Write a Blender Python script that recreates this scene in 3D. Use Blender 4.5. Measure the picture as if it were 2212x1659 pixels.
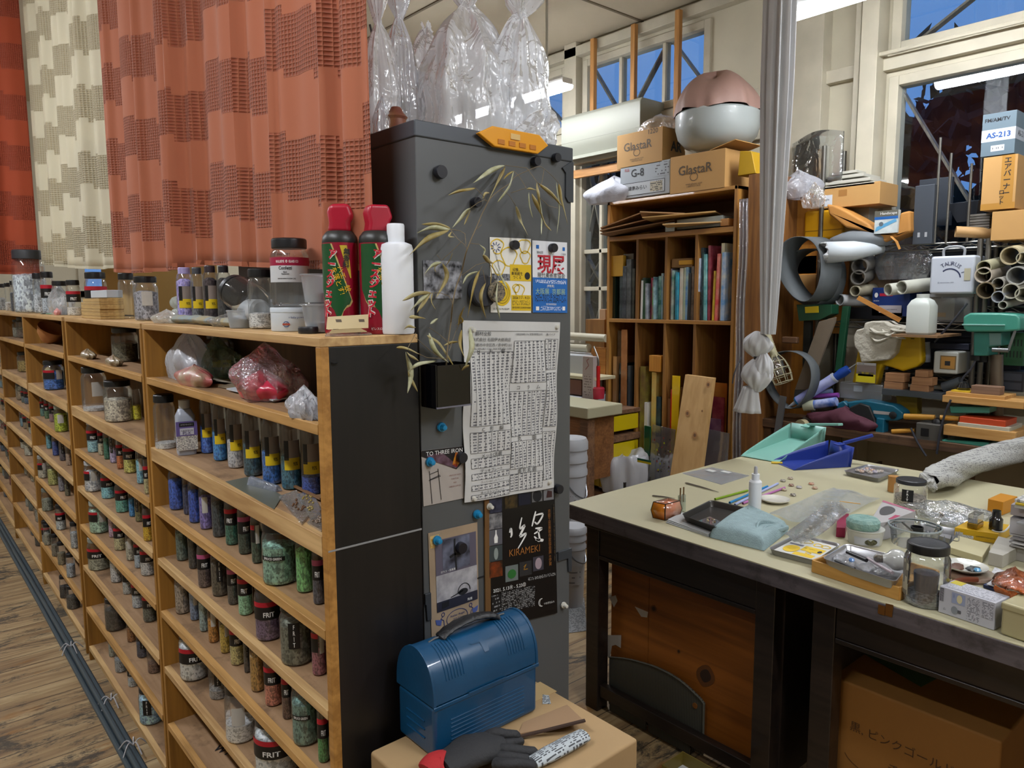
import bpy,bmesh,math,random
from mathutils import Vector,Matrix
for _o in list(bpy.data.objects):bpy.data.objects.remove(_o)
sc=bpy.context.scene
COL=sc.collection
# camera
H=1.46
FL=1589.404
R=Matrix(((0.75685591,0.07858401,-0.64884026),(-0.65356554,0.08400281,-0.75219386),(-0.00460601,0.99336201,0.11493783)))
cam=bpy.data.cameras.new('camera');camo=bpy.data.objects.new('camera',cam);COL.objects.link(camo)
cam.sensor_fit='HORIZONTAL';cam.sensor_width=36;cam.lens=FL/2212*36;cam.clip_start=.02
camo.matrix_world=Matrix.Translation((0,0,H))@R.to_4x4()
sc.camera=camo
sc.view_settings.view_transform='Standard';sc.view_settings.look='None'
sc.view_settings.gamma=1;sc.view_settings.exposure=1.72
sc.cycles.transparent_max_bounces=24
# dusk sky
w=bpy.data.worlds.new('dusk');sc.world=w;w.use_nodes=True
bg=w.node_tree.nodes['Background'];bg.inputs[0].default_value=(.050,.118,.275,1);bg.inputs[1].default_value=.75
LAMP=26.0
BATTENS=[(3.35,1.243,1.25),(3.35,3.97,1.25),(-.55,1.1,1.25),(-.55,3.6,1.25),(1.0,-.7,1.25),(-.55,6.2,1.25),(3.35,6.7,1.25),(2.2,-1.3,1.25)]  # the pair behind the camera is added, out of view, to brighten the foreground
# measuring
O=Vector((0,0,H))
def ray(x,y):return R@Vector((x-1106,829.5-y,-FL))
def az(x,y,z):r=ray(x,y);return O+r*((z-H)/r.z)
def ax(x,y,X):r=ray(x,y);return O+r*(X/r.x)
def ay(x,y,Y):r=ray(x,y);return O+r*(Y/r.y)
RT=R.transposed()
def depth(p):return-(RT@(Vector(p)-O)).z
def mpp(p):return depth(p)/FL
# materials
def lin(c):
 if isinstance(c,str):
  c=c.lstrip('#');c=[int(c[i:i+2],16)/255 for i in(0,2,4)]
  c=[v/12.92 if v<=.04045 else((v+.055)/1.055)**2.4 for v in c]
 return(c[0],c[1],c[2],1)
MATS={}
def nt(name):
 m=bpy.data.materials.new(name);m.use_nodes=True;t=m.node_tree
 return m,t,t.nodes['Principled BSDF']
def N(t,typ,**k):
 n=t.nodes.new(typ)
 for a,b in k.items():
  if a in n.inputs.keys():n.inputs[a].default_value=b
  else:setattr(n,a,b)
 return n
def coord(t,scale=(1,1,1),kind='Object'):
 tc=N(t,'ShaderNodeTexCoord');mp=N(t,'ShaderNodeMapping');mp.inputs['Scale'].default_value=scale
 t.links.new(tc.outputs[kind],mp.inputs[0]);return mp.outputs[0]
def ramp(t,src,stops):
 r=N(t,'ShaderNodeValToRGB');e=r.color_ramp.elements
 while len(e)<len(stops):e.new(.5)
 for i,(p,c)in enumerate(stops):e[i].position=p;e[i].color=c if len(c)==4 else(*c,1)
 t.links.new(src,r.inputs[0]);return r.outputs[0]
def addbump(t,b,src,strength,dist=.01):
 n=N(t,'ShaderNodeBump',Strength=strength,Distance=dist)
 t.links.new(src,n.inputs['Height']);t.links.new(n.outputs[0],b.inputs['Normal'])
def mat(col,rough=.5,metal=0,var=.0,vs=8,bump=0,bs=60,bd=.003,c2=None,name=None,stretch=(1,1,1),coat=0,sheen=0,spec=.5):
 key=('m',str(col),rough,metal,var,vs,bump,bs,str(c2),stretch,coat,sheen)
 if key in MATS:return MATS[key]
 m,t,b=nt(name or 'surface');c=lin(col)
 b.inputs['Base Color'].default_value=c;b.inputs['Roughness'].default_value=rough;b.inputs['Metallic'].default_value=metal
 b.inputs['Coat Weight'].default_value=coat;b.inputs['Specular IOR Level'].default_value=spec
 if sheen:b.inputs['Sheen Weight'].default_value=sheen
 v=coord(t,stretch)
 if var or c2:
  n=N(t,'ShaderNodeTexNoise',Scale=vs,Detail=5.0);t.links.new(v,n.inputs['Vector'])
  a=[x*(1-var)for x in c[:3]];d=lin(c2)[:3]if c2 else[min(1,x*(1+var))for x in c[:3]]
  t.links.new(ramp(t,n.outputs['Fac'],[(.35,a if not c2 else c[:3]),(.65,d)]),b.inputs['Base Color'])
 if bump:
  n=N(t,'ShaderNodeTexNoise',Scale=bs,Detail=4.0);t.links.new(v,n.inputs['Vector'])
  addbump(t,b,n.outputs['Fac'],bump,bd)
 MATS[key]=m;return m
def wood(c1,c2,axis='y',scale=9,rough=.55,bump=.15,dirt=None,coat=0):
 key=('w',c1,c2,axis,scale,rough,dirt)
 if key in MATS:return MATS[key]
 m,t,b=nt('wood');s={'x':(.06,1,1),'y':(1,.06,1),'z':(1,1,.06)}[axis]
 v=coord(t,s)
 n=N(t,'ShaderNodeTexNoise',Scale=float(scale*2.2),Detail=6.0,Distortion=.6);t.links.new(v,n.inputs['Vector'])
 wv=N(t,'ShaderNodeTexNoise',Scale=float(scale*9),Detail=3.0,Distortion=.3);t.links.new(v,wv.inputs['Vector'])
 mx=N(t,'ShaderNodeMath',operation='MULTIPLY_ADD');mx.inputs[1].default_value=.45
 t.links.new(wv.outputs['Fac'],mx.inputs[0])
 m2=N(t,'ShaderNodeMath',operation='MULTIPLY');m2.inputs[1].default_value=.55
 t.links.new(n.outputs['Fac'],m2.inputs[0]);t.links.new(m2.outputs[0],mx.inputs[2])
 col=ramp(t,mx.outputs[0],[(.40,lin(c1)),(.60,lin(c2))])
 if dirt:
  dn=N(t,'ShaderNodeTexNoise',Scale=5.0,Detail=8.0,Roughness=.7);t.links.new(coord(t,(1,1,1)),dn.inputs['Vector'])
  f=ramp(t,dn.outputs['Fac'],[(.54,(0,0,0)),(.66,(1,1,1))])
  mm=N(t,'ShaderNodeMix',data_type='RGBA');t.links.new(f,mm.inputs['Factor']);t.links.new(col,mm.inputs[6]);mm.inputs[7].default_value=lin(dirt)
  col=mm.outputs[2]
 t.links.new(col,b.inputs['Base Color']);b.inputs['Roughness'].default_value=rough;b.inputs['Coat Weight'].default_value=coat
 addbump(t,b,mx.outputs[0],bump,.004)
 MATS[key]=m;return m
def clear(tint=(1,1,1),refl=.12,haze=0.0,hcol=(.8,.85,.9),bump=0,bs=20,rough=.05,tl=.5):
 """thin clear plastic or glass: mostly transparent, glossy at the rim, optional milky haze"""
 key=('c',str(tint),refl,haze,str(hcol),bump,bs,rough)
 if key in MATS:return MATS[key]
 m,t,b=nt('clear_plastic');t.nodes.remove(b);out=t.nodes['Material Output']
 tr=N(t,'ShaderNodeBsdfTransparent');tr.inputs[0].default_value=(*tint,1)
 gl=N(t,'ShaderNodeBsdfGlossy',Roughness=rough);gl.inputs[0].default_value=(1,1,1,1)
 cur=tr.outputs[0]
 if haze:
  df=N(t,'ShaderNodeBsdfDiffuse');df.inputs[0].default_value=(*hcol,1)
  tl_=N(t,'ShaderNodeBsdfTranslucent');tl_.inputs[0].default_value=(*hcol,1)
  a=N(t,'ShaderNodeMixShader');a.inputs[0].default_value=tl;t.links.new(df.outputs[0],a.inputs[1]);t.links.new(tl_.outputs[0],a.inputs[2])
  h=N(t,'ShaderNodeMixShader');h.inputs[0].default_value=haze
  t.links.new(cur,h.inputs[1]);t.links.new(a.outputs[0],h.inputs[2]);cur=h.outputs[0]
 lw=N(t,'ShaderNodeLayerWeight',Blend=.25)
 mr=N(t,'ShaderNodeMapRange');mr.inputs['To Min'].default_value=refl*.35;mr.inputs['To Max'].default_value=min(1,refl*4)
 t.links.new(lw.outputs['Fresnel'],mr.inputs['Value'])
 mx=N(t,'ShaderNodeMixShader');t.links.new(mr.outputs[0],mx.inputs[0]);t.links.new(cur,mx.inputs[1]);t.links.new(gl.outputs[0],mx.inputs[2])
 if bump:
  n=N(t,'ShaderNodeTexNoise',Scale=float(bs),Detail=3.0,Distortion=1.0);t.links.new(coord(t),n.inputs['Vector'])
  bp=N(t,'ShaderNodeBump',Strength=bump,Distance=.02);t.links.new(n.outputs['Fac'],bp.inputs['Height'])
  for q in(gl,lw):t.links.new(bp.outputs[0],q.inputs['Normal'])
 t.links.new(mx.outputs[0],out.inputs[0]);MATS[key]=m;return m
def frit(col,chip=90,dark=.45,rough=.35):
 """coloured glass granules"""
 key=('f',str(col),chip,dark)
 if key in MATS:return MATS[key]
 m,t,b=nt('glass_frit');c=lin(col)
 v=N(t,'ShaderNodeTexVoronoi',Scale=float(chip));t.links.new(coord(t,(1,1,1.9)),v.inputs['Vector'])
 c=[min(1,x*1.45+.01)for x in c[:3]];hi=[min(1,x*1.5+.05)for x in c];lo=[x*dark for x in c]
 sp=N(t,'ShaderNodeSeparateColor');t.links.new(v.outputs['Color'],sp.inputs[0])
 t.links.new(ramp(t,sp.outputs[0],[(.1,lo),(.5,c[:3]),(.95,hi)]),b.inputs['Base Color'])
 b.inputs['Roughness'].default_value=rough;addbump(t,b,sp.outputs[1],.9,.004)
 MATS[key]=m;return m
def printed(paper,ink,rows=220,cols=520,u=0,v=2,fill=.5,density=.5,rough=.6,lines=None):
 """rows of small printing on paper; rows and cols per metre"""
 key=('p',str(paper),str(ink),rows,cols,u,v,fill,density,lines)
 if key in MATS:return MATS[key]
 m,t,b=nt('printed_paper')
 s=N(t,'ShaderNodeSeparateXYZ');t.links.new(coord(t),s.inputs[0])
 def M(op,a,bb=None):
  n=N(t,'ShaderNodeMath',operation=op)
  for i,q in enumerate((a,bb)):
   if q is None:continue
   if isinstance(q,(int,float)):n.inputs[i].default_value=q
   else:t.links.new(q,n.inputs[i])
  return n.outputs[0]
 vv=M('MULTIPLY',s.outputs[v],float(rows));fr=M('FRACT',vv);on=M('LESS_THAN',fr,float(fill));fl=M('FLOOR',vv)
 uu=M('FLOOR',M('MULTIPLY',s.outputs[u],float(cols)))
 cb=N(t,'ShaderNodeCombineXYZ');t.links.new(uu,cb.inputs[0]);t.links.new(fl,cb.inputs[1])
 wn=N(t,'ShaderNodeTexWhiteNoise',noise_dimensions='2D');t.links.new(cb.outputs[0],wn.inputs['Vector'])
 k=M('MULTIPLY',on,M('LESS_THAN',wn.outputs['Value'],float(density)))
 if lines:
  k=M('MULTIPLY',k,M('GREATER_THAN',M('FRACT',M('MULTIPLY',s.outputs[u],float(lines))),.38))
 mm=N(t,'ShaderNodeMix',data_type='RGBA');t.links.new(k,mm.inputs['Factor']);mm.inputs[6].default_value=lin(paper);mm.inputs[7].default_value=lin(ink)
 t.links.new(mm.outputs[2],b.inputs['Base Color']);b.inputs['Roughness'].default_value=rough
 MATS[key]=m;return m
def emit(col,s):
 m,t,b=nt('lamp_light');b.inputs['Base Color'].default_value=lin(col)
 b.inputs['Emission Color'].default_value=lin(col);b.inputs['Emission Strength'].default_value=s;return m
 # meshes
class MB:
 def __init__(s):s.v=[];s.f=[]
 def add(s,vs,fs):
  n=len(s.v);s.v+=[tuple(p)for p in vs];s.f+=[tuple(i+n for i in f)for f in fs];return s
 def box(s,x0,x1,y0,y1,z0,z1):
  return s.add([(x,y,z)for z in(z0,z1)for y in(y0,y1)for x in(x0,x1)],[(0,2,3,1),(4,5,7,6),(0,1,5,4),(1,3,7,5),(3,2,6,7),(2,0,4,6)])
 def hexa(s,b,t):
  """b, t: four bottom and four top corners, same winding"""
  return s.add(list(b)+list(t),[(3,2,1,0),(4,5,6,7),(0,1,5,4),(1,2,6,5),(2,3,7,6),(3,0,4,7)])
 def beam(s,a,b,w,h,up=(0,0,1)):
  a=Vector(a);b=Vector(b);d=(b-a).normalized();u=Vector(up);sd=d.cross(u)
  if sd.length<1e-4:sd=d.cross(Vector((1,0,0)))
  sd.normalize();u=sd.cross(d);q=[sd*(w/2*i)+u*(h/2*j)for i,j in((-1,-1),(1,-1),(1,1),(-1,1))]
  return s.hexa([a+k for k in q],[b+k for k in q])
 def lathe(s,prof,n=20,c=(0,0,0),sx=1,sy=1,fn=None,close=True):
  vs=[];fs=[]
  for r,z in prof:
   for i in range(n):
    a=2*math.pi*i/n;rr=r*(fn(a,z)if fn else 1)
    vs.append((c[0]+rr*math.cos(a)*sx,c[1]+rr*math.sin(a)*sy,c[2]+z))
  for k in range(len(prof)-1):
   for i in range(n):
    j=(i+1)%n;fs.append((k*n+i,k*n+j,(k+1)*n+j,(k+1)*n+i))
  if close:
   if prof[0][0]>0:fs.append(tuple(range(n-1,-1,-1)))
   if prof[-1][0]>0:fs.append(tuple((len(prof)-1)*n+i for i in range(n)))
  return s.add(vs,fs)
 def tube(s,pts,r,n=8,cap=True,flat=1.0):
  pts=[Vector(p)for p in pts];rs=r if isinstance(r,(list,tuple))else[r]*len(pts)
  vs=[];fs=[];up=Vector((0,0,1));prev=None
  for i,p in enumerate(pts):
   d=(pts[min(i+1,len(pts)-1)]-pts[max(i-1,0)])
   d=d.normalized()if d.length>1e-9 else Vector((0,0,1))
   if prev is None:
    sd=d.cross(up)
    if sd.length<.05:sd=d.cross(Vector((1,0,0)))
   else:sd=prev-d*prev.dot(d)
   sd.normalize();prev=sd;u=sd.cross(d)
   for k in range(n):
    a=2*math.pi*k/n;vs.append(p+sd*(math.cos(a)*rs[i])+u*(math.sin(a)*rs[i]*flat))
  for i in range(len(pts)-1):
   for k in range(n):
    j=(k+1)%n;fs.append((i*n+k,i*n+j,(i+1)*n+j,(i+1)*n+k))
  if cap:fs.append(tuple(range(n-1,-1,-1)));fs.append(tuple((len(pts)-1)*n+k for k in range(n)))
  return s.add(vs,fs)
 def pipe(s,a,b,ro,ri,n=18):
  """an open tube with wall thickness"""
  a=Vector(a);b=Vector(b);d=(b-a).normalized();sd=d.cross(Vector((0,0,1)))
  if sd.length<.05:sd=d.cross(Vector((1,0,0)))
  sd.normalize();u=sd.cross(d);vs=[];fs=[]
  for p,r in((a,ri),(a,ro),(b,ro),(b,ri)):
   for k in range(n):
    t=2*math.pi*k/n;vs.append(p+sd*(math.cos(t)*r)+u*(math.sin(t)*r))
  for i in range(4):
   for k in range(n):
    j=(k+1)%n;i2=(i+1)%4;fs.append((i*n+k,i*n+j,i2*n+j,i2*n+k))
  return s.add(vs,fs)
 def grid(s,fn,nu,nv,wrap=False):
  vs=[fn(i/(nu-(0 if wrap else 1)),j/(nv-1))for j in range(nv)for i in range(nu)];fs=[]
  for j in range(nv-1):
   for i in range(nu if wrap else nu-1):
    k=(i+1)%nu;fs.append((j*nu+i,j*nu+k,(j+1)*nu+k,(j+1)*nu+i))
  return s.add(vs,fs)
 def prism(s,poly,lo,hi,plane='xz'):
  mp={'xz':lambda a,b,c:(a,c,b),'xy':lambda a,b,c:(a,b,c),'yz':lambda a,b,c:(c,a,b)}[plane]
  n=len(poly);vs=[mp(a,b,lo)for a,b in poly]+[mp(a,b,hi)for a,b in poly]
  return s.add(vs,[tuple(range(n)),tuple(range(2*n-1,n-1,-1))]+[(i,i+n,(i+1)%n+n,(i+1)%n)for i in range(n)])
 def mesh(s,name,m,smooth=True,ang=35):
  me=bpy.data.meshes.new(name);me.from_pydata(s.v,[],s.f);me.materials.append(m)
  bm=bmesh.new();bm.from_mesh(me);bmesh.ops.recalc_face_normals(bm,faces=bm.faces);bm.to_mesh(me);bm.free()
  if smooth:
   me.polygons.foreach_set('use_smooth',[True]*len(me.polygons))
   me.set_sharp_from_angle(angle=math.radians(ang))
  return me
 def build(s,name,m,parent=None,bevel=0,smooth=True,solid=0,sub=0,seg=2,ang=35):
  o=bpy.data.objects.new(name,s.mesh(name,m,smooth,ang));COL.objects.link(o)
  if parent:o.parent=parent
  if solid:md=o.modifiers.new('thick','SOLIDIFY');md.thickness=solid;md.offset=0
  if bevel:md=o.modifiers.new('bevel','BEVEL');md.width=bevel;md.segments=seg;md.limit_method='ANGLE';md.angle_limit=math.radians(40);md.harden_normals=True
  if sub:md=o.modifiers.new('sub','SUBSURF');md.levels=md.render_levels=sub
  return o
def T(o,label,cat,group=None,kind=None):
 o['label']=label;o['category']=cat
 if group:o['group']=group
 if kind:o['kind']=kind
 return o
def S(o):o['kind']='structure';return o
def thing(name,label,cat,loc=(0,0,0),rz=0,group=None,scale=None,rot=None):
 o=bpy.data.objects.new(name,None);COL.objects.link(o);o.empty_display_size=.05
 o.location=loc;o.rotation_euler=rot or(0,0,rz)
 if scale:o.scale=scale
 return T(o,label,cat,group)
def inst(mesh,name,parent,loc=(0,0,0),scale=None,rot=None):
 o=bpy.data.objects.new(name,mesh);COL.objects.link(o);o.parent=parent;o.location=loc
 if scale:o.scale=scale
 if rot:o.rotation_euler=rot
 return o
def smooth_pts(pts,k=6):
 """Catmull-Rom through the points"""
 P=[Vector(p)for p in pts];out=[]
 for i in range(len(P)-1):
  p0=P[max(i-1,0)];p1=P[i];p2=P[i+1];p3=P[min(i+2,len(P)-1)]
  for j in range(k):
   t=j/k
   out.append(.5*((2*p1)+(p2-p0)*t+(2*p0-5*p1+4*p2-p3)*t*t+(3*p1-p0-3*p2+p3)*t**3))
 out.append(P[-1]);return out
 # lettering
_TX={}
def textmesh(s,w=None,h=None,thick=.0,bold=0,shear=0,spacing=1.0):
 """mesh of the words, centred on the origin in XY, w or h in metres"""
 key=(s,w,h,thick,bold,shear)
 if key in _TX:return _TX[key]
 c=bpy.data.curves.new('t','FONT');c.body=s;c.size=1;c.resolution_u=2;c.offset=bold;c.shear=shear;c.space_character=spacing;c.space_line=.95
 c.align_x='CENTER'
 o=bpy.data.objects.new('t',c);COL.objects.link(o);dg=bpy.context.evaluated_depsgraph_get()
 me=bpy.data.meshes.new_from_object(o.evaluated_get(dg));bpy.data.objects.remove(o)
 vs=[v.co.copy()for v in me.vertices]
 if not vs:return None
 x0=min(v.x for v in vs);x1=max(v.x for v in vs);y0=min(v.y for v in vs);y1=max(v.y for v in vs)
 sx=w/(x1-x0)if w else None;sy=h/(y1-y0)if h else None
 sx=sx or sy;sy=sy or sx
 for v in me.vertices:v.co=((v.co.x-(x0+x1)/2)*sx,(v.co.y-(y0+y1)/2)*sy,0)
 _TX[key]=me;return me
def text(s,parent,loc,rot,m,w=None,h=None,bend=None,name='lettering',bold=.0,shear=0):
 """bend=radius wraps the words round a cylinder whose axis is local Y"""
 me=textmesh(s,w,h,0,bold,shear)
 if me is None:return None
 me=me.copy();me.materials.clear();me.materials.append(m)
 if bend:
  for v in me.vertices:
   a=v.co.x/bend;v.co=(math.sin(a)*bend,v.co.y,(math.cos(a)-1)*bend)
 o=bpy.data.objects.new(name,me);COL.objects.link(o);o.location=loc;o.rotation_euler=rot
 if parent:o.parent=parent
 return o
FX=(math.pi/2,0,-math.pi/2)
FY=(math.pi/2,0,0)
INK=mat('#15161a',.6,name='ink');WHITE=mat('#e9e9e6',.5,name='white_print');RED=mat('#c4142c',.5,name='red_print')
def ordinal(n):return['first','second','third','fourth','fifth','sixth','seventh','eighth','ninth','tenth','eleventh','twelfth','thirteenth','fourteenth','fifteenth','sixteenth'][n]
# the room
XW=4.2;YB=8.6;CZ=3.37
cream=mat('#bcb59f',.7,var=.06,vs=3,bump=.15,bs=30,name='cream_paint')
cream2=mat('#b5ae9a',.6,var=.08,vs=6,bump=.2,bs=40,name='old_white_paint')
def floor_mat():
 m,t,b=nt('old_floorboards')
 v=coord(t,(.10,1,1));n=N(t,'ShaderNodeTexNoise',Scale=26.0,Detail=7.0,Distortion=.8);t.links.new(v,n.inputs['Vector'])
 base=ramp(t,n.outputs['Fac'],[(.3,lin('#74593a')),(.5,lin('#957b56')),(.75,lin('#b39c74'))])
 d=N(t,'ShaderNodeTexNoise',Scale=4.2,Detail=12.0,Roughness=.82,Distortion=.6);t.links.new(coord(t,(.45,1.3,1)),d.inputs['Vector'])
 f=ramp(t,d.outputs['Fac'],[(.52,(0,0,0)),(.58,(1,1,1))])
 mm=N(t,'ShaderNodeMix',data_type='RGBA');t.links.new(f,mm.inputs['Factor']);t.links.new(base,mm.inputs[6]);mm.inputs[7].default_value=lin('#40382c')
 d2=N(t,'ShaderNodeTexNoise',Scale=9.0,Detail=6.0,);t.links.new(coord(t,(.35,1.2,1)),d2.inputs['Vector'])
 f2=ramp(t,d2.outputs['Fac'],[(.60,(0,0,0)),(.68,(.8,.8,.8))])
 m3=N(t,'ShaderNodeMix',data_type='RGBA');t.links.new(f2,m3.inputs['Factor']);t.links.new(mm.outputs[2],m3.inputs[6]);m3.inputs[7].default_value=lin('#8a5a1c')
 s=N(t,'ShaderNodeSeparateXYZ');t.links.new(coord(t),s.inputs[0])
 a=N(t,'ShaderNodeMath',operation='MULTIPLY');a.inputs[1].default_value=1/.11;t.links.new(s.outputs[1],a.inputs[0])
 fr=N(t,'ShaderNodeMath',operation='FRACT');t.links.new(a.outputs[0],fr.inputs[0])
 g=N(t,'ShaderNodeMath',operation='LESS_THAN');g.inputs[1].default_value=.035;t.links.new(fr.outputs[0],g.inputs[0])
 m4=N(t,'ShaderNodeMix',data_type='RGBA');t.links.new(g.outputs[0],m4.inputs['Factor']);t.links.new(m3.outputs[2],m4.inputs[6]);m4.inputs[7].default_value=lin('#3c2f1f')
 t.links.new(m4.outputs[2],b.inputs['Base Color']);b.inputs['Roughness'].default_value=.6;addbump(t,b,n.outputs['Fac'],.25,.004);return m
S(MB().box(-3.2,6.0,-3.2,YB,-.1,0).build('floor',floor_mat()))
S(MB().box(-3.2,XW+.12,-3.2,YB,CZ,CZ+.1).build('ceiling',mat('#b5a992',.8,var=.05,vs=2,name='ceiling_board')))
for i,y in enumerate((1.6,3.45,5.3)):
 S(MB().box(-3.2,XW,y,y+.02,CZ-.006,CZ).build('trim_%d'%(20+i),mat('#6f6350',.8)))
S(MB().box(2.9,2.92,-3.2,YB,CZ-.006,CZ).build('trim_24',mat('#6f6350',.8)))
S(MB().box(-3.3,-3.2,-3.2,YB,0,CZ).build('wall_left',cream))
S(MB().box(-3.2,6.0,-3.3,-3.2,0,CZ).build('wall_near',cream))
UZ0,UZ1=2.74,3.235;LZ0,LZ1=1.02,2.62
yA0=ax(1538,100,XW).y;yA1=ax(1262,160,XW).y;yB0=ax(1228,190,XW).y
yD1=ax(1925,150,XW).y
OP=[(yD1-1.75,yD1,UZ0,UZ1+.02),(yD1-1.75,yD1,LZ0,LZ1),(yA0,yA1,UZ0,UZ1),(yB0,yB0+1.1,UZ0,UZ1),(yA0+.3,yA1+.05,.95,LZ1),(yB0,yB0+1.1,.95,LZ1),(yB0+1.4,yB0+2.6,UZ0,UZ1),(yB0+1.4,yB0+2.6,.95,LZ1)]
def wall_with(name,lo,hi,ops):
 ys=sorted({-3.2,YB}|{o[0]for o in ops}|{o[1]for o in ops});b=MB()
 for a,c in zip(ys,ys[1:]):
  m=(a+c)/2;hs=sorted([(o[2],o[3])for o in ops if o[0]<m<o[1]]);z=0
  for h0,h1 in hs:
   b.box(lo,hi,a,c,z,h0);z=h1
  b.box(lo,hi,a,c,z,CZ)
 return S(b.build(name,cream))
wall_with('wall_right',XW,XW+.12,OP)
glass=clear((.93,.96,.97),.16,0,(.8,.85,.9),0,20,.01)
brace=wood('#5d544a','#7c7264','z',12)
def window(i,o,mull,trans=(),xb=True,fw=.05):
 y0,y1,z0,z1=o;f=MB();x0,x1=XW-.02,XW+.09
 f.box(x0,x1,y0,y0+fw,z0,z1).box(x0,x1,y1-fw,y1,z0,z1).box(x0,x1,y0+fw,y1-fw,z0,z0+fw).box(x0,x1,y0+fw,y1-fw,z1-fw,z1)
 n=len(mull)
 for q in mull:yy=y0+(y1-y0)*q;f.box(x0+.03,x1-.02,yy-.014,yy+.014,z0+fw,z1-fw)
 for q in trans:zz=z0+(z1-z0)*q;f.box(x0+.03,x1-.02,y0+fw,y1-fw,zz-.016,zz+.016)
 r=S(f.build('window_%d'%i,cream2,bevel=.004))
 MB().box(XW+.03,XW+.034,y0+fw,y1-fw,z0+fw,z1-fw).build('pane',glass,r)
 if xb:
  e=[0]+list(mull)+[1];tz=[0]+list(trans)+[1];b=MB()
  for a,c in zip(e,e[1:]):
   ya=y0+(y1-y0)*a;yc=y0+(y1-y0)*c
   for p,q in zip(tz,tz[1:]):
    za=z0+(z1-z0)*p;zc=z0+(z1-z0)*q
    if xb!='v' or int(a*10)%2==0:b.beam((XW+.075,ya,za),(XW+.075,yc,zc),.012,.045,(1,0,0))
    if xb!='v' or int(a*10)%2:b.beam((XW+.088,ya,zc),(XW+.088,yc,za),.012,.045,(1,0,0))
  b.build('brace',brace,r)
 return r
window(1,OP[0],(.5,));window(2,OP[1],(.47,))
window(3,OP[2],(.345,.69),xb='v');window(4,OP[3],(.5,),xb='v')
window(5,OP[4],(.25,.5,.75),(.35,.52));window(6,OP[5],(.5,),(.35,.52))
window(7,OP[6],(.5,),xb='v');window(8,OP[7],(.5,),(.35,.52))
def trim(i,b,m=None,bevel=.004):return S(b.build('trim_%d'%i,m or cream2,bevel=bevel))
trim(1,MB().box(XW-.07,XW,-3.2,YB,UZ1+.03,UZ1+.10).box(XW-.05,XW,-3.2,YB,LZ1+.03,UZ0-.02))
trim(2,MB().box(XW-.13,XW,yD1+.02,yD1+.11,0,CZ).box(XW-.09,XW,yD1+.13,yD1+.16,0,CZ))
trim(3,MB().box(XW-.10,XW,yD1+.33,yD1+.52,0,CZ))
trim(4,MB().box(XW-.06,XW,yA0-.12,yA0-.03,LZ1-.1,LZ1+.02).box(XW-.04,XW,yD1+.52,yA0-.05,2.42,2.47).box(XW-.03,XW,yD1+.52,yA0-.05,2.50,2.53))
trim(5,MB().box(XW-.07,XW,yA1+.02,yB0-.02,0,CZ))
trim(6,MB().box(XW-.09,XW,yD1-2.2,yD1,.93,1.0))
cp=[ax(1868,640,XW-.10),ax(1868,180,XW-.10),ax(1872,140,XW-.10),ax(1886,121,XW-.10),ax(1905,117,XW-.10),ax(2010,92,XW-.10),ax(2260,33,XW-.10)]
S(MB().tube(smooth_pts(cp,5),.011,8).build('trim_7',cream2))
b=MB();wx0,wx1,wz0,wz1=1.6,2.9,1.5,2.75
b.box(-3.2,wx0,YB,YB+.1,0,CZ).box(wx1,6.0,YB,YB+.1,0,CZ).box(wx0,wx1,YB,YB+.1,0,wz0).box(wx0,wx1,YB,YB+.1,wz1,CZ)
S(b.build('wall_back',cream))
b=MB()
for a,c,d,e in((wx0,wx0+.06,wz0,wz1),(wx1-.06,wx1,wz0,wz1),(wx0,wx1,wz0,wz0+.06),(wx0,wx1,wz1-.06,wz1),(2.2,2.24,wz0,wz1)):b.box(a,c,YB-.02,YB+.06,d,e)
b.box(wx0-.08,wx1+.08,YB-.04,YB,wz1,wz1+.10)
r=S(b.build('window_9',cream2));MB().box(wx0,wx1,YB+.03,YB+.034,wz0,wz1).build('pane',glass,r)
for k,(xt,yt,xb_,yb_)in enumerate(((1283,84,1285,235),(1371,53,1372,215),(1467,22,1467,210))):
 a=ax(xt,yt,XW-.10);c=ax(xb_,yb_,XW-.10)
 T(MB().box(XW-.12,XW-.085,a.y-.018,a.y+.018,2.45,a.z).build('wooden_batten',wood('#9a6a35','#b9854a','z'),bevel=.002),'upright wooden batten across the upper window, %s of three from the left'%ordinal(k),'batten','wooden battens over the upper window')
T(MB().box(XW-.12,XW-.085,ax(1500,200,XW).y,ax(1262,300,XW).y,2.36,2.42).build('wooden_rail',wood('#9a6a35','#b9854a','y'),bevel=.002),'horizontal wooden rail under the air conditioner on the window wall','rail')
tb=random.Random(5);b=MB()
for k in range(6000):
 y=tb.uniform(-1.5,9);z=tb.uniform(-.2,3.6);x=tb.uniform(6.6,8.2);s_=tb.uniform(.07,.17)
 z=max(-.2,z);u=Vector((tb.gauss(0,1),tb.gauss(0,1),tb.gauss(0,1))).normalized();v_=u.orthogonal().normalized();p=Vector((x,y,z))
 b.add([p-u*s_,p+v_*s_*.6,p+u*s_,p-v_*s_*.6],[(0,1,2,3)])
leafm=mat('#08120e',.9,name='dark_leaves')
cl=[(tb.uniform(-1,2.6),tb.uniform(.4,3.3),tb.uniform(.10,.3))for _ in range(11)]+[(1.9,2.75,.3),(1.2,2.7,.25),(2.6,2.7,.3)]
for i in range(95):
 for j in range(42):
  y,z=-2+i*.12,-.3+j*.1
  if any((y-a)**2+(z-c)**2<r*r for a,c,r in cl)and tb.random()<.62:continue
  if z>3.35+.25*math.sin(y*3):continue
  b.box(8.3,8.32,y-.062,y+.062,z-.052,z+.052)
T(b.build('hedge_foliage',leafm,smooth=False),'dark tree foliage outside behind the lower right window','foliage',kind='stuff')
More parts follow.
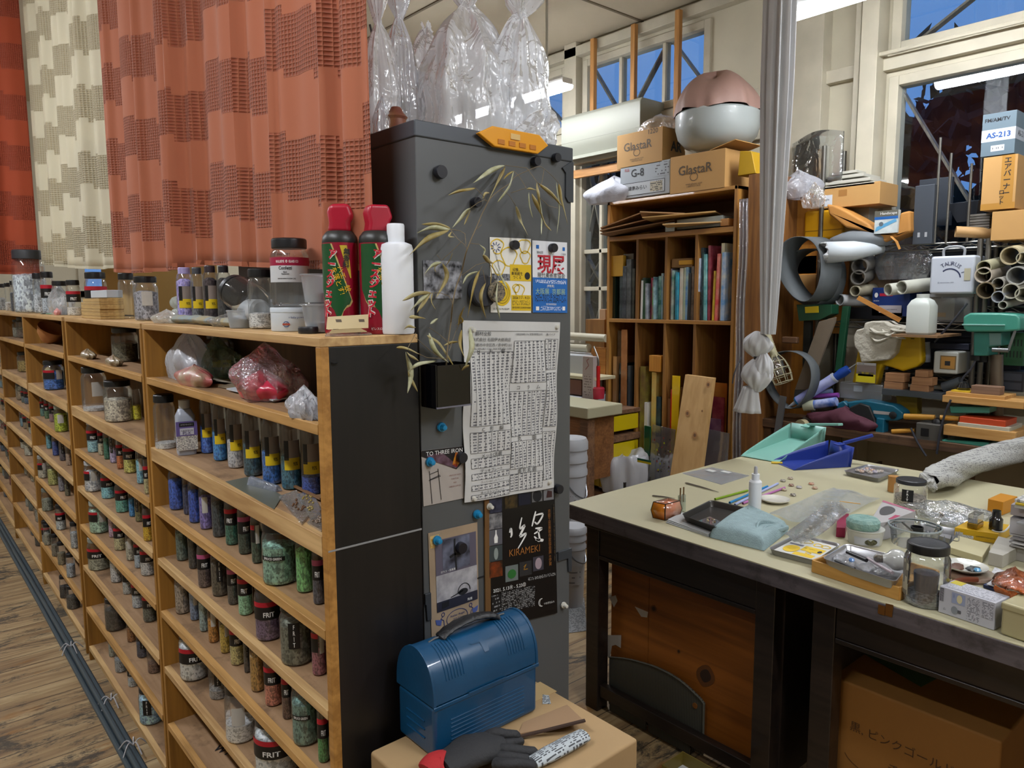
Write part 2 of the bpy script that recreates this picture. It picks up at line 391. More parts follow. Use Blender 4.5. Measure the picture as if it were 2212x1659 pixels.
def batten(x,y,L,label):
 z=2.74;t=thing('ceiling_lamp',label,'lamp',(x,y,z),0,'long strip lamps under the ceiling')
 MB().box(-.045,.045,-L/2,L/2,.035,.075).build('housing',mat('#dcdcd8',.4),t,bevel=.006)
 n=10;MB().prism([(-.05*math.cos(math.pi*i/n),.035-.035*math.sin(math.pi*i/n))for i in range(n+1)],-L/2,L/2,'xz').build('diffuser',emit('#f4f8ff',LAMP),t)
 for q in(-.35,.35):MB().tube([(0,q*L,.075),(0,q*L,CZ-z)],.008,8).build('hanger_rod',mat('#c9c9c4',.4,.6),t)
 return t
for k,(x,y,L)in enumerate(BATTENS):
 batten(x,y,L,['white strip lamp glowing above the work table at the top right','white strip lamp glimpsed behind the hanging plastic bags','strip lamp over the aisle beside the nearest shelf unit','strip lamp over the aisle beside the third shelf unit','added strip lamp behind the camera over the aisle, brightening the foreground','strip lamp at the far end of the aisle','strip lamp at the far end beyond the cabinet','added strip lamp behind the camera over the work table, brightening the foreground'][k])
 # jar shelves
X0=.558;XR=.752;YS=1.136
SZ=[1.397,1.248,1.051,.880,.730,.573,.404,.228,.062]
BAYS=[(1.136,2.215),(2.235,3.31),(3.365,4.385),(4.395,5.37),(5.38,6.5)]
pine=wood('#a98353','#cfac77','y',8,.55,dirt=None)
pineE=wood('#96682f','#b98744','y',10,.5)
shelfm=wood('#8a6a4a','#a58462','y',6,.6,dirt='#6b5138')
sidem=wood('#8a5f22','#a8772f','z',7,.55)
backm=wood('#4e3a24','#66492c','z',5,.7)
black=wood('#0c0b0c','#181413','z',6,.42)
names=['nearest','second nearest','middle','fourth','farthest']
for bi,(y0,y1)in enumerate(BAYS):
 t=thing('shelf_unit','open pine shelf unit full of glass jars, %s to the camera in the row'%names[bi],'shelf',(X0,y0,0),0,'row of jar shelf units')
 L=y1-y0;D=XR-X0;tk=.018
 MB().box(.0015,D,0,tk,.0,1.381).build('side_panel',sidem if bi else black,t,bevel=.0015)
 MB().box(0,.016,-.0005,tk,.0,1.381).build('front_edge',pineE,t,bevel=.0015)if bi==0 else None
 MB().box(0,D,L-tk,L,.0,1.381).build('side_panel',sidem,t,bevel=.0015)
 MB().box(0 if bi else .0,D,-.001 if bi else 0,L+.001,1.381,1.397).build('top_board',pine,t,bevel=.0015)
 for k,z in enumerate(SZ[1:]):
  th=.036 if z==1.051 else .017
  MB().box(.001,D-.006,tk,L-tk,z-th,z).build('shelf_board',shelfm,t)
  MB().box(-.0008,.016,tk,L-tk,z-th-.001,z+.0008).build('shelf_front',pine if k%2 else wood('#a0773f','#c79a5c','y',9),t,bevel=.0012)
 MB().box(D-.006,D,tk,L-tk,.03,1.381).build('back_panel',backm,t)
 if bi==0:
  yf=-.0012
  MB().box(.002,D,yf,0,1.027,1.030).build('joint_line',mat('#8c8c8c',.7),t)
  for s_,z,w_ in(('AURORA',.955,.055),('30-',.83,.06)):
   text(s_,t,(D*.55,L-tk-.001,z),(math.pi/2,0,0),INK,w=w_*1.6,bold=.01)
  text('WT-50',t,(.085,L-.28,SZ[7]+.0015),(0,0,-1.2),INK,w=.11,bold=.01)
  for q in((.05,.04,.962),(.16,.05,.80),(.03,.12,1.3)):
   pass
  MB().lathe([(.0001,-.002),(.006,-.002),(.006,0)],10,(0,0,0)).build('screw_hole',mat('#050505',.9),t).location=(.025,-.001,1.355)
  # the jar kit (radius 1, height 1)
jglass=clear((.97,.98,.98),.16,.035,(.75,.8,.85),0,20,.06)
JARS={}
def arc(r,z0,z1,a0,a1,n=18):
 b=MB();vs=[]
 for z in(z0,z1):
  for i in range(n+1):
   a=math.radians(a0+(a1-a0)*i/n)-math.pi/2;vs.append((r*math.cos(a),r*math.sin(a),z))
 return b.add(vs,[(i,i+1,i+n+2,i+n+1)for i in range(n)])
JBODY=MB().lathe([(0,.012),(.86,.012),(.95,.02),(1,.06),(1,.70),(.985,.755),(.93,.80),(.85,.835),(.84,.875)],28,close=False)
BBODY=MB().lathe([(0,.012),(.85,.012),(.96,.03),(1,.08),(1,.70),(.97,.80),(.86,.87),(.62,.895),(.6,.91)],28,close=False)
def jm(key,fn):
 if key not in JARS:JARS[key]=fn()
 return JARS[key]
def body_mesh(kind,m):return jm(('b',kind,m.name),lambda:(JBODY if kind=='jar' else BBODY).mesh('jar_body',m))
def lid_mesh(kind,col):
 def f():
  r=.915 if kind=='jar' else .70;z0=.855 if kind=='jar' else .885
  p=[(r*.97,z0),(r,z0+.008)]+[(r,.965),(r*.985,.985),(r*.93,1.0),(r*.80,.996),(0,.996)]
  return MB().lathe([(0,z0+.01)]+p,30).mesh('lid',mat(col,.38,bump=.25,bs=8,stretch=(1,1,.05),name='lid_plastic'))
 return jm(('l',kind,col),f)
def frit_mesh(m):
 def f():
  prof=[(0,.02),(.80,.02),(.90,.04),(.945,.10),(.945,.93)]
  b=MB().lathe(prof,24,close=False);rnd=random.Random(3);n=24
  prev=[(.945*math.cos(2*math.pi*i/n),.945*math.sin(2*math.pi*i/n),.93)for i in range(n)]
  ring=[(.5*math.cos(2*math.pi*i/n),.5*math.sin(2*math.pi*i/n),.96+rnd.uniform(0,.04))for i in range(n)]
  b.add(prev+ring+[(0,0,1.0)],[(i,(i+1)%n,(i+1)%n+n,i+n)for i in range(n)]+[(i+n,(i+1)%n+n,2*n)for i in range(n)])
  return b.mesh('contents',m)
 return jm(('f',m.name),f)
def lab_mesh(key,r,z0,z1,a0,a1,m):return jm(('a',key,r,z0,z1,a0,a1,m.name),lambda:arc(r,z0,z1,a0,a1).mesh('label',m))
BLK=mat('#0d0d10',.45,name='black_label');REDB=mat('#b01028',.45,name='red_band');YEL=mat('#e2c21c',.5,name='yellow_label');GRYL=mat('#8d8078',.55,name='grey_label')
PNK=mat('#b0507c',.5,name='pink_label')
fine=printed('#d9d6cd','#4a4a50',300,700,0,2,.5,.55)
def bent_text(s,w,h,r,m):
 """words on a unit jar; w is arc length in radii"""
 def f():
  me=textmesh(s,w,h,0,.02).copy();me.materials.clear();me.materials.append(m)
  for v in me.vertices:a=v.co.x/r;v.co=(math.sin(a)*r,-math.cos(a)*r,v.co.y)
  return me
 return jm(('t',s,w,h,r,m.name),f)
def jar(p,r,h,label,col='#7fb7c9',fill=.6,style='frit',kind='jar',lid='#101114',rz=None,group=None,chip=None,body=None,words='FRIT',cat='jar',name=None):
 x,y,z=p
 if rz is None:rz=math.atan2(y,x)-math.pi/2
 t=thing(name or('glass_jar' if kind=='jar' else 'plastic_bottle'),label,cat,p,rz,group,(r,r,h))
 inst(body_mesh(kind,body or jglass),'jar_body',t)
 if lid:inst(lid_mesh(kind,lid),'lid',t)
 if col and fill>0:
  inst(frit_mesh(frit(col,9 if chip is None else chip)),'contents',t,scale=(1,1,fill*.8))
 if style in('frit','fritpink'):
  l=inst(lab_mesh('k',1.012,.38,.60,-80,75,BLK),'label',t)
  inst(lab_mesh('r',1.014,.60,.685,-80,75,REDB if style=='frit' else PNK),'label_band',l)
  inst(bent_text(words,.85,.085,1.02,WHITE),'lettering',l,(0,0,.47))
 elif style=='code':
  l=inst(lab_mesh('k',1.012,.38,.60,-85,-10,BLK),'label',t)
  inst(lab_mesh('r',1.014,.60,.68,-85,-10,REDB),'label_band',l);inst(lab_mesh('w',1.016,.36,.68,0,38,fine),'barcode_label',l)
 elif style=='yellow':
  l=inst(lab_mesh('g',1.012,.42,.66,-45,48,GRYL),'label',t)
  inst(lab_mesh('k',1.016,.40,.66,-45,-18,BLK),'label_emblem',l)
  inst(lab_mesh('y',1.016,.27,.43,-45,48,YEL),'price_band',l)
  inst(bent_text('95%',.45,.05,1.022,INK),'lettering',l,(.0,0,.35),rot=(0,0,.3))
 elif style=='white':
  inst(lab_mesh('w',1.012,.34,.66,-20,30,fine),'label',t)
 elif style=='tape':
  l=inst(lab_mesh('k',1.012,.42,.49,-60,30,BLK),'label',t);inst(bent_text('SPRUCE GREEN',1.15,.04,1.02,WHITE),'lettering',l,(0,0,.455),rot=(0,0,-.25))
 elif style=='black':
  l=inst(lab_mesh('k2',1.012,.30,.72,-30,10,BLK),'label',t)
  inst(bent_text('F\nR\nI\nT',.14,.36,1.02,WHITE),'lettering',l,(0,0,.51),rot=(0,0,-.17))
 return t
def at_shelf(x,yb,wpx,z):
 """centre of a round base whose near rim shows at pixel (x, yb)"""
 p=az(x,yb,z);m=mpp(p);r=wpx*m/2;d=Vector((p.x,p.y,0)).normalized();c=p+d*r
 c.z=0;c*=min(max(c.x,X0+r+.003),XR-.012-r)/c.x
 return Vector((c.x,c.y,z+.0005)),r
unit=['nearest unit','second unit','middle unit','fourth unit','farthest unit']
row=['top','top tier','second tier','third tier','fourth tier','fifth tier','sixth tier','seventh tier','bottom tier']
JL=[(0,2,355,972,45,.150,'#e4e6ea',.14,'plain','#101114','nearly empty jar with white powder'),(0,2,449,981,27,.165,'#3f6fd0',.60,'yellow','#15306e','periwinkle blue frit jar'),(0,2,477,997,30,.165,'#2f86d8',.60,'yellow','#12356e','bright sky blue frit jar'),(0,2,511,1013,35,.165,'#c2c6cf',.55,'yellow','#101a30','white frit jar'),(0,2,548,1031,40,.165,'#24505f',.60,'yellow','#101a30','dark teal frit jar'),(0,2,589,1049,41,.165,'#2a69b0',.60,'yellow','#101a30','shiny blue frit jar'),(0,2,631,1060,44,.165,'#2c6a80',.60,'yellow','#101a30','steel teal frit jar'),(0,2,676,1070,46,.165,'#2c4ca0',.30,'yellow','#101a30','cobalt frit jar with large yellow label'),(0,3,383,1103,31,.140,'#2a58b8',.85,'plain','#16181c','royal blue frit jar'),(0,3,406,1113,17,.140,'#27345e',.80,'plain','#16181c','narrow navy frit jar'),(0,3,423,1131,26,.140,'#1f4fae',.85,'plain','#16181c','cobalt blue frit jar'),(0,3,447,1145,27,.140,'#7a6fb8',.85,'white','#16181c','lavender frit jar with white label'),(0,3,475,1162,29,.140,'#2c3b46',.85,'plain','#16181c','slate blue frit jar'),(0,3,503,1179,29,.140,'#1c6a5a',.55,'frit','#16181c','sea green frit jar with red banded label'),(0,3,531,1199,29,.140,'#1a3a30',.50,'fritpink','#16181c','dark green frit jar with pink banded label'),(0,3,557,1219,24,.140,'#2a4a3a',.75,'code','#16181c','forest green frit jar with barcode'),(0,3,606,1273,73,.140,'#7fa696',.82,'tape','#0e0f12','large spruce green frit jar with black tape label'),(0,3,660,1283,37,.138,'#6fb070',.88,'plain','#0e0f12','bright leaf green frit jar'),(0,3,690,1308,26,.138,'#3a3f50',.70,'fritpink','#0e0f12','dark grey frit jar with pink label at the end'),(0,4,395,1213,25,.128,'#546a64',.85,'plain','#16181c','grey green frit jar'),(0,4,419,1230,20,.128,'#1f2a2c',.85,'plain','#16181c','blackish frit jar'),(0,4,444,1271,29,.128,'#5a4a4a',.50,'fritpink','#16181c','brown frit jar with pink banded label'),(0,4,477,1290,35,.128,'#474236',.85,'black','#16181c','dark olive frit jar'),(0,4,505,1308,23,.128,'#3a3b38',.50,'fritpink','#16181c','charcoal frit jar with pink tick label'),(0,4,532,1331,31,.128,'#86c29a',.50,'frit','#16181c','mint green frit jar with red banded label'),(0,4,582,1387,56,.128,'#5f4a6c',.50,'frit','#16181c','large purple frit jar with red banded label'),(0,4,643,1442,70,.130,'#5f6458',.85,'black','#16181c','large grey green frit jar with upright black label'),(0,4,691,1462,32,.128,'#8a4a5c',.60,'code','#16181c','rose frit jar at the end'),(0,5,396,1328,30,.132,'#938a80',.85,'plain','#16181c','beige grey frit jar'),(0,5,422,1342,20,.132,'#7186a4',.80,'white','#16181c','dusty blue frit jar'),(0,5,442,1366,19,.132,'#8ba3a6',.80,'plain','#16181c','pale blue grey frit jar'),(0,5,463,1390,23,.132,'#b07a24',.62,'white','#16181c','amber frit jar with white label'),(0,5,488,1413,22,.132,'#b59a3a',.70,'white','#16181c','mustard frit jar with barcode'),(0,5,514,1439,30,.132,'#b6aa72',.50,'frit','#16181c','pale yellow frit jar with black label'),(0,5,535,1455,14,.132,'#2c2c2a',.80,'black','#16181c','narrow black labelled frit jar'),(0,5,558,1497,30,.132,'#a5803a',.85,'plain','#16181c','honey coloured frit jar'),(0,5,592,1528,37,.132,'#b5705e',.50,'frit','#16181c','salmon frit jar with red banded label'),(0,5,622,1556,22,.132,'#54352c',.50,'frit','#16181c','dark brown frit jar with red banded label'),(0,5,662,1615,57,.135,'#5d8079',.85,'tape','#16181c','large blue green frit jar with slanted tape label'),(0,5,700,1650,24,.132,'#3a8a4c',.60,'frit','#16181c','green frit jar with orange red band'),(0,6,422,1474,60,.140,'#cfd3d4',.92,'frit','#16181c','large white frit jar with red banded label'),(0,6,474,1513,40,.130,'#8d8d8c',.25,'black','#16181c','clear jar with silvery scraps'),(0,6,524,1644,66,.140,'#e8eaee',.42,'white','#101114','large clear jar half full of white powder'),(0,6,600,1690,92,.140,'#c7cdd0',.90,'frit','#16181c','very large clear frit jar with red band'),(1,2,207,890,50,.165,'#c9ccce',.10,'white','#101114','wide clear jar almost empty'),(1,2,258,913,57,.140,'#b4ab9c',.72,'plain','#101114','clear jar of grey beige powder'),(1,2,297,908,18,.120,'#c9b81c',.55,'plain',None,'small jar of yellow frit'),(1,3,204,978,26,.125,'#8fc0cf',.45,'frit','#b9bdc0','pale blue frit jar with red banded label'),(1,3,220,984,13,.125,'#b7ac92',.45,'frit','#16181c','narrow sand coloured frit jar'),(1,3,233,993,14,.125,'#1f6a52',.80,'plain','#16181c','emerald frit jar'),(1,3,247,1001,16,.125,'#a59bc0',.60,'black','#16181c','lilac frit jar with upright black label'),(1,3,262,1014,16,.125,'#b9642a',.55,'frit','#16181c','orange frit jar with black label'),(1,3,284,1023,29,.125,'#b9b35e',.55,'frit','#16181c','yellow frit jar with black label'),(1,3,305,1046,16,.125,'#7fb8d8',.80,'white','#16181c','sky blue frit jar'),(1,3,319,1068,13,.125,'#c0b488',.50,'frit','#16181c','cream frit jar at the end'),(1,4,204,1073,35,.120,'#b9bfc8',.85,'code','#b0b4b8','white frit jar with barcode'),(1,4,235,1078,28,.115,'#80bdd0',.50,'frit','#16181c','light aqua frit jar'),(1,4,266,1108,28,.115,'#5fa093',.50,'frit','#16181c','jade frit jar'),(1,4,287,1117,14,.115,'#2c86c8',.70,'plain','#16181c','vivid blue frit jar'),(1,4,302,1128,17,.115,'#6c6a40',.60,'black','#16181c','olive frit jar'),(1,4,321,1170,20,.120,'#e0a512',.60,'frit','#16181c','bright orange yellow frit jar'),(1,5,217,1161,40,.125,'#94b3a0',.90,'code','#9aa39c','large pale green frit jar with barcode'),(1,5,243,1162,13,.120,'#b89cb0',.80,'plain','#16181c','narrow pink frit jar'),(1,5,261,1190,25,.120,'#b0ac88',.50,'frit','#16181c','cream green frit jar with black label'),(1,5,283,1212,18,.120,'#a9a89a',.70,'white','#16181c','clear pebble frit jar'),(1,5,300,1228,16,.120,'#a5b6cc',.50,'frit','#16181c','pale blue frit jar with black label'),(1,5,321,1245,30,.120,'#b5bcc0',.55,'frit','#16181c','silvery clear frit jar with black label'),(1,6,218,1243,47,.130,'#8d9080',.50,'frit','#7d8078','large khaki frit jar with red banded label'),(1,6,253,1260,24,.125,'#b4b9bd',.80,'plain','#16181c','whitish frit jar'),(1,6,277,1285,20,.125,'#a5aaa8',.40,'frit','#16181c','pale grey frit jar with black label'),(1,6,300,1315,25,.125,'#aab6c4',.45,'frit','#16181c','icy blue frit jar with black label'),(1,6,326,1345,30,.125,'#46504a',.60,'frit','#16181c','dark grey frit jar with black label'),(1,7,252,1365,42,.125,'#2c2a26',.85,'plain','#16181c','dark brown jar'),(1,7,286,1388,20,.110,'#8a5a20',.60,'plain','#16181c','amber jar'),(1,7,310,1422,25,.110,'#20304c',.60,'black','#16181c','navy jar with white lettering'),(1,7,335,1456,28,.110,'#6a5044',.40,'plain','#16181c','clear jar with brown scraps'),(1,8,244,1420,15,.110,'#8a9088',.60,'plain','#16181c','small grey jar in the dark'),(1,8,263,1454,25,.110,'#8f969c',.60,'plain','#16181c','pale jar in the dark'),(1,8,288,1485,20,.110,'#a9b0b4',.30,'frit','#16181c','clear jar with black label in the dark'),(1,8,330,1568,50,.125,'#8fb0cc',.90,'black','#16181c','large pale blue jar with black tape labels'),(2,2,118,843,40,.135,'#2f66ae',.80,'code','#101114','bright blue frit jar with red banded label'),(2,3,134,934,27,.120,'#9fae22',.85,'white','#8d958c','lime green frit jar with white label'),(2,3,93,899,11,.110,'#4a7a70',.45,'frit','#16181c','small green frit jar'),(2,3,103,905,11,.110,'#4a7048',.45,'frit','#16181c','small moss frit jar'),(2,3,114,912,12,.110,'#8a6a70',.45,'frit','#16181c','small mauve frit jar'),(2,4,107,970,11,.110,'#5a9aa8',.80,'plain','#16181c','small aqua frit jar'),(2,4,122,985,14,.110,'#24408a',.80,'plain','#16181c','navy blue frit jar'),(2,4,137,996,14,.110,'#4a4450',.60,'black','#16181c','grey violet frit jar'),(2,4,150,1006,12,.110,'#a08a78',.60,'plain','#16181c','pinkish frit jar'),(2,5,94,1036,19,.115,'#aaa89c',.70,'code','#8a8c88','off white frit jar with barcode'),(2,5,117,1049,22,.115,'#9a9c5c',.85,'plain','#8a8c78','yellow green frit jar'),(2,5,135,1062,14,.110,'#7a7c88',.80,'plain','#16181c','grey blue frit jar'),(2,5,147,1072,11,.110,'#5c5c48',.60,'black','#16181c','olive brown frit jar'),(2,6,104,1105,22,.115,'#7d8478',.70,'plain','#6a7068','pale khaki frit jar'),(2,6,134,1160,20,.120,'#a8b2b8',.70,'frit','#16181c','white frit jar with red banded label'),(2,6,165,1205,18,.115,'#9aa0a4',.80,'plain','#16181c','clear grey frit jar'),(2,7,90,1182,18,.115,'#8c8f8f',.60,'frit','#16181c','small white frit jar with red label'),(2,7,105,1192,15,.110,'#8a8a7c',.70,'plain','#16181c','small putty frit jar'),(2,7,121,1210,14,.110,'#6e6a5c',.70,'plain','#16181c','small taupe frit jar'),(2,7,135,1228,16,.110,'#75705c',.70,'plain','#16181c','small khaki grey frit jar'),(2,7,156,1268,18,.110,'#97a0a8',.70,'plain','#16181c','pale grey frit jar'),(2,8,140,1295,17,.110,'#2c2a2c',.70,'plain','#16181c','dark jar in shade'),(2,8,160,1318,26,.110,'#3a3a38',.70,'plain','#16181c','wide dark jar in shade'),]
for(bi,si,x,y,wpx,h,col,fill,style,lid,what)in JL:
 p,r=at_shelf(x,y,wpx,SZ[si])
 y0,y1=BAYS[bi];p.y=min(max(p.y,y0+.02+r),y1-.02-r);p.x=max(p.x,X0+r+.002)
 h=min(h,SZ[si-1]-SZ[si]-(.042 if si==3 else .022))
 jar(p,r,h,'%s, %s of %s'%(what,row[si],unit[bi]),col,fill,style,'bottle' if(si==2 and style=='yellow')else 'jar',lid,group='jars of glass frit on the shelves',rz=math.atan2(p.y,p.x)-math.pi/2+random.Random(x*7+y).uniform(-.35,.35))
rj=random.Random(11)
cn={'#5f7f8c':'grey blue','#7c6a52':'tan','#3a4f66':'dark blue','#8b8d86':'pale grey','#5d6a48':'olive','#75413c':'brick red','#8a7436':'ochre','#4a5a5c':'slate','#2f2f30':'black','#a7a79c':'off white','#58506a':'purple grey'}
for bi in(3,4):
 for si in range(1,9):
  y0,y1=BAYS[bi];y=y0+.07;k=0
  while y<y1-.08:
   if si<=2 and rj.random()<.35:y+=.1;continue
   r=rj.choice((.028,.032,.04,.05 if si<7 else .04));h=min(rj.choice((.10,.115,.13)),SZ[si-1]-SZ[si]-.045);col=rj.choice(list(cn))
   jar(Vector((X0+.035+r+rj.uniform(0,.03),y+r,SZ[si]+.0005)),r,h,'%s jar, %s from the near end, %s of %s'%(cn[col],ordinal(k),row[si],unit[bi]),col,rj.uniform(.4,.9),rj.choice(('frit','plain','code','plain')),group='jars of glass frit on the shelves')
   y+=2*r+rj.uniform(.012,.09);k+=1
   # sheets of paper and faces with print
class Sheet:
 """a flat piece given by four world corners; print is laid on it by its own u, v"""
 def __init__(s,name,label,cat,bl,br,tr,tl,m,th=.0008,parent=None,group=None,warp=None,nu=2):
  s.c=[Vector(q)for q in(bl,br,tr,tl)];s.o=sum(s.c,Vector())/4
  s.n=(s.c[1]-s.c[0]).cross(s.c[3]-s.c[0]).normalized();s.W=(s.c[1]-s.c[0]).length;s.H=(s.c[3]-s.c[0]).length
  s.warp=warp;s.th=th
  if parent is None:
   s.root=thing(name,label,cat,s.o,group=group);s.pb='sheet'
  else:
   s.root=parent;s.o=parent.location.copy()
  if m:
   n=nu;b=MB();vs=[]
   for k in(0,1):
    for j in range(n+1):
     for i in range(n+1):vs.append(s.at(i/n,j/n,0 if k else-th))
   fs=[];q=(n+1)**2
   for j in range(n):
    for i in range(n):
     a=j*(n+1)+i;fs.append((a+q,a+1+q,a+n+2+q,a+n+1+q));fs.append((a,a+n+1,a+n+2,a+1))
   rim=[i for i in range(n+1)]+[j*(n+1)+n for j in range(1,n+1)]+[n*(n+1)+i for i in range(n-1,-1,-1)]+[j*(n+1)for j in range(n-1,0,-1)]
   for a,c in zip(rim,rim[1:]+rim[:1]):fs.append((a,c,c+q,a+q))
   s.sheet=b.add(vs,fs).build('sheet' if parent is None else name,m,s.root)
  else:s.sheet=s.root
 def at(s,u,v,off=0):
  a,b,c,d=s.c;p=(a*(1-u)+b*u)*(1-v)+(d*(1-u)+c*u)*v
  if s.warp:off+=s.warp(u,v)
  return p+s.n*off-s.o
 def rect(s,u0,v0,u1,v1,m,off=.0006,name='printed_panel',k=1):
  k=6 if s.warp else 1
  return MB().grid(lambda u,v:s.at(u0+(u1-u0)*u,v0+(v1-v0)*v,off),k+1,k+1).build(name,m,s.root)
 def poly(s,pts,m,off=.0009,name='printed_shape'):
  return MB().add([s.at(u,v,off)for u,v in pts],[tuple(range(len(pts)))]).build(name,m,s.root)
 def line(s,pts,w,m,off=.0009,name='printed_line',closed=False):
  if closed:pts=pts+pts[:1]
  b=MB();L=[s.at(u,v,off)for u,v in pts]
  for p,q in zip(L,L[1:]):
   d=(q-p);
   if d.length<1e-7:continue
   e=d.normalized().cross(s.n)*w/2;b.add([p-e,q-e,q+e,p+e],[(0,1,2,3)])
  return b.build(name,m,s.root,smooth=False)
 def txt(s,st,u,v,m,w=None,h=None,off=.0012,rot=0,bold=0.0,name='lettering',shear=0):
  me=textmesh(st,w*s.W if w else None,h*s.H if h else None,0,bold,shear)
  if me is None:return
  me=me.copy();me.materials.clear();me.materials.append(m);c,si=math.cos(rot),math.sin(rot)
  for q in me.vertices:
   x,y=q.co.x*c-q.co.y*si,q.co.x*si+q.co.y*c;q.co=s.at(u+x/s.W,v+y/s.H,off)
  o=bpy.data.objects.new(name,me);COL.objects.link(o);o.parent=s.root;return o
def px4(fn,a,*pts):return[fn(x,y,a)for x,y in pts]
# the grey cabinet
YC=1.15;CX0=.764;CX1=1.164;CZT=1.782;CYB=2.03
steel=mat('#585a5b',.42,.15,var=.06,vs=3,name='grey_steel');steel2=mat('#3c4045',.45,.2,name='grey_steel_dark')
cb=thing('steel_cabinet','tall dark grey steel cabinet covered with magnets and posters','cabinet',(CX0,YC,0))
W=CX1-CX0;D=CYB-YC
MB().box(0,W,0,D,.0,CZT-.028).build('body',steel,cb,bevel=.002)
MB().box(-.003,W+.003,-.003,D+.003,CZT-.03,CZT).build('top_cap',mat('#4a4e54',.4,.2),cb,bevel=.003)
MB().prism([(W-.004,CZT-.03),(W+.003,CZT-.03),(W+.003,CZT-.115),(W-.012,CZT-.115),(W-.020,CZT-.105),(W-.020,CZT-.055),(W-.03,CZT-.045)],-.004,.0,'xz').build('corner_bracket',steel2,cb)
zl=ay(1225,1185,YC).z
for x0,x1 in((.0,.014),(W-.04,W+.003)):MB().prism([(x0,zl),(x1,zl),(x1,zl-.055),(x1-.010,zl-.055),(x1-.012,zl-.022),(x0,zl-.022)],-.005,0,'xz').build('latch',steel2,cb,bevel=.001)
MB().box(.036,W-.042,-.002,0,zl-.004,zl-.001).build('seam',mat('#15171a',.6),cb)
pp=lambda x,y,off=.0:ay(x,y,YC-off)
def magnet(x,y,r,col,label,h=.012,knob=False,emis=0):
 p=pp(x,y,.0);d=.0015
 o=thing('fridge_magnet',label,'magnet',(p.x,YC-d,p.z),group='round magnets on the cabinet',rot=(math.pi/2,0,0))
 m=mat(col,.35 if not knob else .25,name='magnet')
 MB().lathe([(0,0),(r*.92,0),(r,.002),(r,h-.003),(r*.93,h),(0,h)],28).build('disc',m,o)
 if knob:MB().lathe([(0,h),(r*.62,h),(r*.66,h+.002),(r*.5,h+.009),(r*.3,h+.0095),(0,h+.0095)],24).build('knob',m,o)
 return o
for x,y,r,lab in((946,373,.0125,'black round magnet high on the left of the cabinet'),(1152,350,.0095,'black round magnet under the yellow hanger, left of two'),(1196,342,.0095,'black round magnet by the upper right corner bracket'),(1023,438,.010,'black round magnet behind the dried bamboo stem'),(1106,530,.0095,'black round magnet holding the yellow postcard'),(1189,536,.0095,'black round magnet holding the blue and white postcard'),(1201,1055,.0105,'black round magnet at the lower right corner of the price sheet'),(991,1181,.0115,'black round magnet on the silver photo of the left flyer'),(992,987,.011,'black round magnet on the flyer about iron')):
 magnet(x,y,r,'#1b1b22',lab,.013)
for x,y,lab in((951,922,'blue translucent magnet alone below the black box'),(926,997,'blue translucent magnet at the left of the iron flyer'),(1028,1110,'blue translucent magnet left of the black poster'),(941,1166,'blue translucent magnet at the top of the beige flyer')):
 magnet(x,y,.0095,'#1d7fae',lab,.006,True)
for x,y,lab in((1015,713,'white button magnet on the upper left of the price sheet'),(1195,706,'white button magnet on the upper right of the price sheet'),(1179,1040,'white button magnet on the lower right of the price sheet'),(1017,1075,'white button magnet on the lower left of the price sheet'),(1054,1093,'white button magnet on the upper left of the black poster'),(1215,1306,'white button magnet at the right edge of the cabinet')):
 magnet(x,y,.0075,'#c9c6bb',lab,.005,True)
p=pp(1036,629)
o=thing('stone_magnet','large dark grey round disc magnet behind the bamboo leaves','magnet',(p.x,YC-.001,p.z),rot=(math.pi/2,0,0))
MB().lathe([(0,0),(.030,0),(.0315,.003),(.0315,.016),(.029,.019),(0,.019)],32).build('disc',mat('#33343a',.6,bump=.3,bs=60),o)
p=pp(1055,631)
o=thing('cork_magnet','round brown carved disc overlapping the large grey magnet','magnet',(p.x,YC-.0215,p.z),rot=(math.pi/2,0,0))
MB().lathe([(0,0),(.0195,0),(.0205,.002),(.0205,.006),(.019,.008),(0,.008)],28).build('disc',mat('#3c3a38',.7,c2='#8d8066',vs=300,bump=.5,bs=200),o)
# prints
def corners(off,*pts):return[pp(x,y,off)for x,y in pts]
PAP=mat('#d7d5cf',.6,name='paper')
s=Sheet('abstract_photo','square black and white abstract picture on the cabinet behind the bamboo','picture',*corners(.002,(916,645),(998,645),(997,565),(914,562)),mat('#15161c',.35,c2='#a9abb3',vs=60,bump=0,name='abstract_print'))
s=Sheet('exhibition_postcard','yellow and white exhibition postcard held by a black magnet','postcard',*corners(.002,(1060,675),(1147,676),(1147,516),(1058,512)),mat('#e4e2da',.5))
yl=mat('#dcb818',.5);
s.rect(.47,.43,1,.65,yl);s.rect(.50,.03,1,.24,yl);s.rect(.02,.43,.47,.52,mat('#8d8f94',.6,c2='#2c2d33',vs=200))
s.poly([(.27+.22*math.cos(a),.26+.17*math.sin(a))for a in[i*math.pi/12 for i in range(24)]],yl,.0007)
for r in(.6,.8,.35):s.line([(.27+.22*r*math.cos(a),.26+.17*r*math.sin(a))for a in[i*math.pi/10 for i in range(20)]],.0008,INK,closed=True)
rp=random.Random(4)
for cx,cy,rr in((.17,.88,.14),(.83,.90,.14),(.45,.75,.18),(.85,.75,.12),(.62,.33,.08),(.2,.60,.14),(.7,.3,.12)):
 s.line([(cx+rr*math.cos(a)*(1+.2*math.sin(3*a)),max(.02,min(.98,cy+rr*.7*math.sin(a))))for a in[i*math.pi/9 for i in range(18)]],.0022,yl,.0008,closed=True)
for k in range(9):a=k*.7;s.line([(.13+.05*math.cos(a),.87+.03*math.sin(a)),(.13+.12*math.cos(a),.87+.07*math.sin(a))],.0016,mat('#2a3c78',.5),.001)
s.poly([(.90+.07*math.cos(a),.50+.05*math.sin(a))for a in[i*math.pi/10 for i in range(20)]],INK,.001)
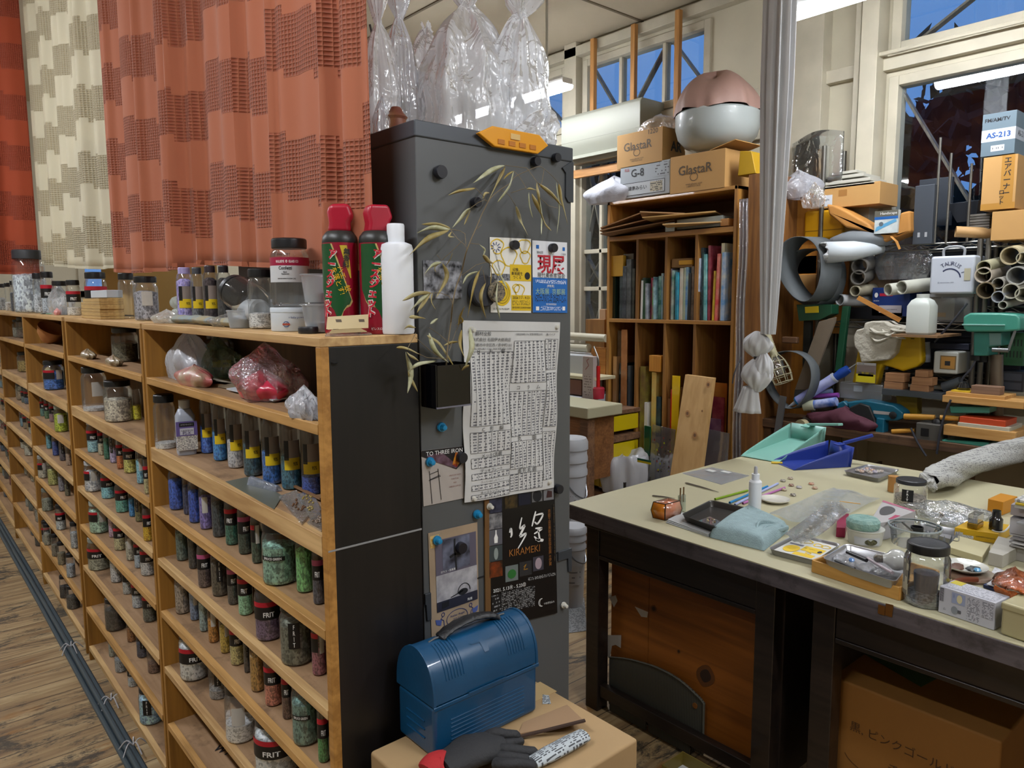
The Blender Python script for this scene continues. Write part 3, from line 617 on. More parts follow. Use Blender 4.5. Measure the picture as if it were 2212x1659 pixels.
s.txt('印象、\n美術館を\nつくる',.64,.53,INK,w=.28);s.txt('2026 7.7 - 9.23',.74,.205,INK,w=.42);s.txt('第7回京都工芸美術作家展',.75,.07,INK,w=.46);s.txt('SCREEN MUSEUM',.25,.05,INK,w=.38)
s.rect(.52,.10,.97,.17,printed('#dcb818','#2c2814',500,900,0,2,.5,.6),.0009)
s.txt('Visiting Museum',.17,.68,INK,w=.34,rot=-1.25)
s=Sheet('art_association_postcard','blue and white postcard with large red characters under a black magnet','postcard',*corners(.002,(1151,675),(1225,676),(1225,524),(1150,519)),mat('#dfe1e6',.5))
bl=mat('#1464b4',.5);wt=WHITE
s.rect(0,0,1,.49,bl);s.rect(.10,.89,.18,.94,bl);s.rect(.86,.88,.93,.93,bl);s.rect(.08,.03,.17,.085,wt,.001);s.rect(.85,.035,.93,.09,wt,.001)
s.txt('現展',.53,.67,mat('#b3122a',.5),w=.80,bold=.018);s.txt('現代美術家協会',.53,.525,INK,w=.80);s.txt('第82回',.20,.84,INK,w=.17);s.txt('ご招待',.88,.83,INK,w=.14)
s.txt('大阪展  京都展',.5,.30,mat('#9fc0a0',.5),w=.86);s.txt('[移動展]',.5,.375,wt,w=.2);s.txt('現代美術家協会',.52,.12,wt,w=.3)
s.rect(.06,.41,.96,.46,printed('#1464b4','#dfe6f2',420,700,0,2,.6,.6),.0009);s.rect(.06,.15,.96,.27,printed('#1464b4','#0c1420',300,520,0,2,.6,.55),.0009)
s.rect(.2,.03,.83,.09,printed('#1464b4','#dfe6f2',500,700,0,2,.5,.5),.0009)
s=Sheet('iron_flyer','pale flyer about iron furniture with a dark photo at its top','flyer',*corners(.002,(915,1094),(1003,1076),(1003,963),(910,974)),mat('#a9a19a',.6))
s.poly([(0,.90),(0,1),(1,1),(1,.72),(.80,.58),(.30,.78)],mat('#161216',.4));s.poly([(.1,.90),(.45,.93),(.85,.64),(.78,.60),(.28,.78)],mat('#3c1a26',.5,c2='#6b5160',vs=60),.0012)
s.poly([(.70,.68),(.78,.90),(.98,.86),(.9,.72),(.8,.62)],mat('#8c2018',.5,c2='#d08a20',vs=90),.0014)
s.txt('TO THREE IRON',.52,.935,wt,w=.85,off=.0016);
for q,yy in(('WROUGHT IRON',.48),('FURNITURE',.41),('AND',.34),('GARDEN SUPPLIES',.27)):s.txt(q,.76,yy,mat('#7a3c34',.6),h=.022)
dk=mat('#2c2a2a',.5)
for a,b_ in(((.16,.62),(.20,.02)),((.36,.64),(.42,.06)),((.16,.46),(.40,.52)),((.17,.56),(.37,.60)),((.14,.45),(.42,.50))):s.line([a,b_],.0014,dk)
def wr(u,v):return .004+.004*math.sin(9*u+5*v)*math.sin(7*v+1)+.003*math.sin(23*u+11*v)*(v*(1-v)*3)+.006*math.sin(3.2*(u+v))**2*(1-u)*u*3
s=Sheet('steel_price_sheet','large crumpled white sheet of printed price tables with white magnets','sheet',*corners(.003,(1001,1085),(1193,1052),(1204.5,696),(999.5,692)),mat('#c9c9c7',.55,bump=.3,bs=25,name='crumpled_paper'),warp=wr,nu=26)
tab=printed('#c9c9c7','#6a6a70',170,420,0,2,.52,.80,lines=82);ln=mat('#4a4a4e',.6)
def tb_(u0,v0,u1,v1,n):
 s.rect(u0,v0,u1,v1,tab,.0007)
 for i in range(n+1):
  u=u0+(u1-u0)*i/n;s.line([(u,v0+(v1-v0)*k/6)for k in range(7)],.0007,ln,.0014)
 for v in(v0,v1):s.line([(u0+(u1-u0)*k/6,v)for k in range(7)],.0007,ln,.0014)
tb_(.06,.42,.47,.83,9);tb_(.06,.27,.47,.385,6);tb_(.06,.185,.47,.24,6);tb_(.06,.12,.47,.155,6);tb_(.06,.06,.47,.09,6);tb_(.06,.01,.47,.035,6)
tb_(.48,.65,.84,.89,8);tb_(.48,.34,.84,.60,8);tb_(.48,.15,.84,.31,8);tb_(.48,.02,.84,.12,8);tb_(.85,.72,.98,.90,4);tb_(.85,.38,.98,.70,4);tb_(.85,.06,.98,.35,4)
s.line([(.06+.92*k/10,.945)for k in range(11)],.0008,ln,.0014)
for q,u,v,w_ in(('鋼材全般',.18,.93,.14),('株式会社 石田伊太郎商店',.26,.898,.36),('京都市中京区西ノ京中町132',.27,.868,.36),('TEL 075-821-1161  FAX 075-821-1195',.27,.846,.36),('H        形        鋼',.26,.838-.005,.26),('C     形     鋼',.27,.402,.22),('メッキC形鋼',.27,.253,.22),('デッキプレート',.27,.168,.24),('スーパーEデッキプレート',.28,.104,.26),('キーストンプレート',.28,.045,.26),('コ      ラ      ム',.66,.622,.24),('丸        鋼',.66,.325,.2),('異 形 丸 鋼',.66,.135,.2),('一般構造用鋼管(STK)',.57,.927,.17),('配管用鋼管(SGP)',.74,.927,.15),('角パイプ',.90,.927,.09)):
 s.txt(q,u,v,INK,w=w_,off=.002)
s=Sheet('beige_flyer','long beige flyer with two silver photos and blue winged figures','flyer',*corners(.002,(933,1392),(1035,1352),(1031,1128),(925,1152)),mat('#a08b72',.65,var=.12,vs=12))
s.rect(.03,.86,.20,.97,mat('#b98a22',.5,c2='#d9c38a',vs=200));g1=mat('#5d5867',.4)
s.rect(.12,.60,.96,.92,g1,.001);s.rect(.26,.62,.82,.91,mat('#20202a',.35,c2='#6f7488',vs=30),.0014);s.rect(.12,.34,.97,.60,mat('#8e8c92',.4,c2='#b6b4b8',vs=40),.001);s.rect(.12,.27,.97,.36,mat('#2c2c38',.3),.0014)
s.line([(.53,.61),(.52,.70),(.50,.80),(.51,.90)],.0035,INK,.002);s.line([(.40,.74),(.50,.76),(.64,.75)],.005,INK,.002)
s.poly([(.66+.10*math.cos(a),.39+.03*math.sin(a))for a in[i*math.pi/8 for i in range(16)]],INK,.002);s.line([(.56+.12+.13*math.cos(a),.39+.075*math.sin(a))for a in[i*math.pi/10 for i in range(11)]],.0016,INK,.002);s.line([(.40,.37),(.66,.40)],.002,INK,.002)
s.poly([(.22,.345),(.36,.35),(.36,.30),(.22,.29)],INK,.002)
s.txt('ガラス・金属展',.36,.625,wt,w=.30,off=.002);s.txt('陶展',.80,.30,wt,w=.10,off=.002)
blu=mat('#23356e',.5);s.line([(.53+.22*math.cos(a),.165+.075*math.sin(a))for a in[i*math.pi/12 for i in range(24)]],.0012,blu,closed=True)
s.txt('Atelier Angel',.53,.19,blu,w=.30);s.txt('鈴木 友子',.53,.16,blu,w=.16);s.rect(.40,.115,.66,.145,printed('#a08b72','#3c3c60',600,900,0,2,.4,.5))
for cx,sg in((.24,1),(.82,-1)):
 s.line([(cx,.22),(cx-.05*sg,.20),(cx+.01,.18),(cx+.02*sg,.12),(cx-.06*sg,.10),(cx-.02*sg,.05),(cx-.08*sg,.03)],.0014,blu)
 s.line([(cx+.03*math.cos(a),.235+.018*math.sin(a))for a in[i*math.pi/5 for i in range(10)]],.0014,blu,closed=True)
 s.poly([(cx-.03*sg,.19),(cx-.16*sg,.21),(cx-.14*sg,.16),(cx-.05*sg,.14)],mat('#4a5a96',.6),.001)
s=Sheet('black_poster','black exhibition poster with a large white brush character in its middle','poster',*corners(.004,(1054,1360),(1204,1324),(1198,1050),(1053,1070)),mat('#0d0b0d',.35),th=.003)
for k,(u0,v0,u1,v1,m)in enumerate(((.02,.865,.20,1.0,mat('#3a3c50',.4,c2='#14162c',vs=60)),(.02,.745,.20,.86,mat('#4a4a50',.4,c2='#8a8a8c',vs=80)),(.02,.625,.20,.74,mat('#5a5a62',.4)),(.02,.505,.20,.62,mat('#3a4244',.4)),(.02,.385,.20,.50,mat('#8a3a10',.4,c2='#2a1c10',vs=40)),(.24,.88,.42,1,mat('#1c1710',.4,c2='#4a3a1c',vs=80)),(.44,.89,.62,1,mat('#12162a',.4)),(.64,.90,.80,1,mat('#6a6a6c',.4)),(.82,.90,.98,1,mat('#78787c',.4)),(.24,.33,.42,.45,mat('#6a7270',.4)),(.44,.35,.62,.46,mat('#2c2c2e',.4)),(.64,.37,.80,.48,mat('#3c3a44',.4)))):
 s.rect(u0,v0,u1,v1,m)
s.poly([(.11+.022*a,.64+.08*b_)for a,b_ in((-1,0),(-1.2,.5),(-.4,.85),(-.3,1.2),(.3,1.2),(.4,.85),(1.2,.5),(1,0))],WHITE,.0012);s.poly([(.11+.03*math.cos(a),.56+.045*math.sin(a))for a in[i*math.pi/8 for i in range(16)]],mat('#8a9490',.4),.0012)
s.poly([(.33+.06*math.cos(a),.385+.035*math.sin(a))for a in[i*math.pi/8 for i in range(16)]],mat('#2c6a30',.4),.0012);s.poly([(.72+.05*math.cos(a),.425+.045*math.sin(a))for a in[i*math.pi/8 for i in range(16)]],mat('#a08f98',.4),.0012)
s.line([(.50,.42),(.54,.44),(.50,.40),(.56,.40)],.0016,mat('#a87a2c',.4),.0012);s.poly([(.72+.07*math.cos(a),.945+.045*math.sin(a))for a in[i*math.pi/8 for i in range(16)]],INK,.0012);s.poly([(.86,.92),(.95,.92),(.95,.965),(.88,.975)],mat('#3c2224',.4),.0012)
def brush(pts,w,name='brush_stroke'):
 q=smooth_pts([(u,v,0)for u,v in pts],6);n=len(q);b=MB();L=[s.at(p.x,p.y,.0014)for p in q]
 for i in range(n-1):
  d=(L[i+1]-L[i]).normalized().cross(s.n);w0=w*(.45+.55*math.sin(math.pi*(i+.6)/(n+.2)));w1=w*(.45+.55*math.sin(math.pi*(i+1.6)/(n+.2)))
  b.add([L[i]-d*w0,L[i+1]-d*w1,L[i+1]+d*w1,L[i]+d*w0],[(0,1,2,3)])
 b.build(name,WHITE,s.root,smooth=False)
brush([(.30,.70),(.32,.73),(.33,.68),(.31,.665)],.0028)
brush([(.48,.80),(.45,.72),(.52,.735),(.45,.66),(.54,.67),(.42,.57)],.0030)
brush([(.69,.83),(.63,.72)],.0026);brush([(.68,.80),(.80,.80),(.72,.735),(.67,.75)],.0026);brush([(.68,.70),(.78,.69),(.66,.66)],.0026);brush([(.72,.69),(.74,.60),(.66,.64)],.0026);brush([(.68,.615),(.78,.60),(.80,.595)],.0032)
gold=mat('#96602c',.5)
s.txt('KIRAMEKI',.52,.545,gold,w=.45);s.txt('京\n都\n工\n芸\n美\n術\n作\n家\n協\n会\n展\nin\n伊\n賀',.90,.61,gold,h=.44)
s.txt('2021. 5.13㊍ - 5.23㊐',.30,.285,WHITE,w=.46);s.txt('つなぎの人々',.87,.10,WHITE,w=.16);s.txt('☾',.74,.115,WHITE,w=.06)
s.rect(.56,.305,.98,.33,printed('#0d0b0d','#a9a9a9',500,700,0,2,.5,.5),.001);s.rect(.18,.10,.66,.26,printed('#0d0b0d','#8c8c8c',260,500,0,2,.5,.55),.001);s.rect(.05,.10,.17,.25,printed('#0d0b0d','#8c8c8c',120,400,0,2,.4,.4),.001)
s.rect(.965,.42,.985,.86,printed('#0d0b0d','#4a3a24',300,500,0,2,.7,.6),.001)
a=pp(1044,1090);b_=pp(1046,1345)
T(MB().box(a.x,a.x+.014,YC-.0045,YC-.001,b_.z,a.z+.01).build('cardboard_strip',mat('#6b4a22',.8)),'narrow brown cardboard strip between the beige flyer and the black poster','cardboard')
# black box with smoky front, holding the dried bamboo
Xb=pp(909,830).x;yf=ax(942,830,Xb).y;zt=ax(942.5,789,Xb).z;zb=ax(941.6,884,Xb).z;xr=ay(1017,830,yf).x
bx=thing('black_box_vase','small black acrylic box hung on the cabinet, holding the bamboo','box',(Xb,yf,zb))
w_,d_,h_=xr-Xb,YC-.002-yf,zt-zb;ba=mat('#08080b',.12,coat=.6,name='black_acrylic');q=.003
MB().box(0,q,.001,d_,0,h_).box(w_-q,w_,.001,d_,0,h_).box(q,w_-q,.001,d_,0,q).box(q,w_-q,d_-q,d_,0,h_).build('case',ba,bx)
MB().box(q,w_-q,.0,.002,q,h_*.98).build('smoky_front',clear((.18,.12,.10),.2),bx)
MB().box(0,w_,-.001,.003,0,q).build('front_rim',mat('#8d8da0',.15,.6),bx)
bam=mat('#6f6046',.6);lf=mat('#a59a6c',.55,c2='#8a7430',vs=30,bump=.5,bs=80,stretch=(1,1,.1),name='dried_leaf');lf2=mat('#b3b394',.5,c2='#98976f',vs=40,bump=.5,bs=80,name='dried_leaf_pale')
br=thing('bamboo_branch','dried bamboo branch with curled yellow leaves in the black box','branch',(Xb+w_*.5,yf+d_*.5,zb+.01))
o_=br.location;K=4.148
def yp(x,y):return YC-.045-.018*math.sin(x*.011)-.012*math.cos(y*.013)
def c2(x,y):X,Y=850+x/K,300+y/K;return ay(X,Y,yp(x,y))-o_
def c3(x,y):return c2(x,y+380*K)
main=[c3(470,520),c3(475,415),c3(490,250),c2(515,1640),c2(530,1480),c2(560,1330),c2(610,1190),c2(640,1060),c2(660,990),c2(700,890),c2(740,800),c2(790,680),c2(830,600),c2(850,560),c2(880,520),c2(950,460),c2(1040,400),c2(1090,340),c2(1190,290),c2(1290,250),c2(1340,262),c2(1420,330),c2(1480,395)]
MB().tube(smooth_pts(main,3),[.0016-.0011*i/(len(main)*3-3)for i in range(len(main)*3-2)],6).build('stem',bam,br)
for tw in(((850,560),(820,545),(760,570),(690,620)),((830,560),(800,505),(735,440)),((660,990),(640,950),(570,890),(510,810)),((650,950),(640,850),(600,825),(515,810)),((690,935),(770,945)),((610,1225),(740,1130),(830,1105)),((1000,237),(1100,250),(1195,262)),((950,460),(1000,475),(1040,510),(1095,600)),((1050,485),(1190,440)),((1080,290),(1130,340),(1190,440)),((1195,262),(1290,390),(1430,540)),((1350,270),(1330,390),(1300,440)),((1315,530),(1390,600),(1470,620)),((530,1480),(500,1410),(420,1380),(330,1380)),((620,910),(520,1010),(430,1090),(390,1040)),((850,560),(1000,237)),((790,770),(745,810)),((850,1105),(900,1170),(950,1260)),((795,1140),(770,1190)),((800,1170),(825,1290)),((520,1850),(420,1760),(320,1690)),((500,1900),(560,1720),(600,1640)),((470,1995),(330,1900),(200,1780)),((470,1970),(300,1960),(130,1880)),((200,1740),(150,1830),(130,1870))):
 MB().tube([c2(*q)for q in tw],.0006,5).build('twig',bam,br)
LV=[((1000,240),(860,290),(715,395)),((1000,250),(950,370),(850,555)),((1075,290),(1020,320),(985,365)),((1080,290),(1040,440),(930,570)),((735,440),(620,455),(490,505)),((860,485),(820,490),(800,540)),((690,620),(620,690),(525,800)),((690,640),(670,700),(632,772)),((512,805),(380,770),(250,765)),((510,808),(350,800),(210,845)),((500,815),(330,880),(140,1045)),((520,830),(500,870),(550,880)),((770,945),(820,990),(800,1050)),((800,1040),(850,1090),(900,1115)),((865,1110),(880,1210),(870,1310)),((900,1115),(980,1250),(1020,1350)),((1095,600),(1140,720),(1205,865)),((1190,450),(1240,445),(1285,460)),((1215,480),(1225,600),(1250,710)),((1240,490),(1290,600),(1330,690)),((1285,390),(1300,500),(1310,620)),((1312,540),(1335,700),(1325,860)),((1320,640),(1360,750),(1415,825)),((1480,400),(1520,570),(1562,770)),((1460,390),(1490,620),(1465,850)),((1300,400),(1420,500),(1515,608)),((530,1020),(510,1080),(470,1140)),((430,1100),(350,1140),(275,1215)),((440,1110),(480,1230),(380,1425)),((430,1110),(375,1150),(380,1195)),((760,1190),(670,1230),(620,1300)),((770,1180),(715,1380),(663,1605)),((828,1290),(780,1420),(830,1610)),((940,1250),(930,1430),(955,1620)),((350,1380),(345,1460),(380,1530)),((340,1385),(210,1400),(80,1450)),((320,1385),(230,1470),(150,1545)),((330,1390),(260,1480),(210,1560)),((640,1500),(600,1600),(580,1680)),((320,1740),(370,1900),(495,2005)),((300,1760),(420,1830),(545,2045)),((200,1690),(140,1680),(90,1710)),((400,1610),(350,1640),(330,1660)),((140,1600),(210,1590),(290,1610)),((25,1872),(120,1870),(230,1930)),((110,1910),(160,2080),(125,2280)),((120,1910),(170,1950),(225,1990)),((130,2080),(165,2170),(218,2268)),((380,1990),(230,2010),(130,2090)),((610,1710),(600,1830),(640,1970)),((600,1590),(620,1640),(555,1670)),((690,1690),(700,1870),(640,2050)),((580,1820),(510,1830),(450,1850)),((680,2030),(640,2050),(600,2090))]
rl=random.Random(9)
for i,tri in enumerate(LV):
 c=smooth_pts([c2(*q)for q in tri],5);n=len(c);L=(c[-1]-c[0]).length;ww=min(.0050,.0016+L*.045)*rl.uniform(.75,1.2);b=MB();ph=rl.uniform(0,6)
 vs=[]
 for k,p in enumerate(c):
  d=(c[min(k+1,n-1)]-c[max(k-1,0)]).normalized();sd=d.cross(Vector((0,1,0))).normalized();a=.9*math.sin(ph+k*.28);sd=sd*math.cos(a)+Vector((0,1,0))*math.sin(a);nn=sd.cross(d)
  t_=k/(n-1);wk=ww*math.sin(math.pi*min(1,t_**.8*.97+.02))**1.15
  vs+=[p-sd*wk+nn*wk*.5,p,p+sd*wk+nn*wk*.5]
 b.add(vs,[(3*k+j,3*k+j+1,3*k+j+4,3*k+j+3)for k in range(n-1)for j in(0,1)]).build('leaf',lf if i%3 else lf2,br,solid=.0003,ang=80)
 # yellow hanger on the cabinet's top edge
a=pp(1022,288);b_=pp(1174,305)
t=thing('yellow_plastic_hanger','yellow plastic strip clipped over the front top edge of the cabinet','hanger',((a.x+b_.x)/2,YC-.012,CZT-.012))
L=(b_.x-a.x);ym=mat('#e39a0c',.35,name='yellow_plastic')
MB().prism([(-L/2,.004),(-L*.30,.022),(L*.36,.022),(L/2,.004),(L*.34,-.016),(-L*.28,-.016)],-.004,.006,'xz').build('plate',ym,t,bevel=.002)
for k in range(4):MB().box(-L*.24+k*L*.15,-L*.24+k*L*.15+L*.09,-.0055,-.004,-.010,-.001).build('recess',mat('#b9700a',.5),t)
MB().box(-.012,.012,-.006,-.004,.003,.014).build('label_plate',mat('#d9b470',.4),t)
# plastic bags on the cabinet
bagm=clear((.97,.98,1),.14,.82,(.95,.97,1),.9,14,.20,.55);bagm2=clear((.96,.98,1),.18,.60,(.87,.9,.96),.6,18,.15,.55)
def bag(name,label,px,ytop,ybot,wpx,Y,m,seed,knot=.80,flare=.5,lean=0,squash=.8,inside=None,base=CZT,cat='bag',folds=1.0):
 p=ay(px,ybot,Y);k=mpp(p);top=ay(px,ytop,Y).z;h=top-base;r=wpx*k/2
 t=thing(name,label,cat,(p.x,Y,base+.0015),group=None);rd=random.Random(seed);ph=[rd.uniform(0,6.28)for _ in range(8)]
 def prof(s):
  if s<knot:return(1.0*(1-(s/knot)**3.4)**.8*.92+.08)if s>.06 else(.82+2.5*s)
  return .08+flare*((s-knot)/(1-knot))**.8
 def fn(u,v):
  a=u*2*math.pi;s=v;rr=r*prof(s);f=(.30*s+.08)*folds
  rr*=1+f*(.35*math.sin(5*a+ph[0]+s*2)+.30*math.sin(9*a+ph[1]-s*3)+.22*math.sin(15*a+ph[2])+.12*math.sin(23*a+ph[3]+4*s))+.06*math.sin(6*s*3+2*a+ph[4])
  return(rr*math.cos(a)+lean*r*s*s,rr*math.sin(a)*squash,h*s+.012*math.sin(3*a+ph[5])*s)
 MB().grid(fn,90,34,True).build('bag_film',m,t,ang=70)
 return t
t=bag('clear_bag','clear bag with a metal bent rod, next to the orange curtain',822,-40,268,88,1.42,bagm,1,.74,.6)
MB().tube([(-.02,0,.25),(.0,.0,.17),(-.018,0,.13),(-.03,0,.12)],.0022,6).build('bent_wire',mat('#4c4c50',.4,.5),t)
t=bag('clear_bag','shiny clear bag tied at the top, second from the curtain',866,-30,262,88,1.46,bagm2,2,.80,.6)
MB().box(-.014,.014,.0,.01,.03,.13).build('dark_card',mat('#54452c',.6),t)
t=bag('clear_bag','wide white plastic bag leaning behind the tied bags',925,60,275,130,1.66,bagm,3,.97,.1)
t=bag('clear_bag','large white plastic bag standing in the middle of the cabinet top',1010,-18,285,208,1.38,bagm,4,.90,.30)
dkm=mat('#2b2c30',.35)
def bagged(t,x,z,r,h,nm='lamp_fitting'):
 o=MB().lathe([(0,0),(r*.5,0),(r*.5,h*.2),(r,h*.25),(r,h*.7),(r*.6,h*.85),(r*.5,h),(0,h)],20).build(nm,dkm,t);o.location=(x,0,z);return o
bagged(t,.004,.05,.016,.11)
t=bag('clear_bag','white plastic bag with a pointed ear, right of the large bag',1122,-8,300,142,1.31,bagm,5,.88,.5,lean=.10)
bagged(t,.0,.085,.013,.055);bagged(t,.002,.03,.008,.04,'lamp_neck')
t=bag('clear_bag','low crumpled white bag slumped at the right corner of the cabinet',1150,235,306,96,1.25,bagm,6,.95,.1,lean=.9,squash=.9)
p=ay(826,272,1.40)
o=MB().lathe([(0,0),(.018,0),(.022,.008),(.020,.045),(.024,.05),(.016,.058),(.010,.07),(0,.07)],20).build('brown_pot',mat('#7a4436',.5,c2='#a8794c',vs=20));o.location=(p.x,1.345,CZT+.001);T(o,'small brown pot wrapped in plastic, at the curtain edge','pot')
t=bag('clear_bag','thin clear wrap around the small brown pot',826,215,280,40,1.345,bagm2,8,.9,.2)
o=Sheet('newspaper_sheet','sheet of newspaper under the bags on the cabinet top','newspaper',(CX0+.01,1.20,CZT+.0012),(CX1-.04,1.20,CZT+.0012),(CX1-.04,1.9,CZT+.0012),(CX0+.01,1.9,CZT+.0012),printed('#c9c3ae','#6f6a5e',120,240,0,1))
# curtains
def curtain_mat(c,cw,trans=.25):
 m,t,b=nt('waffle_cloth')
 s=N(t,'ShaderNodeSeparateXYZ');t.links.new(coord(t),s.inputs[0])
 def M(op,a,b_=None,c_=None):
  n=N(t,'ShaderNodeMath',operation=op)
  for i,q in enumerate((a,b_,c_)):
   if q is None:continue
   if isinstance(q,(int,float)):n.inputs[i].default_value=q
   else:t.links.new(q,n.inputs[i])
  return n.outputs[0]
 cy=M('MULTIPLY',s.outputs[1],1/.098);ci=M('FLOOR',cy);off=M('MULTIPLY',M('MODULO',M('ADD',ci,100),4),.27)
 cz=M('FLOOR',M('ADD',M('MULTIPLY',s.outputs[2],1/.125),M('MULTIPLY',off,3.1)))
 chk=M('MODULO',M('ADD',M('ADD',cz,ci),200),2)
 g=M('MULTIPLY',M('ABSOLUTE',M('SINE',M('MULTIPLY',s.outputs[1],math.pi/.0085))),M('ABSOLUTE',M('SINE',M('MULTIPLY',s.outputs[2],math.pi/.0085))))
 hgt=M('MULTIPLY',M('POWER',g,.6),chk)
 mm=N(t,'ShaderNodeMix',data_type='RGBA');t.links.new(M('MULTIPLY',hgt,.8),mm.inputs['Factor']);mm.inputs[6].default_value=lin(c);mm.inputs[7].default_value=lin(cw)  # waffle pits get a darker colour, their self-shading painted in
 t.links.new(mm.outputs[2],b.inputs['Base Color']);b.inputs['Roughness'].default_value=.85;b.inputs['Sheen Weight'].default_value=.2
 inv=M('SUBTRACT',1,hgt);addbump(t,b,inv,.9,.004)
 tr=N(t,'ShaderNodeBsdfTranslucent');t.links.new(mm.outputs[2],tr.inputs[0]);mx=N(t,'ShaderNodeMixShader');mx.inputs[0].default_value=trans
 t.links.new(b.outputs[0],mx.inputs[1]);t.links.new(tr.outputs[0],mx.inputs[2]);t.links.new(mx.outputs[0],t.nodes['Material Output'].inputs[0])
 return m
XC=.700;RODZ=3.33
def curtain(name,label,ya,yb,bottoms,pleats,m,seed,X=XC,flare=0):
 """ya<yb; bottoms: (y, z) of the hem; pleats: list of (y, width, depth)"""
 rd=random.Random(seed);ph=[rd.uniform(0,6.28)for _ in range(4)];L=yb-ya;n=int(L/.006)
 t=thing(name,label,'curtain',(X,ya,1.5),group='cloth curtains over the shelves')
 def hem(y):
  for(a,za),(c,zc)in zip(bottoms,bottoms[1:]):
   if a<=y<=c:return za+(zc-za)*(y-a)/(c-a)
  return bottoms[0][1]if y<bottoms[0][0]else bottoms[-1][1]
 def fn(u,v):
  y=L*u;zb_=hem(ya+y);z=zb_+(RODZ-zb_)*v
  d=.006*math.sin(38*y+ph[0])+.004*math.sin(71*y+ph[1]+v)
  for(py,pw,pd)in pleats:
   q=(y-py-.02*(1-v)*math.sin(py*9))/pw;d+=pd*(math.exp(-q*q)*(1+.3*(1-v)))
  return(-d,y+flare*(1-v)*(u-.5),z-1.5)
 MB().grid(fn,n,46).build('cloth',m,t,solid=.0016,ang=80)
 MB().grid(lambda u,v:tuple(Vector(fn(u,v*.012/(RODZ-1.5)))+Vector((-.002,0,0))),n,3).build('hem',m,t,ang=80)
 return t
cor=curtain_mat('#bd7150','#9c4c33');ccr=curtain_mat('#e3dcc4','#b8a67c',.4);crd=curtain_mat('#b5502e','#a0442a',.3)
y0c=ax(791,300,XC).y;y1c=ax(238,300,XC).y
hb=[(ax(x,y,XC).y,ax(x,y,XC).z)for x,y in((786,586),(700,583),(560,578),(450,572),(388,584),(300,590),(215,584))]
hb=[(y0c,hb[0][1])]+sorted(hb)
pl=[(ax(x,300,XC).y-y0c,w_,d_)for x,w_,d_ in((760,.03,.018),(723,.012,.022),(640,.06,.012),(611,.010,.024),(524,.010,.026),(470,.05,.010),(447,.010,.024),(405,.014,.04),(370,.05,.020),(322,.02,.028),(290,.04,.02),(262,.02,.03))]
curtain('terracotta_curtain','terracotta waffle checked curtain beside the grey cabinet',y0c,y1c,hb,pl,cor,3,flare=.05)
y2=ax(228,300,XC).y;y3=ax(76,300,XC).y
hz=[(ax(x,y,XC).y,ax(x,y,XC).z)for x,y in((225,582),(170,580),(100,570))]
curtain('cream_curtain','cream waffle checked curtain hanging between the two red ones',y2,y3,sorted(hz),[(k*.17+.04,.03,.03 if k%2 else .015)for k in range(13)],ccr,5)
y4=y3-.05;y5=y4+2.0
y4=y3+.02;zr0=ax(60,588,.58).z;t=curtain('red_curtain','dark orange red curtain at the left edge',y4,y4+.7,[(y4,zr0),(y4+.7,zr0)],[(k*.12+.05,.04,.03)for k in range(6)],crd,7,X=XC-.02);t.rotation_euler=(0,0,1.25)
T(MB().tube([(XC,YC+.02,RODZ+.01),(XC,7.2,RODZ+.01)],.010,10).build('curtain_rod',mat('#b9b4a6',.4,.5)),'curtain rod above the three curtains','rod')
kraft=mat('#a98a50',.8,var=.08,vs=4,bump=.1,bs=20,name='cardboard')
for k,(y,z,w_,h_)in enumerate(((3.3,1.40,.5,.30),(3.35,1.705,.45,.28),(3.2,1.99,.5,.12))):
 o=MB().box(0,.35,0,w_,0,h_).build('cardboard_box',kraft,bevel=.004);o.location=(.80,y,z);T(o,'cardboard box behind the curtain gap, %s of the three stacked'%('bottom','middle','top')[k],'box','boxes behind the curtains')
o=MB().box(0,.42,-.1,.8,0,.03).build('back_shelf_top',wood('#8a6a2f','#a9853f','y'),bevel=.002);o.location=(.775,3.15,1.365);T(o,'wooden board carrying the boxes behind the curtains','board')
T(MB().box(.78,1.18,3.06,3.10,0,1.364).box(.78,1.18,3.90,3.94,0,1.364).build('back_trestle',wood('#8a6a2f','#a9853f','z')),'wooden frame under the board behind the curtains','frame')
# helpers for single things
def lath(t,name,prof,m,n=28,loc=(0,0,0),**k):
 o=MB().lathe(prof,n,**k).build(name,m,t);o.location=loc;return o
def slab(name,label,cat,X,xl,xr,yt,yb,d,m,bevel=.002,group=None,one=True,yref=None):
 """box whose -X face shows between pixels xl..xr, yt..yb on the plane X; returns (object, face)"""
 ym=(yt+yb)/2;a=ax(xl,yref or ym,X);b=ax(xr,yref or ym,X);z1=ax((xl+xr)/2,yt,X).z;z0=ax((xl+xr)/2,yb,X).z
 L=a.y-b.y;h=z1-z0;o=thing(name,label,cat,(X,b.y,z0),group=group)
 MB().box(0,d,0,L,0,h).build('body',m,o,bevel=bevel)
 f=Sheet(None,None,None,(X,a.y,z0),(X,b.y,z0),(X,b.y,z1),(X,a.y,z1),None,parent=o)
 f.n=Vector((-1,0,0));f.L=L;f.h=h;f.d=d
 f.side=Sheet(None,None,None,(X,b.y,z0),(X+d,b.y,z0),(X+d,b.y,z1),(X,b.y,z1),None,parent=o);f.side.n=Vector((0,-1,0))
 f.top=Sheet(None,None,None,(X,a.y,z1),(X,b.y,z1),(X+d,b.y,z1),(X+d,a.y,z1),None,parent=o);f.top.n=Vector((0,0,1))
 return o,f
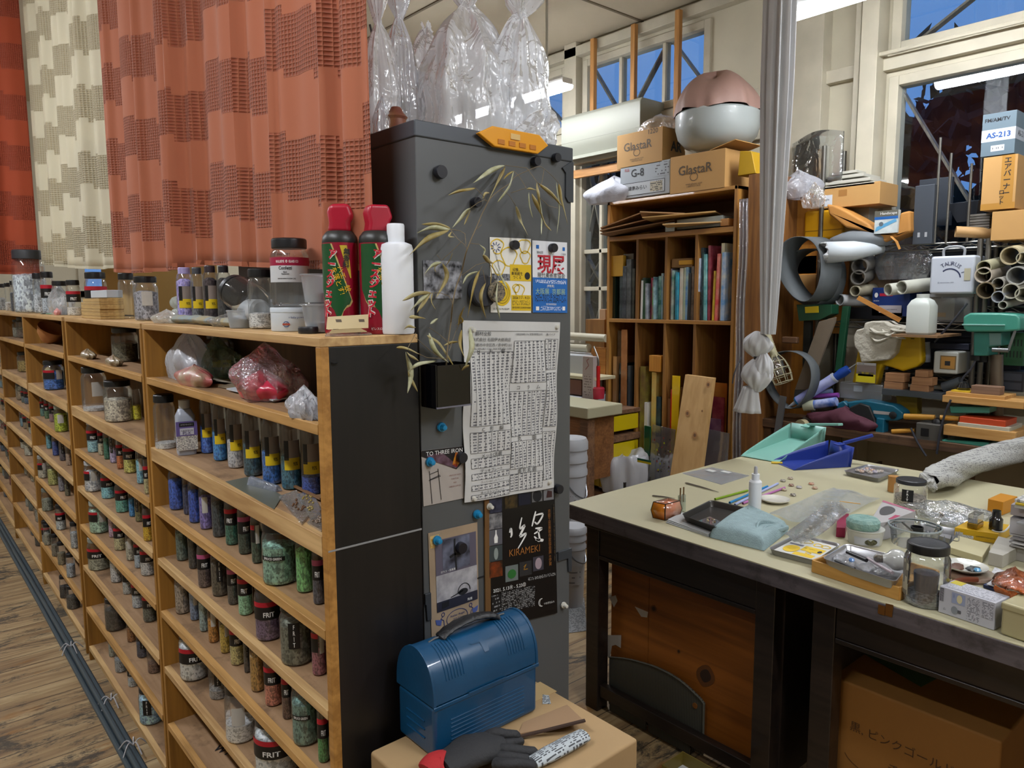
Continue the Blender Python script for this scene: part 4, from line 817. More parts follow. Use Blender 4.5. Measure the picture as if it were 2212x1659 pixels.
def crumple(name,label,cat,p,rx,ry,h,m,seed=1,amp=.25,fq=3.0,top=.5,nu=44,nv=16,rz=0,parent=None,group=None):
 """closed crumpled lump: bag, cloth or wad"""
 rd=random.Random(seed);ph=[rd.uniform(0,6.28)for _ in range(9)]
 def fn(u,v):
  a=u*2*math.pi;s=math.sin(math.pi*(.30+.70*v))
  k=1+amp*(.5*math.sin(fq*a+ph[0]+3*v)+.35*math.sin((fq+4)*a+ph[1]-4*v)+.25*math.sin((fq*2+7)*a+ph[2]+7*v))
  zz=h*(v**.8)*(1+amp*.4*math.sin(2*a+ph[3])*v)+h*amp*.12*math.sin(9*a+ph[4]+9*v)*v
  return(rx*s*k*math.cos(a),ry*s*k*math.sin(a),zz)
 b=MB().grid(fn,nu,nv,True);b.add([fn(i/nu,0)for i in range(nu)],[tuple(range(nu-1,-1,-1))])
 o=b.build(name,m,parent,ang=50)
 o.location=p;o.rotation_euler=(0,0,rz)
 if parent is None:T(o,label,cat,group)
 return o
TOPZ=SZ[0]+.0008
def ontop(x,y,w,z=TOPZ,clampx=True):
 g=ray(x,y);d=Vector((g.x,g.y,0)).normalized();p=az(x,y,z)if z<H-.05 and g.z<0 else d*99
 lo,hi=X0+.008,(XC-.012 if clampx else XR)
 xx=p.x if p.y>0 else 99
 for _ in range(3):
  q=d*(min(max(xx,lo),hi-.02)/d.x);q.z=z;r=min(w*mpp(q)/2,.046);xx=min(max(xx,lo),hi-2*r)
 c=d*(min(max(xx+r,lo+r),hi-r)/d.x);c.z=z
 return c,r
_az=az
def topaz(x,y,z=None,X=.60):
 q=ax(x,y,X);q.z=TOPZ;return q
def hpx(x,yt,p):return ay(x,yt,p.y).z-p.z
# things on the top board
def tjar(x,y,w,yt,what,**k):
 p,r=ontop(x,y,w);h=hpx(x,yt,p);return jar(p,r,h,what,**k)
p,r=ontop(632,718,95);z1=hpx(632,664,p);r=min(r,.058);p.x=XC-.012-r
t=thing('powder_tin','round white tin of baby powder at the front of the top board','tin',p,math.atan2(p.y,p.x)-math.pi/2)
wt_=mat('#c9d2da',.35,name='white_tin');lath(t,'can',[(0,0),(r*.97,0),(r,.002),(r,z1*.80)],wt_,40)
lath(t,'lid',[(r*.98,z1*.80),(r*1.02,z1*.80),(r*1.02,z1*.97),(r,z1),(0,z1)],wt_,40)
text("Johnson's baby powder",t,(0,-r-.0008,z1*.58),(math.pi/2,0,-.12),mat('#1c3f7a',.5),w=r*1.35,bend=r+.0008,shear=.2)
o=MB().grid(lambda u,v:((.0045+.0015*v)*math.cos(u*6.283),0,(.0045+.0015*v)*math.sin(u*6.283)),20,2).build('emblem',mat('#3c5a96',.5),t);o.location=(-.012,-r-.0004,z1*.3)
o=MB().box(-.007,.007,0,.0004,-.0018,.0018).build('emblem_bar',mat('#b4503c',.5),t);o.location=(-.012,-r-.0008,z1*.3)
pz=p.z+z1+.001
r2=r*.90;q=Vector((p.x,p.y+.002,pz));h2=hpx(645,517,q)
t=jar(q,r2,h2,'empty clear jar with dark red and white label standing on the powder tin',None,0,'plain','jar','#131417')
l=inst(lab_mesh('cw',1.012,.36,.60,-100,80,mat('#c4c6c8',.5)),'label',t);inst(lab_mesh('cr',1.014,.60,.72,-100,80,mat('#98123a',.45)),'label_band',l)
inst(bent_text('Confetti',.70,.05,1.02,INK),'lettering',l,(0,0,.565),rot=(0,0,-.25));inst(bent_text('Black\nOpalescent',.42,.055,1.02,INK),'lettering',l,(0,0,.49),rot=(0,0,-.25));inst(bent_text('000100-0004-F-OZ04  [A]',.95,.022,1.02,INK),'lettering',l,(0,0,.41),rot=(0,0,-.2));inst(bent_text('BULLSEYE  ◎  GLASS CO',1.2,.04,1.02,WHITE),'lettering',l,(0,0,.66),rot=(0,0,-.15))
inst(lab_mesh('cb',1.018,.40,.56,62,76,printed('#c4c6c8','#15151a',60,3,2,0,.5,1)),'barcode',l)
def can(x,y,w,ytb,yt,label,rzj,no=0):
 r=.0325;g=ray(x,600);p=Vector((g.x,g.y,0))*((.706 if no else .662)/g.x);p.z=TOPZ
 hb_=hpx(x,ytb,p);h=hpx(x,yt,p)
 t=thing('spray_can',label,'spray can',p,math.atan2(p.y,p.x)-math.pi/2+rzj,'red and green insect spray cans')
 red=mat('#8c0f2a',.3,coat=.4);grn=mat('#0d4a24',.3,coat=.4)
 lath(t,'can_body',[(0,0),(r*.97,0),(r,.004),(r,hb_-.012)],red,36)
 lath(t,'can_shoulder',[(r,hb_-.012),(r*1.01,hb_-.009),(r*.97,hb_),(r*.78,hb_+.008),(r*.70,hb_+.010)],mat('#2e2e2c',.4,.3),36)
 hc=h-hb_
 o=MB().prism([(-r*.66,0),(r*.66,0),(r*.62,hc*.35),(r*.85,hc*.55),(r*.60,hc),(-r*.5,hc*.98),(-r*.66,hc*.7),(-r*.55,hc*.35)],-r*.5,r*.5,'xz').build('spray_cap',mat('#a3122c',.35),t,bevel=.009,seg=4);o.location=(0,0,hb_+.006)
 def patch(pts,m,off,nm='label_patch'):
  b=MB();k=14;vs=[];
  for(z,xa,xb)in pts:
   for i in range(k+1):a=(xa+(xb-xa)*i/k)/r;vs.append(((r+off)*math.sin(a),-(r+off)*math.cos(a),z))
  n=len(pts);return b.add(vs,[(j*(k+1)+i,j*(k+1)+i+1,(j+1)*(k+1)+i+1,(j+1)*(k+1)+i)for j in range(n-1)for i in range(k)]).build(nm,m,t)
 H_=hb_-.014
 patch([(.12*H_,-.002,-.001),(.32*H_,-.030,.020),(.36*H_,-.035,.024),(.5*H_,-.045,.016),(.7*H_,-.045,.005),(.9*H_,-.045,-.006),(H_,-.045,-.012)],mat('#b9a566',.4),.0004)
 patch([(.15*H_,-.003,-.002),(.34*H_,-.030,.018),(.38*H_,-.035,.021),(.5*H_,-.045,.0135),(.7*H_,-.045,.0025),(.9*H_,-.045,-.009),(H_,-.045,-.015)],grn,.0008)
 patch([(.62*H_,.020,.022),(.80*H_,.010,.020),(.98*H_,.002,.015)],mat('#c2a92a',.4),.0006)
 for s_,xx,zz,w_,m_,rr in(('ア\nー\nス\nジ\nェ\nッ\nト',-.018,.56,.75,mat('#c4c9c4',.4),.12),):
  text(s_,t,((r+.0009)*math.sin(xx/r),-(r+.0009)*math.cos(xx/r),H_*zz),(math.pi/2,.13,xx/r),mat('#d8d8d0',.4),h=H_*w_,bend=r,bold=.10)
  text(s_,t,((r+.0015)*math.sin(xx/r),-(r+.0015)*math.cos(xx/r),H_*zz),(math.pi/2,.13,xx/r),mat('#c01c34',.4),h=H_*w_,bend=r,bold=.04)
 text('ハエ・蚊\nを落とす!',t,(r*1.04*math.sin(.1),-r*1.04*math.cos(.1),H_*.60),(math.pi/2,1.25,.1),mat('#e0b020',.4),w=.05)
 text('無\n香\n料',t,(r*1.04*math.sin(.42),-r*1.04*math.cos(.42),H_*.84),(math.pi/2,.1,.42),INK,h=.036,bold=.02)
 text('ピレスロイド',t,(r*1.02*math.sin(-.3),-r*1.02*math.cos(-.3),H_*.06),(math.pi/2,0,-.3),WHITE,w=.03,bend=r)
can(737,700,80,512,448,'red and green insect spray can, left of the two',-.1)
can(816,719,62,512,450,'red and green insect spray can beside the white squeeze bottle',.35,1)
p=az(858,722,TOPZ)+Vector((.6,.8,0))*.03;p.z=TOPZ;r=min(.0335,XR-p.x-.002)if XR-p.x>.03 else .031;r=.0305;p.x=XR-r+.004
hb_=hpx(858,524,p);h=hpx(858,484,p)
t=thing('squeeze_bottle','plain white squeeze bottle at the end of the top board','bottle',p,math.atan2(p.y,p.x)-math.pi/2)
wp=mat('#e2e5ea',.35,name='white_plastic');lath(t,'bottle_body',[(0,0),(r*.95,0),(r,.004),(r,hb_*.93),(r*.93,hb_*.975),(r*.6,hb_),(r*.45,hb_)],wp,40)
lath(t,'flip_cap',[(r*.45,hb_),(r*.52,hb_),(r*.52,h*.985),(r*.48,h),(0,h)],wp,32)
q=[ax(702,720,.575),Vector((.66,1.142,0)),Vector((.66,1.175,0)),ax(712,700,.61)]
for v,dz in zip(q,(.003,.003,.009,.008)):v.z=TOPZ+dz
o=Sheet('stick_packet','clear packet of thin wooden sticks lying before the spray cans','packet',*q,clear((.95,.93,.9),.25,.2,(.8,.75,.65),.6,20),th=.003)
for k in range(9):q0=o.at(.08,.12+.085*k,.002);q1=o.at(.9,.1+.09*k,.003);MB().beam(q0,q1,.0025,.0015).build('stick',mat('#b09a70',.6),o.root)
q=[ax(704,700,.60),Vector((.665,1.162,0)),Vector((.668,1.166,0)),ax(708,700,.61)]
for v,dz in zip(q,(.010,.012,.036,.032)):v.z=TOPZ+dz
o=Sheet('sandpaper_strip','beige strip of printed paper leaning on the red spray can','paper',*q,printed('#b8a57c','#4a3c2a',60,120,0,2,.3,.4))
p,r=ontop(666,722,44);t=thing('loose_lid','black screw lid lying flat beside the powder tin','lid',p);lath(t,'lid_top',[(0,0),(r*.97,0),(r,.003),(r,.010),(r*.95,.012),(0,.0125)],mat('#141519',.4),32)
milky=clear((.9,.93,.95),.18,.35,(.78,.82,.86),0,20,.15)
p=az(700,706,TOPZ);p.z=TOPZ;p.x=.655;
for k in range(2):
 p.x=.655;t=thing('deli_cup',['lower translucent deli cup beside the red spray can','upper translucent deli cup beside the red spray can'][k],'cup',(.645,ax(692,650,.645).y+.01,TOPZ+.001+.056*k),group='stacked deli cups')
 lath(t,'cup',[(0,0),(.024,0),(.030,.050),(.0325,.051),(.0325,.054)],milky,30,close=False);lath(t,'powder',[(0,.002),(.023,.002),(.025,.018),(0,.019)],mat('#c9cdd2',.8),24)
def J(x,y,w,yt,what,**k):return tjar(x,y,w,yt,what,**k)
p,r=ontop(568,716,60);J(566,712,56,581,'clear jar with tall cream label left of the powder tin',col='#c6c8c8',fill=.34,style='plain')
p,r=ontop(520,711,58);t=thing('paper_cup','short round translucent tub with grey powder on the top board','tub',p)
lath(t,'tub',[(0,0),(r*.8,0),(r*.98,.036),(r*1.03,.037),(r*1.03,.040)],milky,32,close=False);lath(t,'powder',[(0,.002),(r*.77,.002),(r*.88,.02),(r*.4,.028),(0,.03)],mat('#aab0b4',.9),28)
J(402,672,36,578,'purple frit bottle with yellow label on the top board',col='#9a8fcf',fill=1.0,style='yellow',kind='bottle',lid='#a99fd0')
J(429,672,28,578,'grey bottle with small yellow label on the top board',col='#5a5c64',fill=.6,style='yellow',kind='bottle',lid='#4a4c52')
J(457,668,32,574,'dark plum frit bottle under the curtain hem',col='#2c1c26',fill=1.0,style='yellow',kind='bottle',lid='#3a3036')
J(486,664,30,574,'black frit bottle under the curtain hem',col='#1a1a20',fill=1.0,style='plain',kind='bottle',lid='#222228')
J(318,684,52,597,'clear jar with handwritten marks beside the rolled green bags',col='#8a8a92',fill=.85,style='white')
J(275,660,34,590,'tall clear jar behind the small wood stack',col=None,fill=0,style='plain',kind='jar')
J(210,668,46,588,'clear jar with red and black label behind the wood stack',col='#8d9196',fill=.3,style='frit')
J(161,672,29,605,'clear jar with black label and a little white powder',col='#d4cfc4',fill=.3,style='frit')
J(133,671,34,607,'plain clear jar on the top board by the pink clip',col='#c6ccd6',fill=.25,style='plain')
J(105,659,27,587,'clear jar with red banded label in front of the clear bags',col='#9ba1a8',fill=.5,style='frit')
J(86,657,24,590,'clear jar with silver bits',col='#a4a9ae',fill=.6,style='plain')
J(66,660,24,592,'clear jar with red label at the far end of the top board',col='#a4a9b0',fill=.5,style='frit')
J(38,662,26,606,'jar of grey blue scraps on the top board',col='#5f6c80',fill=.8,style='plain')
J(21,658,17,611,'jar with white powder at the left edge of the photo',col='#cfd2d6',fill=.4,style='plain')
J(6,658,15,613,'narrow clear jar at the very left edge',col='#8a8f94',fill=.6,style='plain')
p=topaz(75,650);t=jar(Vector((XC-.07,p.y+.35,TOPZ)),.075,hpx(75,541,Vector((0,p.y+.35,TOPZ))),'very large clear jar behind the row at the far left',col='#a9b0ba',fill=.8,style='plain',lid='#3a3c40')
wd=wood('#a5814a','#c4a468','y',14);a=topaz(193,688);b_=topaz(292,690)
for k,(f0,f1,hh)in enumerate(((0,1,.010),(.01,.99,.014),(0,.98,.010),(.02,1,.016),(.02,.98,.008),(.14,.98,.013))):
 z=TOPZ+sum((.010,.014,.010,.016,.008,.013)[:k]);L=.30
 yb0=a.y+.0;y0_=yb0-L+L*(1-f1);y1_=yb0-L*f0
 o=MB().box(0,.075,0,y1_-y0_,0,hh-.0006).build('wood_offcut',wd,bevel=.001);o.location=(.575,y0_,z);T(o,'small light wood board in the stack on the top board, %s from the bottom'%ordinal(k),'board','small boards stacked on the top board')
q=Vector((.60,a.y-.29,TOPZ+.0725));o=MB().box(0,.05,0,.24,0,.026).build('white_box',mat('#b9c0c8',.5),bevel=.002);o.location=q;T(o,'small white box on top of the wood stack','box')
film=clear((.93,.97,.94),.2,.45,(.70,.80,.74),.9,60,.2)
for k,(x,y,w,dz)in enumerate(((368,668,66,0),(372,660,60,.034))):
 p,r=ontop(x,y,w);o=MB().tube(smooth_pts([(-.0,-.05,0),(.0,-.01,.003),(0,.04,0),(0,.07,.002)],4),[.014,.019,.020,.021,.020,.021,.019,.020,.020,.019,.018,.015,.010],14).build('rolled_bag',film);o.location=(.665-.0*k,p.y-.02,TOPZ+.021+dz);T(o,['rolled pale green plastic bag, lower of two','rolled pale green plastic bag, upper of two'][k],'bag','rolled green bags')
p=topaz(445,700);a=topaz(352,690);b_=topaz(490,708)
o=MB().tube(smooth_pts([(a.x+.03,a.y,TOPZ+.011),(a.x+.04,(a.y*.7+b_.y*.3),TOPZ+.013),((a.x+b_.x)/2+.035,(a.y+b_.y)/2,TOPZ+.012),(b_.x+.03,b_.y,TOPZ+.011)],6),[.004]+[.017+.002*math.sin(i*1.3)for i in range(17)]+[.012],14,flat=.62).build('rolled_cloth',mat('#9a9070',.8,c2='#7c93a0',vs=22,bump=.6,bs=60));T(o,'rolled beige cloth with blue stripes at the edge of the top board','cloth')
p=topaz(450,680);t=thing('lying_bottle','round white plastic bottle lying on its side','bottle',(.655,topaz(520,690).y+.02,TOPZ+.026+.012),rot=(-math.pi/2,0,.15))
lath(t,'bottle_body',[(0,0),(.02,0),(.026,.006),(.026,.05),(.022,.062),(.009,.066)],mat('#b9bec2',.3),32);lath(t,'cap',[(.012,.066),(.013,.068),(.013,.082),(0,.083)],mat('#c9cccc',.4),20)
crumple('crumpled_film','crumpled clear film under the lying white bottle','film',(.645,topaz(450,690).y,TOPZ),.035,.09,.030,clear((.94,.96,.96),.3,.2,(.8,.82,.84),.9,70),5)
crumple('crumpled_bag','crumpled white tissue bag beside the handwritten jar','bag',(.62,topaz(345,692).y,TOPZ),.04,.06,.035,clear((.95,.96,.94),.2,.5,(.8,.8,.76),.9,60),8)
crumple('clear_bags_heap','heap of clear plastic bags far down the top board','bag',(.655,topaz(120,640).y+.25,TOPZ),.04,.20,.13,clear((.95,.97,.98),.3,.4,(.82,.86,.9),.9,30),12)
t=thing('open_jar_tilted','wide clear jar tilted with its black lid loose behind the small tub','jar',(.650,topaz(540,690).y+.10,TOPZ+.055),rot=(-1.2,0,.2),scale=(.04,.04,.09))
inst(body_mesh('jar',jglass),'jar_body',t);inst(lid_mesh('jar','#222428'),'lid',t)
p=topaz(112,672);o=crumple('pink_clip','small pink plastic clip near the plain clear jar','clip',(p.x+.02,p.y,TOPZ),.014,.02,.03,mat('#c98a84',.4),3,.15)
for k,(x,y,c)in enumerate(((85,664,'#3a4440'),(92,668,'#8fb39c'),(78,662,'#9fb0a4'))):
 p=topaz(x,y);o=MB().lathe([(0,0),(.022,0),(.024,.003),(.02,.005),(0,.006)],18).build('glass_disc',mat(c,.3));o.location=(p.x+.03,p.y-.03*k,TOPZ);T(o,['dark green flat glass piece','pale green flat glass piece','grey green flat glass piece'][k]+' at the board edge near the pink clip','glass piece','flat glass pieces')
 # first tier of the nearest unit
z=SZ[1]+.0008
def tier(x,y,w,z=z):
 p=az(x,y,z);r=w*mpp(p)/2;c=p+Vector((p.x,p.y,0)).normalized()*r;c.z=0
 k=min(max(c.x,X0+r+.004),XR-.012-r)/c.x;c*=k;c.z=z;return c,r
p,r=tier(355,812,54);t=thing('powder_tub','blue tub with yellow lid at the left of the first tier','tub',p,math.atan2(p.y,p.x)-math.pi/2);lath(t,'tub',[(0,0),(r*.9,0),(r*.93,.075)],mat('#16357c',.4,c2='#1d2c58',vs=40),30);lath(t,'lid',[(r*.95,.072),(r*.97,.074),(r*.97,.084),(0,.085)],mat('#c99a12',.4),30)
p,r=tier(372,775,44);jar(Vector((min(p.x+.03,XR-.05),p.y+.0,z)),.028,.118,'clear jar with black lid behind the blue tub','#c9ccd0',.3,'plain')if False else None
wbag=clear((.97,.98,1),.25,.55,(.84,.88,.96),.9,45,.15);pbag=clear((.98,.92,.94),.3,.22,(.9,.7,.76),.9,50,.1)
p,r=tier(400,800,90);crumple('white_bag','white plastic carrier bag stuffed on the first tier beside the blue tub','bag',(.635,min(p.y-.02,2.07),z),.048,.10,.120,clear((.97,.98,1),.15,.8,(.84,.86,.92),.5,30,.25),21,.3,3)
p=az(440,832,z);t=crumple('food_packet','red and clear food packet lying before the white bag','packet',(.600,p.y+.03,z),.034,.10,.050,mat('#a8987f',.35,c2='#b02c44',vs=18,coat=.5,bump=.4,bs=40),23,.14,3)
for k,(x,w_,c,c2_,s_)in enumerate(((505,34,'#b9b4ae','#e0e0e2','white powder'),(548,36,'#4c6a4c','#3a5a3a','green frit'))):
 p=az(x,812,z);t=jar(Vector((XR-.012-.034,p.y,z)),.033,.120,'%s jar standing behind the packets on the first tier'%s_,c2_,.5 if k==0 else .9,'yellow','bottle','#8c8c88')
p=az(620,860,z);crumple('red_packet','bright red wrapped packet inside a clear bag on the first tier','packet',(.622,p.y+.03,z+.002),.048,.085,.060,mat('#b81838',.3,c2='#d8405c',vs=9,coat=.6,bump=.3,bs=30),27,.12,2)
p=az(640,850,z);crumple('clear_wrap','clear plastic wrap puffed around the red packet','bag',(.632,p.y-.03,z),.060,.10,.108,pbag,29,.28,3)
p=az(668,905,z);crumple('clear_bag_end','twisted end of clear bag hanging over the board edge','bag',(.575,p.y+.02,z),.020,.05,.05,wbag,31,.4,5)
p=az(570,812,z);crumple('green_bag','clear green tinted bag at the back of the first tier','bag',(.69,p.y,z),.045,.13,.105,clear((.75,.9,.78),.2,.4,(.30,.45,.32),.9,40),33,.3,3)
for k,(x,y,x2,y2)in enumerate(((462,838,560,852),(480,846,580,872),(430,826,520,838))):
 a=az(x,y,z);b_=az(x2,y2,z);o=Sheet('flat_packet',['flat clear packet with brown bits, middle one','flat white packet nearest the board edge','flat clear packet behind the food packet'][k],'packet',(a.x+.01,a.y,z+.004+.003*k),(b_.x+.01,b_.y,z+.004+.003*k),(b_.x+.07,b_.y+.02,z+.008),(a.x+.07,a.y+.02,z+.008),mat(['#8d806a','#b9bec4','#a39a88'][k],.35,c2=['#6b5d48','#c9cdd2','#8c8474'][k],vs=30,bump=.5,bs=50),th=.003,group='flat packets on the first tier')
z2=SZ[2]+.0008
p,r=tier(404,984,48,z2);hz2=hpx(404,862,p)
t=thing('chemical_bottle','square shouldered white bottle with violet label on the second tier','bottle',p,math.atan2(p.y,p.x)-math.pi/2+.1);h=min(hz2,.178);wj=mat('#a5abb8',.3)
sq=lambda a,z:1/max(abs(math.cos(a)),abs(math.sin(a)))**.7*.92
lath(t,'bottle_body',[(0,0),(r*.85,0),(r*.9,.005),(r*.9,h*.70),(r*.6,h*.82),(r*.42,h*.84)],wj,36,fn=sq)
lath(t,'cap',[(r*.45,h*.84),(r*.48,h*.85),(r*.48,h*.99),(0,h)],mat('#b4b4b2',.4),24)
for nm,z0_,z1_,m in(('label',.10,.62,fine),('violet_panel',.36,.62,mat('#6a5c9a',.5)),('black_panel',.53,.60,INK),('white_panel',.38,.50,mat('#c9c9d4',.5))):
 ww={'label':.86,'violet_panel':.88,'black_panel':.62,'white_panel':.58}[nm];o_={'label':.002,'violet_panel':.0025,'black_panel':.003,'white_panel':.003}[nm]
 MB().box(-r*ww,r*ww,-r*.93-o_,-r*.90,h*z0_,h*z1_).build(nm,m,t)
text('ヘルツコート',t,(0,-r*.93-.0035,h*.455),FY,INK,w=r*1.0,bold=.03);text('PS-K',t,(0,-r*.93-.0035,h*.41),FY,mat('#4a3c7a',.5),w=r*.7);text('クラフライナー',t,(0,-r*.93-.0035,h*.565),FY,WHITE,w=r)
a=az(490,1045,z2);
o=Sheet('grey_sheet','thin grey green sheet lying under the clear glass shard','sheet',az(487,1040,z2+.001),az(592,1100,z2+.001),az(610,1070,z2+.001),az(535,1030,z2+.001),mat('#5c6058',.35),th=.0008)
p0=az(532,1048,z2);p1=az(594,1064,z2);b=MB();d=(p1-p0);s_=Vector((-d.y,d.x,0)).normalized()
b.hexa([p0,p1,p1+s_*.02,p0+s_*.022],[p0+s_*.006+Vector((0,0,.018)),p1+s_*.004+Vector((0,0,.012)),p1+s_*.012+Vector((0,0,.013)),p0+s_*.014+Vector((0,0,.02))])
o=b.build('glass_shard',clear((.85,.9,1),.35,.3,(.6,.7,.9),.4,60),bevel=.002);T(o,'thick clear glass shard on the grey sheet','glass')
for k,(q,lab)in enumerate(((((602,1072),(652,1130),(672,1105),(640,1058)),'clear zip bag of brown beads nearest the shard'),(((640,1068),(672,1122),(694,1100),(672,1058)),'clear zip bag of tangled gold wire'),(((664,1128),(694,1145),(697,1120),(690,1105)),'small zip bag of beads at the end post'))):
 s=Sheet('bead_bag',lab,'bag',*[az(x,y,z2+.004)for x,y in q],clear((.95,.95,.95),.4,.25,(.75,.75,.72),.9,120),th=.005,group='zip bags of beads')
 rb_=random.Random(k)
 for i in range(14):o=MB().lathe([(0,-.003),(.003,0),(0,.003)],6).build('bead',mat(['#6b4a30','#a08a4a','#7a6450'][k],.25),s.root);o.location=s.at(rb_.uniform(.2,.8),rb_.uniform(.2,.8),.001)
a=az(629,1054,z2);b_=az(694,1086,z2);T(MB().beam((a.x,a.y,z2+.008),(b_.x+.0,b_.y,z2+.008),.006,.004).build('wooden_stick',mat('#7c5a3a',.6)),'thin brown stick leaning across the zip bags','stick')
z=SZ[1]+.0008
p,r=tier(208,752,58);t=thing('red_tub','dark red tub with domed lid on the first tier of the second unit','tub',p);lath(t,'tub',[(0,0),(r*.9,0),(r,.07)],mat('#7c1420',.4),32);lath(t,'lid',[(r*1.05,.07),(r*1.05,.08),(r*.8,.10),(0,.105)],mat('#5c1c24',.4),32)
p,r=tier(272,782,56);jar(p,r*.95,.118,'big clear jar with dark contents on the first tier of the second unit','#55503c',.7,'plain',lid='#2b2a26')
for k,(x,y,w)in enumerate(((225,775,70),(262,792,60))):
 p,r=tier(x,y,w);crumple('crystal_bag',['clear bag of brown chunks left of the big jar','clear bag of brown chunks in front of the big jar'][k],'bag',(.585,p.y,z),.022,.07,.035,mat('#7a6a50',.35,c2='#a3967c',vs=40,coat=.5,bump=.5,bs=60),40+k,.15)
p=az(125,738,z);t=thing('terracotta_bowl','cut orange bowl tilted on the first tier of the middle unit','bowl',(.655,min(p.y,4.29),z+.045),rot=(.5,.3,0));lath(t,'bowl',[(.0,-.04),(.03,-.035),(.055,.0),(.065,.04),(.062,.04),(.052,0),(0,-.035)],mat('#b47a48',.5),30,close=False)
p=az(88,730,z);jar(Vector((.67,p.y+.12,z)),.055,.12,'clear jar with pinkish chunks on the first tier of the middle unit','#6a5a52',.5,'white',lid='#2b2a26')
p=az(75,830,SZ[2]);crumple('sand_bag','clear bag with yellow brown sand on the second tier of the middle unit','bag',(.65,min(p.y+.1,4.22),SZ[2]+.001),.05,.11,.11,mat('#7a6428',.5,c2='#a08c5a',vs=12,coat=.4,bump=.3,bs=40),51,.2)
gp=mat('#3b474e',.45,name='grey_pipe')
for k in range(4):
 dx=(-.018,.0,.018,-.004)[k];zz=(.012,.012,.012,.030)[k];y0_,y1_=((2.0,6.0),(1.6,7.2),(2.3,6.8),(1.8,5.0))[k]
 T(MB().tube([(.508+dx,y0_,zz),(.512+dx,(y0_+y1_)/2,zz),(.508+dx,y1_,zz)],.009,10).build('grey_pipe',gp),'long dark grey plastic pipe on the floor along the shelves, %s of the bundle'%('outermost','middle','innermost','topmost')[k],'pipe','tied grey pipes on the floor')
for k,(x,y)in enumerate(((288,1612),(240,1515),(153,1400))):
 p=az(x,y,.03);t=thing('string_tie',['white string knot on the pipes nearest the camera','clear tape wrapped round the pipes','white string knot on the pipes farther away'][k],'tie',(p.x,p.y,.02))
 tm=mat('#b9b9bd',.5)
 for a in range(5):q=a*1.25;MB().tube(smooth_pts([(0,0,.012),(.02*math.cos(q),.02*math.sin(q),.03),(.045*math.cos(q),.05*math.sin(q),.0)],4),.0022,5).build('string',tm,t)
 # cardboard box with the lunch box
BZ=.655;BX0,BX1,BY0,BY1=.612,1.003,.812,1.105
kr=mat('#a3865e',.8,var=.06,vs=5,bump=.1,bs=40,name='kraft_board')
t=thing('cardboard_box','large closed cardboard box carrying the blue lunch box','box',(BX0,BY0,0.3))
if BX0<XR:pass
MB().box(XR+.008-BX0,BX1-BX0,0,BY1-BY0,0,BZ-.3).build('carton',kr,t,bevel=.006,seg=3)if False else MB().box(0,BX1-BX0,0,BY1-BY0,0,BZ-.3).build('carton',kr,t,bevel=.006,seg=3)
MB().box(.18,BX1-BX0+.002,(BY1-BY0)/2+.07,(BY1-BY0)/2+.12,BZ-.3-.001,BZ-.3+.0008).build('parcel_tape',mat('#b59a6c',.3,coat=.5),t)
o=MB().box(BX0+.02,BX1-.02,BY0+.02,BY1-.02,0,.2985).build('wooden_crate',wood('#2c2019','#3c2c20','x'));T(o,'dark crate under the cardboard box','crate')
blu_=mat('#0f4468',.32,var=.12,vs=10,coat=.3,bump=.08,bs=120,name='blue_enamel')
fl=az(933,1641,BZ);fr=az(1168,1541,BZ);LX0=fl.x;LX1=fr.x;LY0=(fl.y+fr.y)/2;LD=.118;LW=LX1-LX0
hz_=ay(1168,1432,LY0).z-BZ;ht=ay(1080,1333,LY0+LD/2).z-BZ
lb=thing('lunch_box','dark blue domed metal lunch box with black handle','lunch box',(LX0,LY0,BZ+.0008))
MB().box(0,LW,0,LD,0,hz_).build('base_box',blu_,lb,bevel=.008,seg=3)
n=16;R_=ht-hz_
def dome(o,k):return[(LD/2-(LD/2+o)*math.cos(math.pi*i/k),hz_+.002+(R_+o)*math.sin(math.pi*i/k)**.8)for i in range(k+1)]
MB().prism(dome(0,18),.001,LW-.001,'yz').build('domed_lid',blu_,lb,bevel=.003,ang=30)
MB().prism(dome(.002,18),-.0015,.004,'yz').prism(dome(.002,18),LW-.004,LW+.0015,'yz').build('lid_rim',blu_,lb,bevel=.001)if False else None
for q0,q1 in((-.0015,.004),(LW-.004,LW+.0015)):MB().prism(dome(.0018,18),q0,q1,'yz').build('lid_rim',blu_,lb,bevel=.0008)
MB().box(-.002,LW+.002,-.003,-.0,hz_-.004,hz_+.003).build('front_seam',blu_,lb,bevel=.001)
for side in(0,1):
 for k in range(7):
  x=(.030+k*.0065)if side==0 else LW-.030-k*.0065;b=MB();pts=[]
  for i in range(2,9):
   a=math.pi*i/18;pts.append((x,LD/2-(LD/2+.0004)*math.cos(a),hz_+.002+(R_+.0004)*math.sin(a)**.8))
  b.tube(pts,.0014,6).build('pressed_rib',blu_,lb)
for k in range(8):MB().tube([(.035,-.0004,.012+k*.0075),(LW-.035,-.0004,.012+k*.0075)],.0011,6).build('pressed_rib',blu_,lb)
for k in range(3):MB().tube([(-.0006,.03,.03+k*.016),(-.0006,LD-.03,.03+k*.016)],.0014,6).build('pressed_rib',blu_,lb)
b=MB();cx=LW*.52;a=.40*math.pi
emb=[(cx-.030,.80),(cx+.030,.80),(cx+.026,.74),(cx+.008,.72),(cx+.005,.45),(cx-.005,.45),(cx-.008,.72),(cx-.026,.74)]
pt=lambda x,f:(x,LD/2-(LD/2+.0012)*math.cos(math.pi*(.05+.33*f)),hz_+.002+(R_+.0012)*math.sin(math.pi*(.05+.33*f))**.8)
b.add([pt(x,f)for x,f in emb],[(0,1,2,3,6,7),(3,4,5,6)]).build('stamped_emblem',blu_,lb)
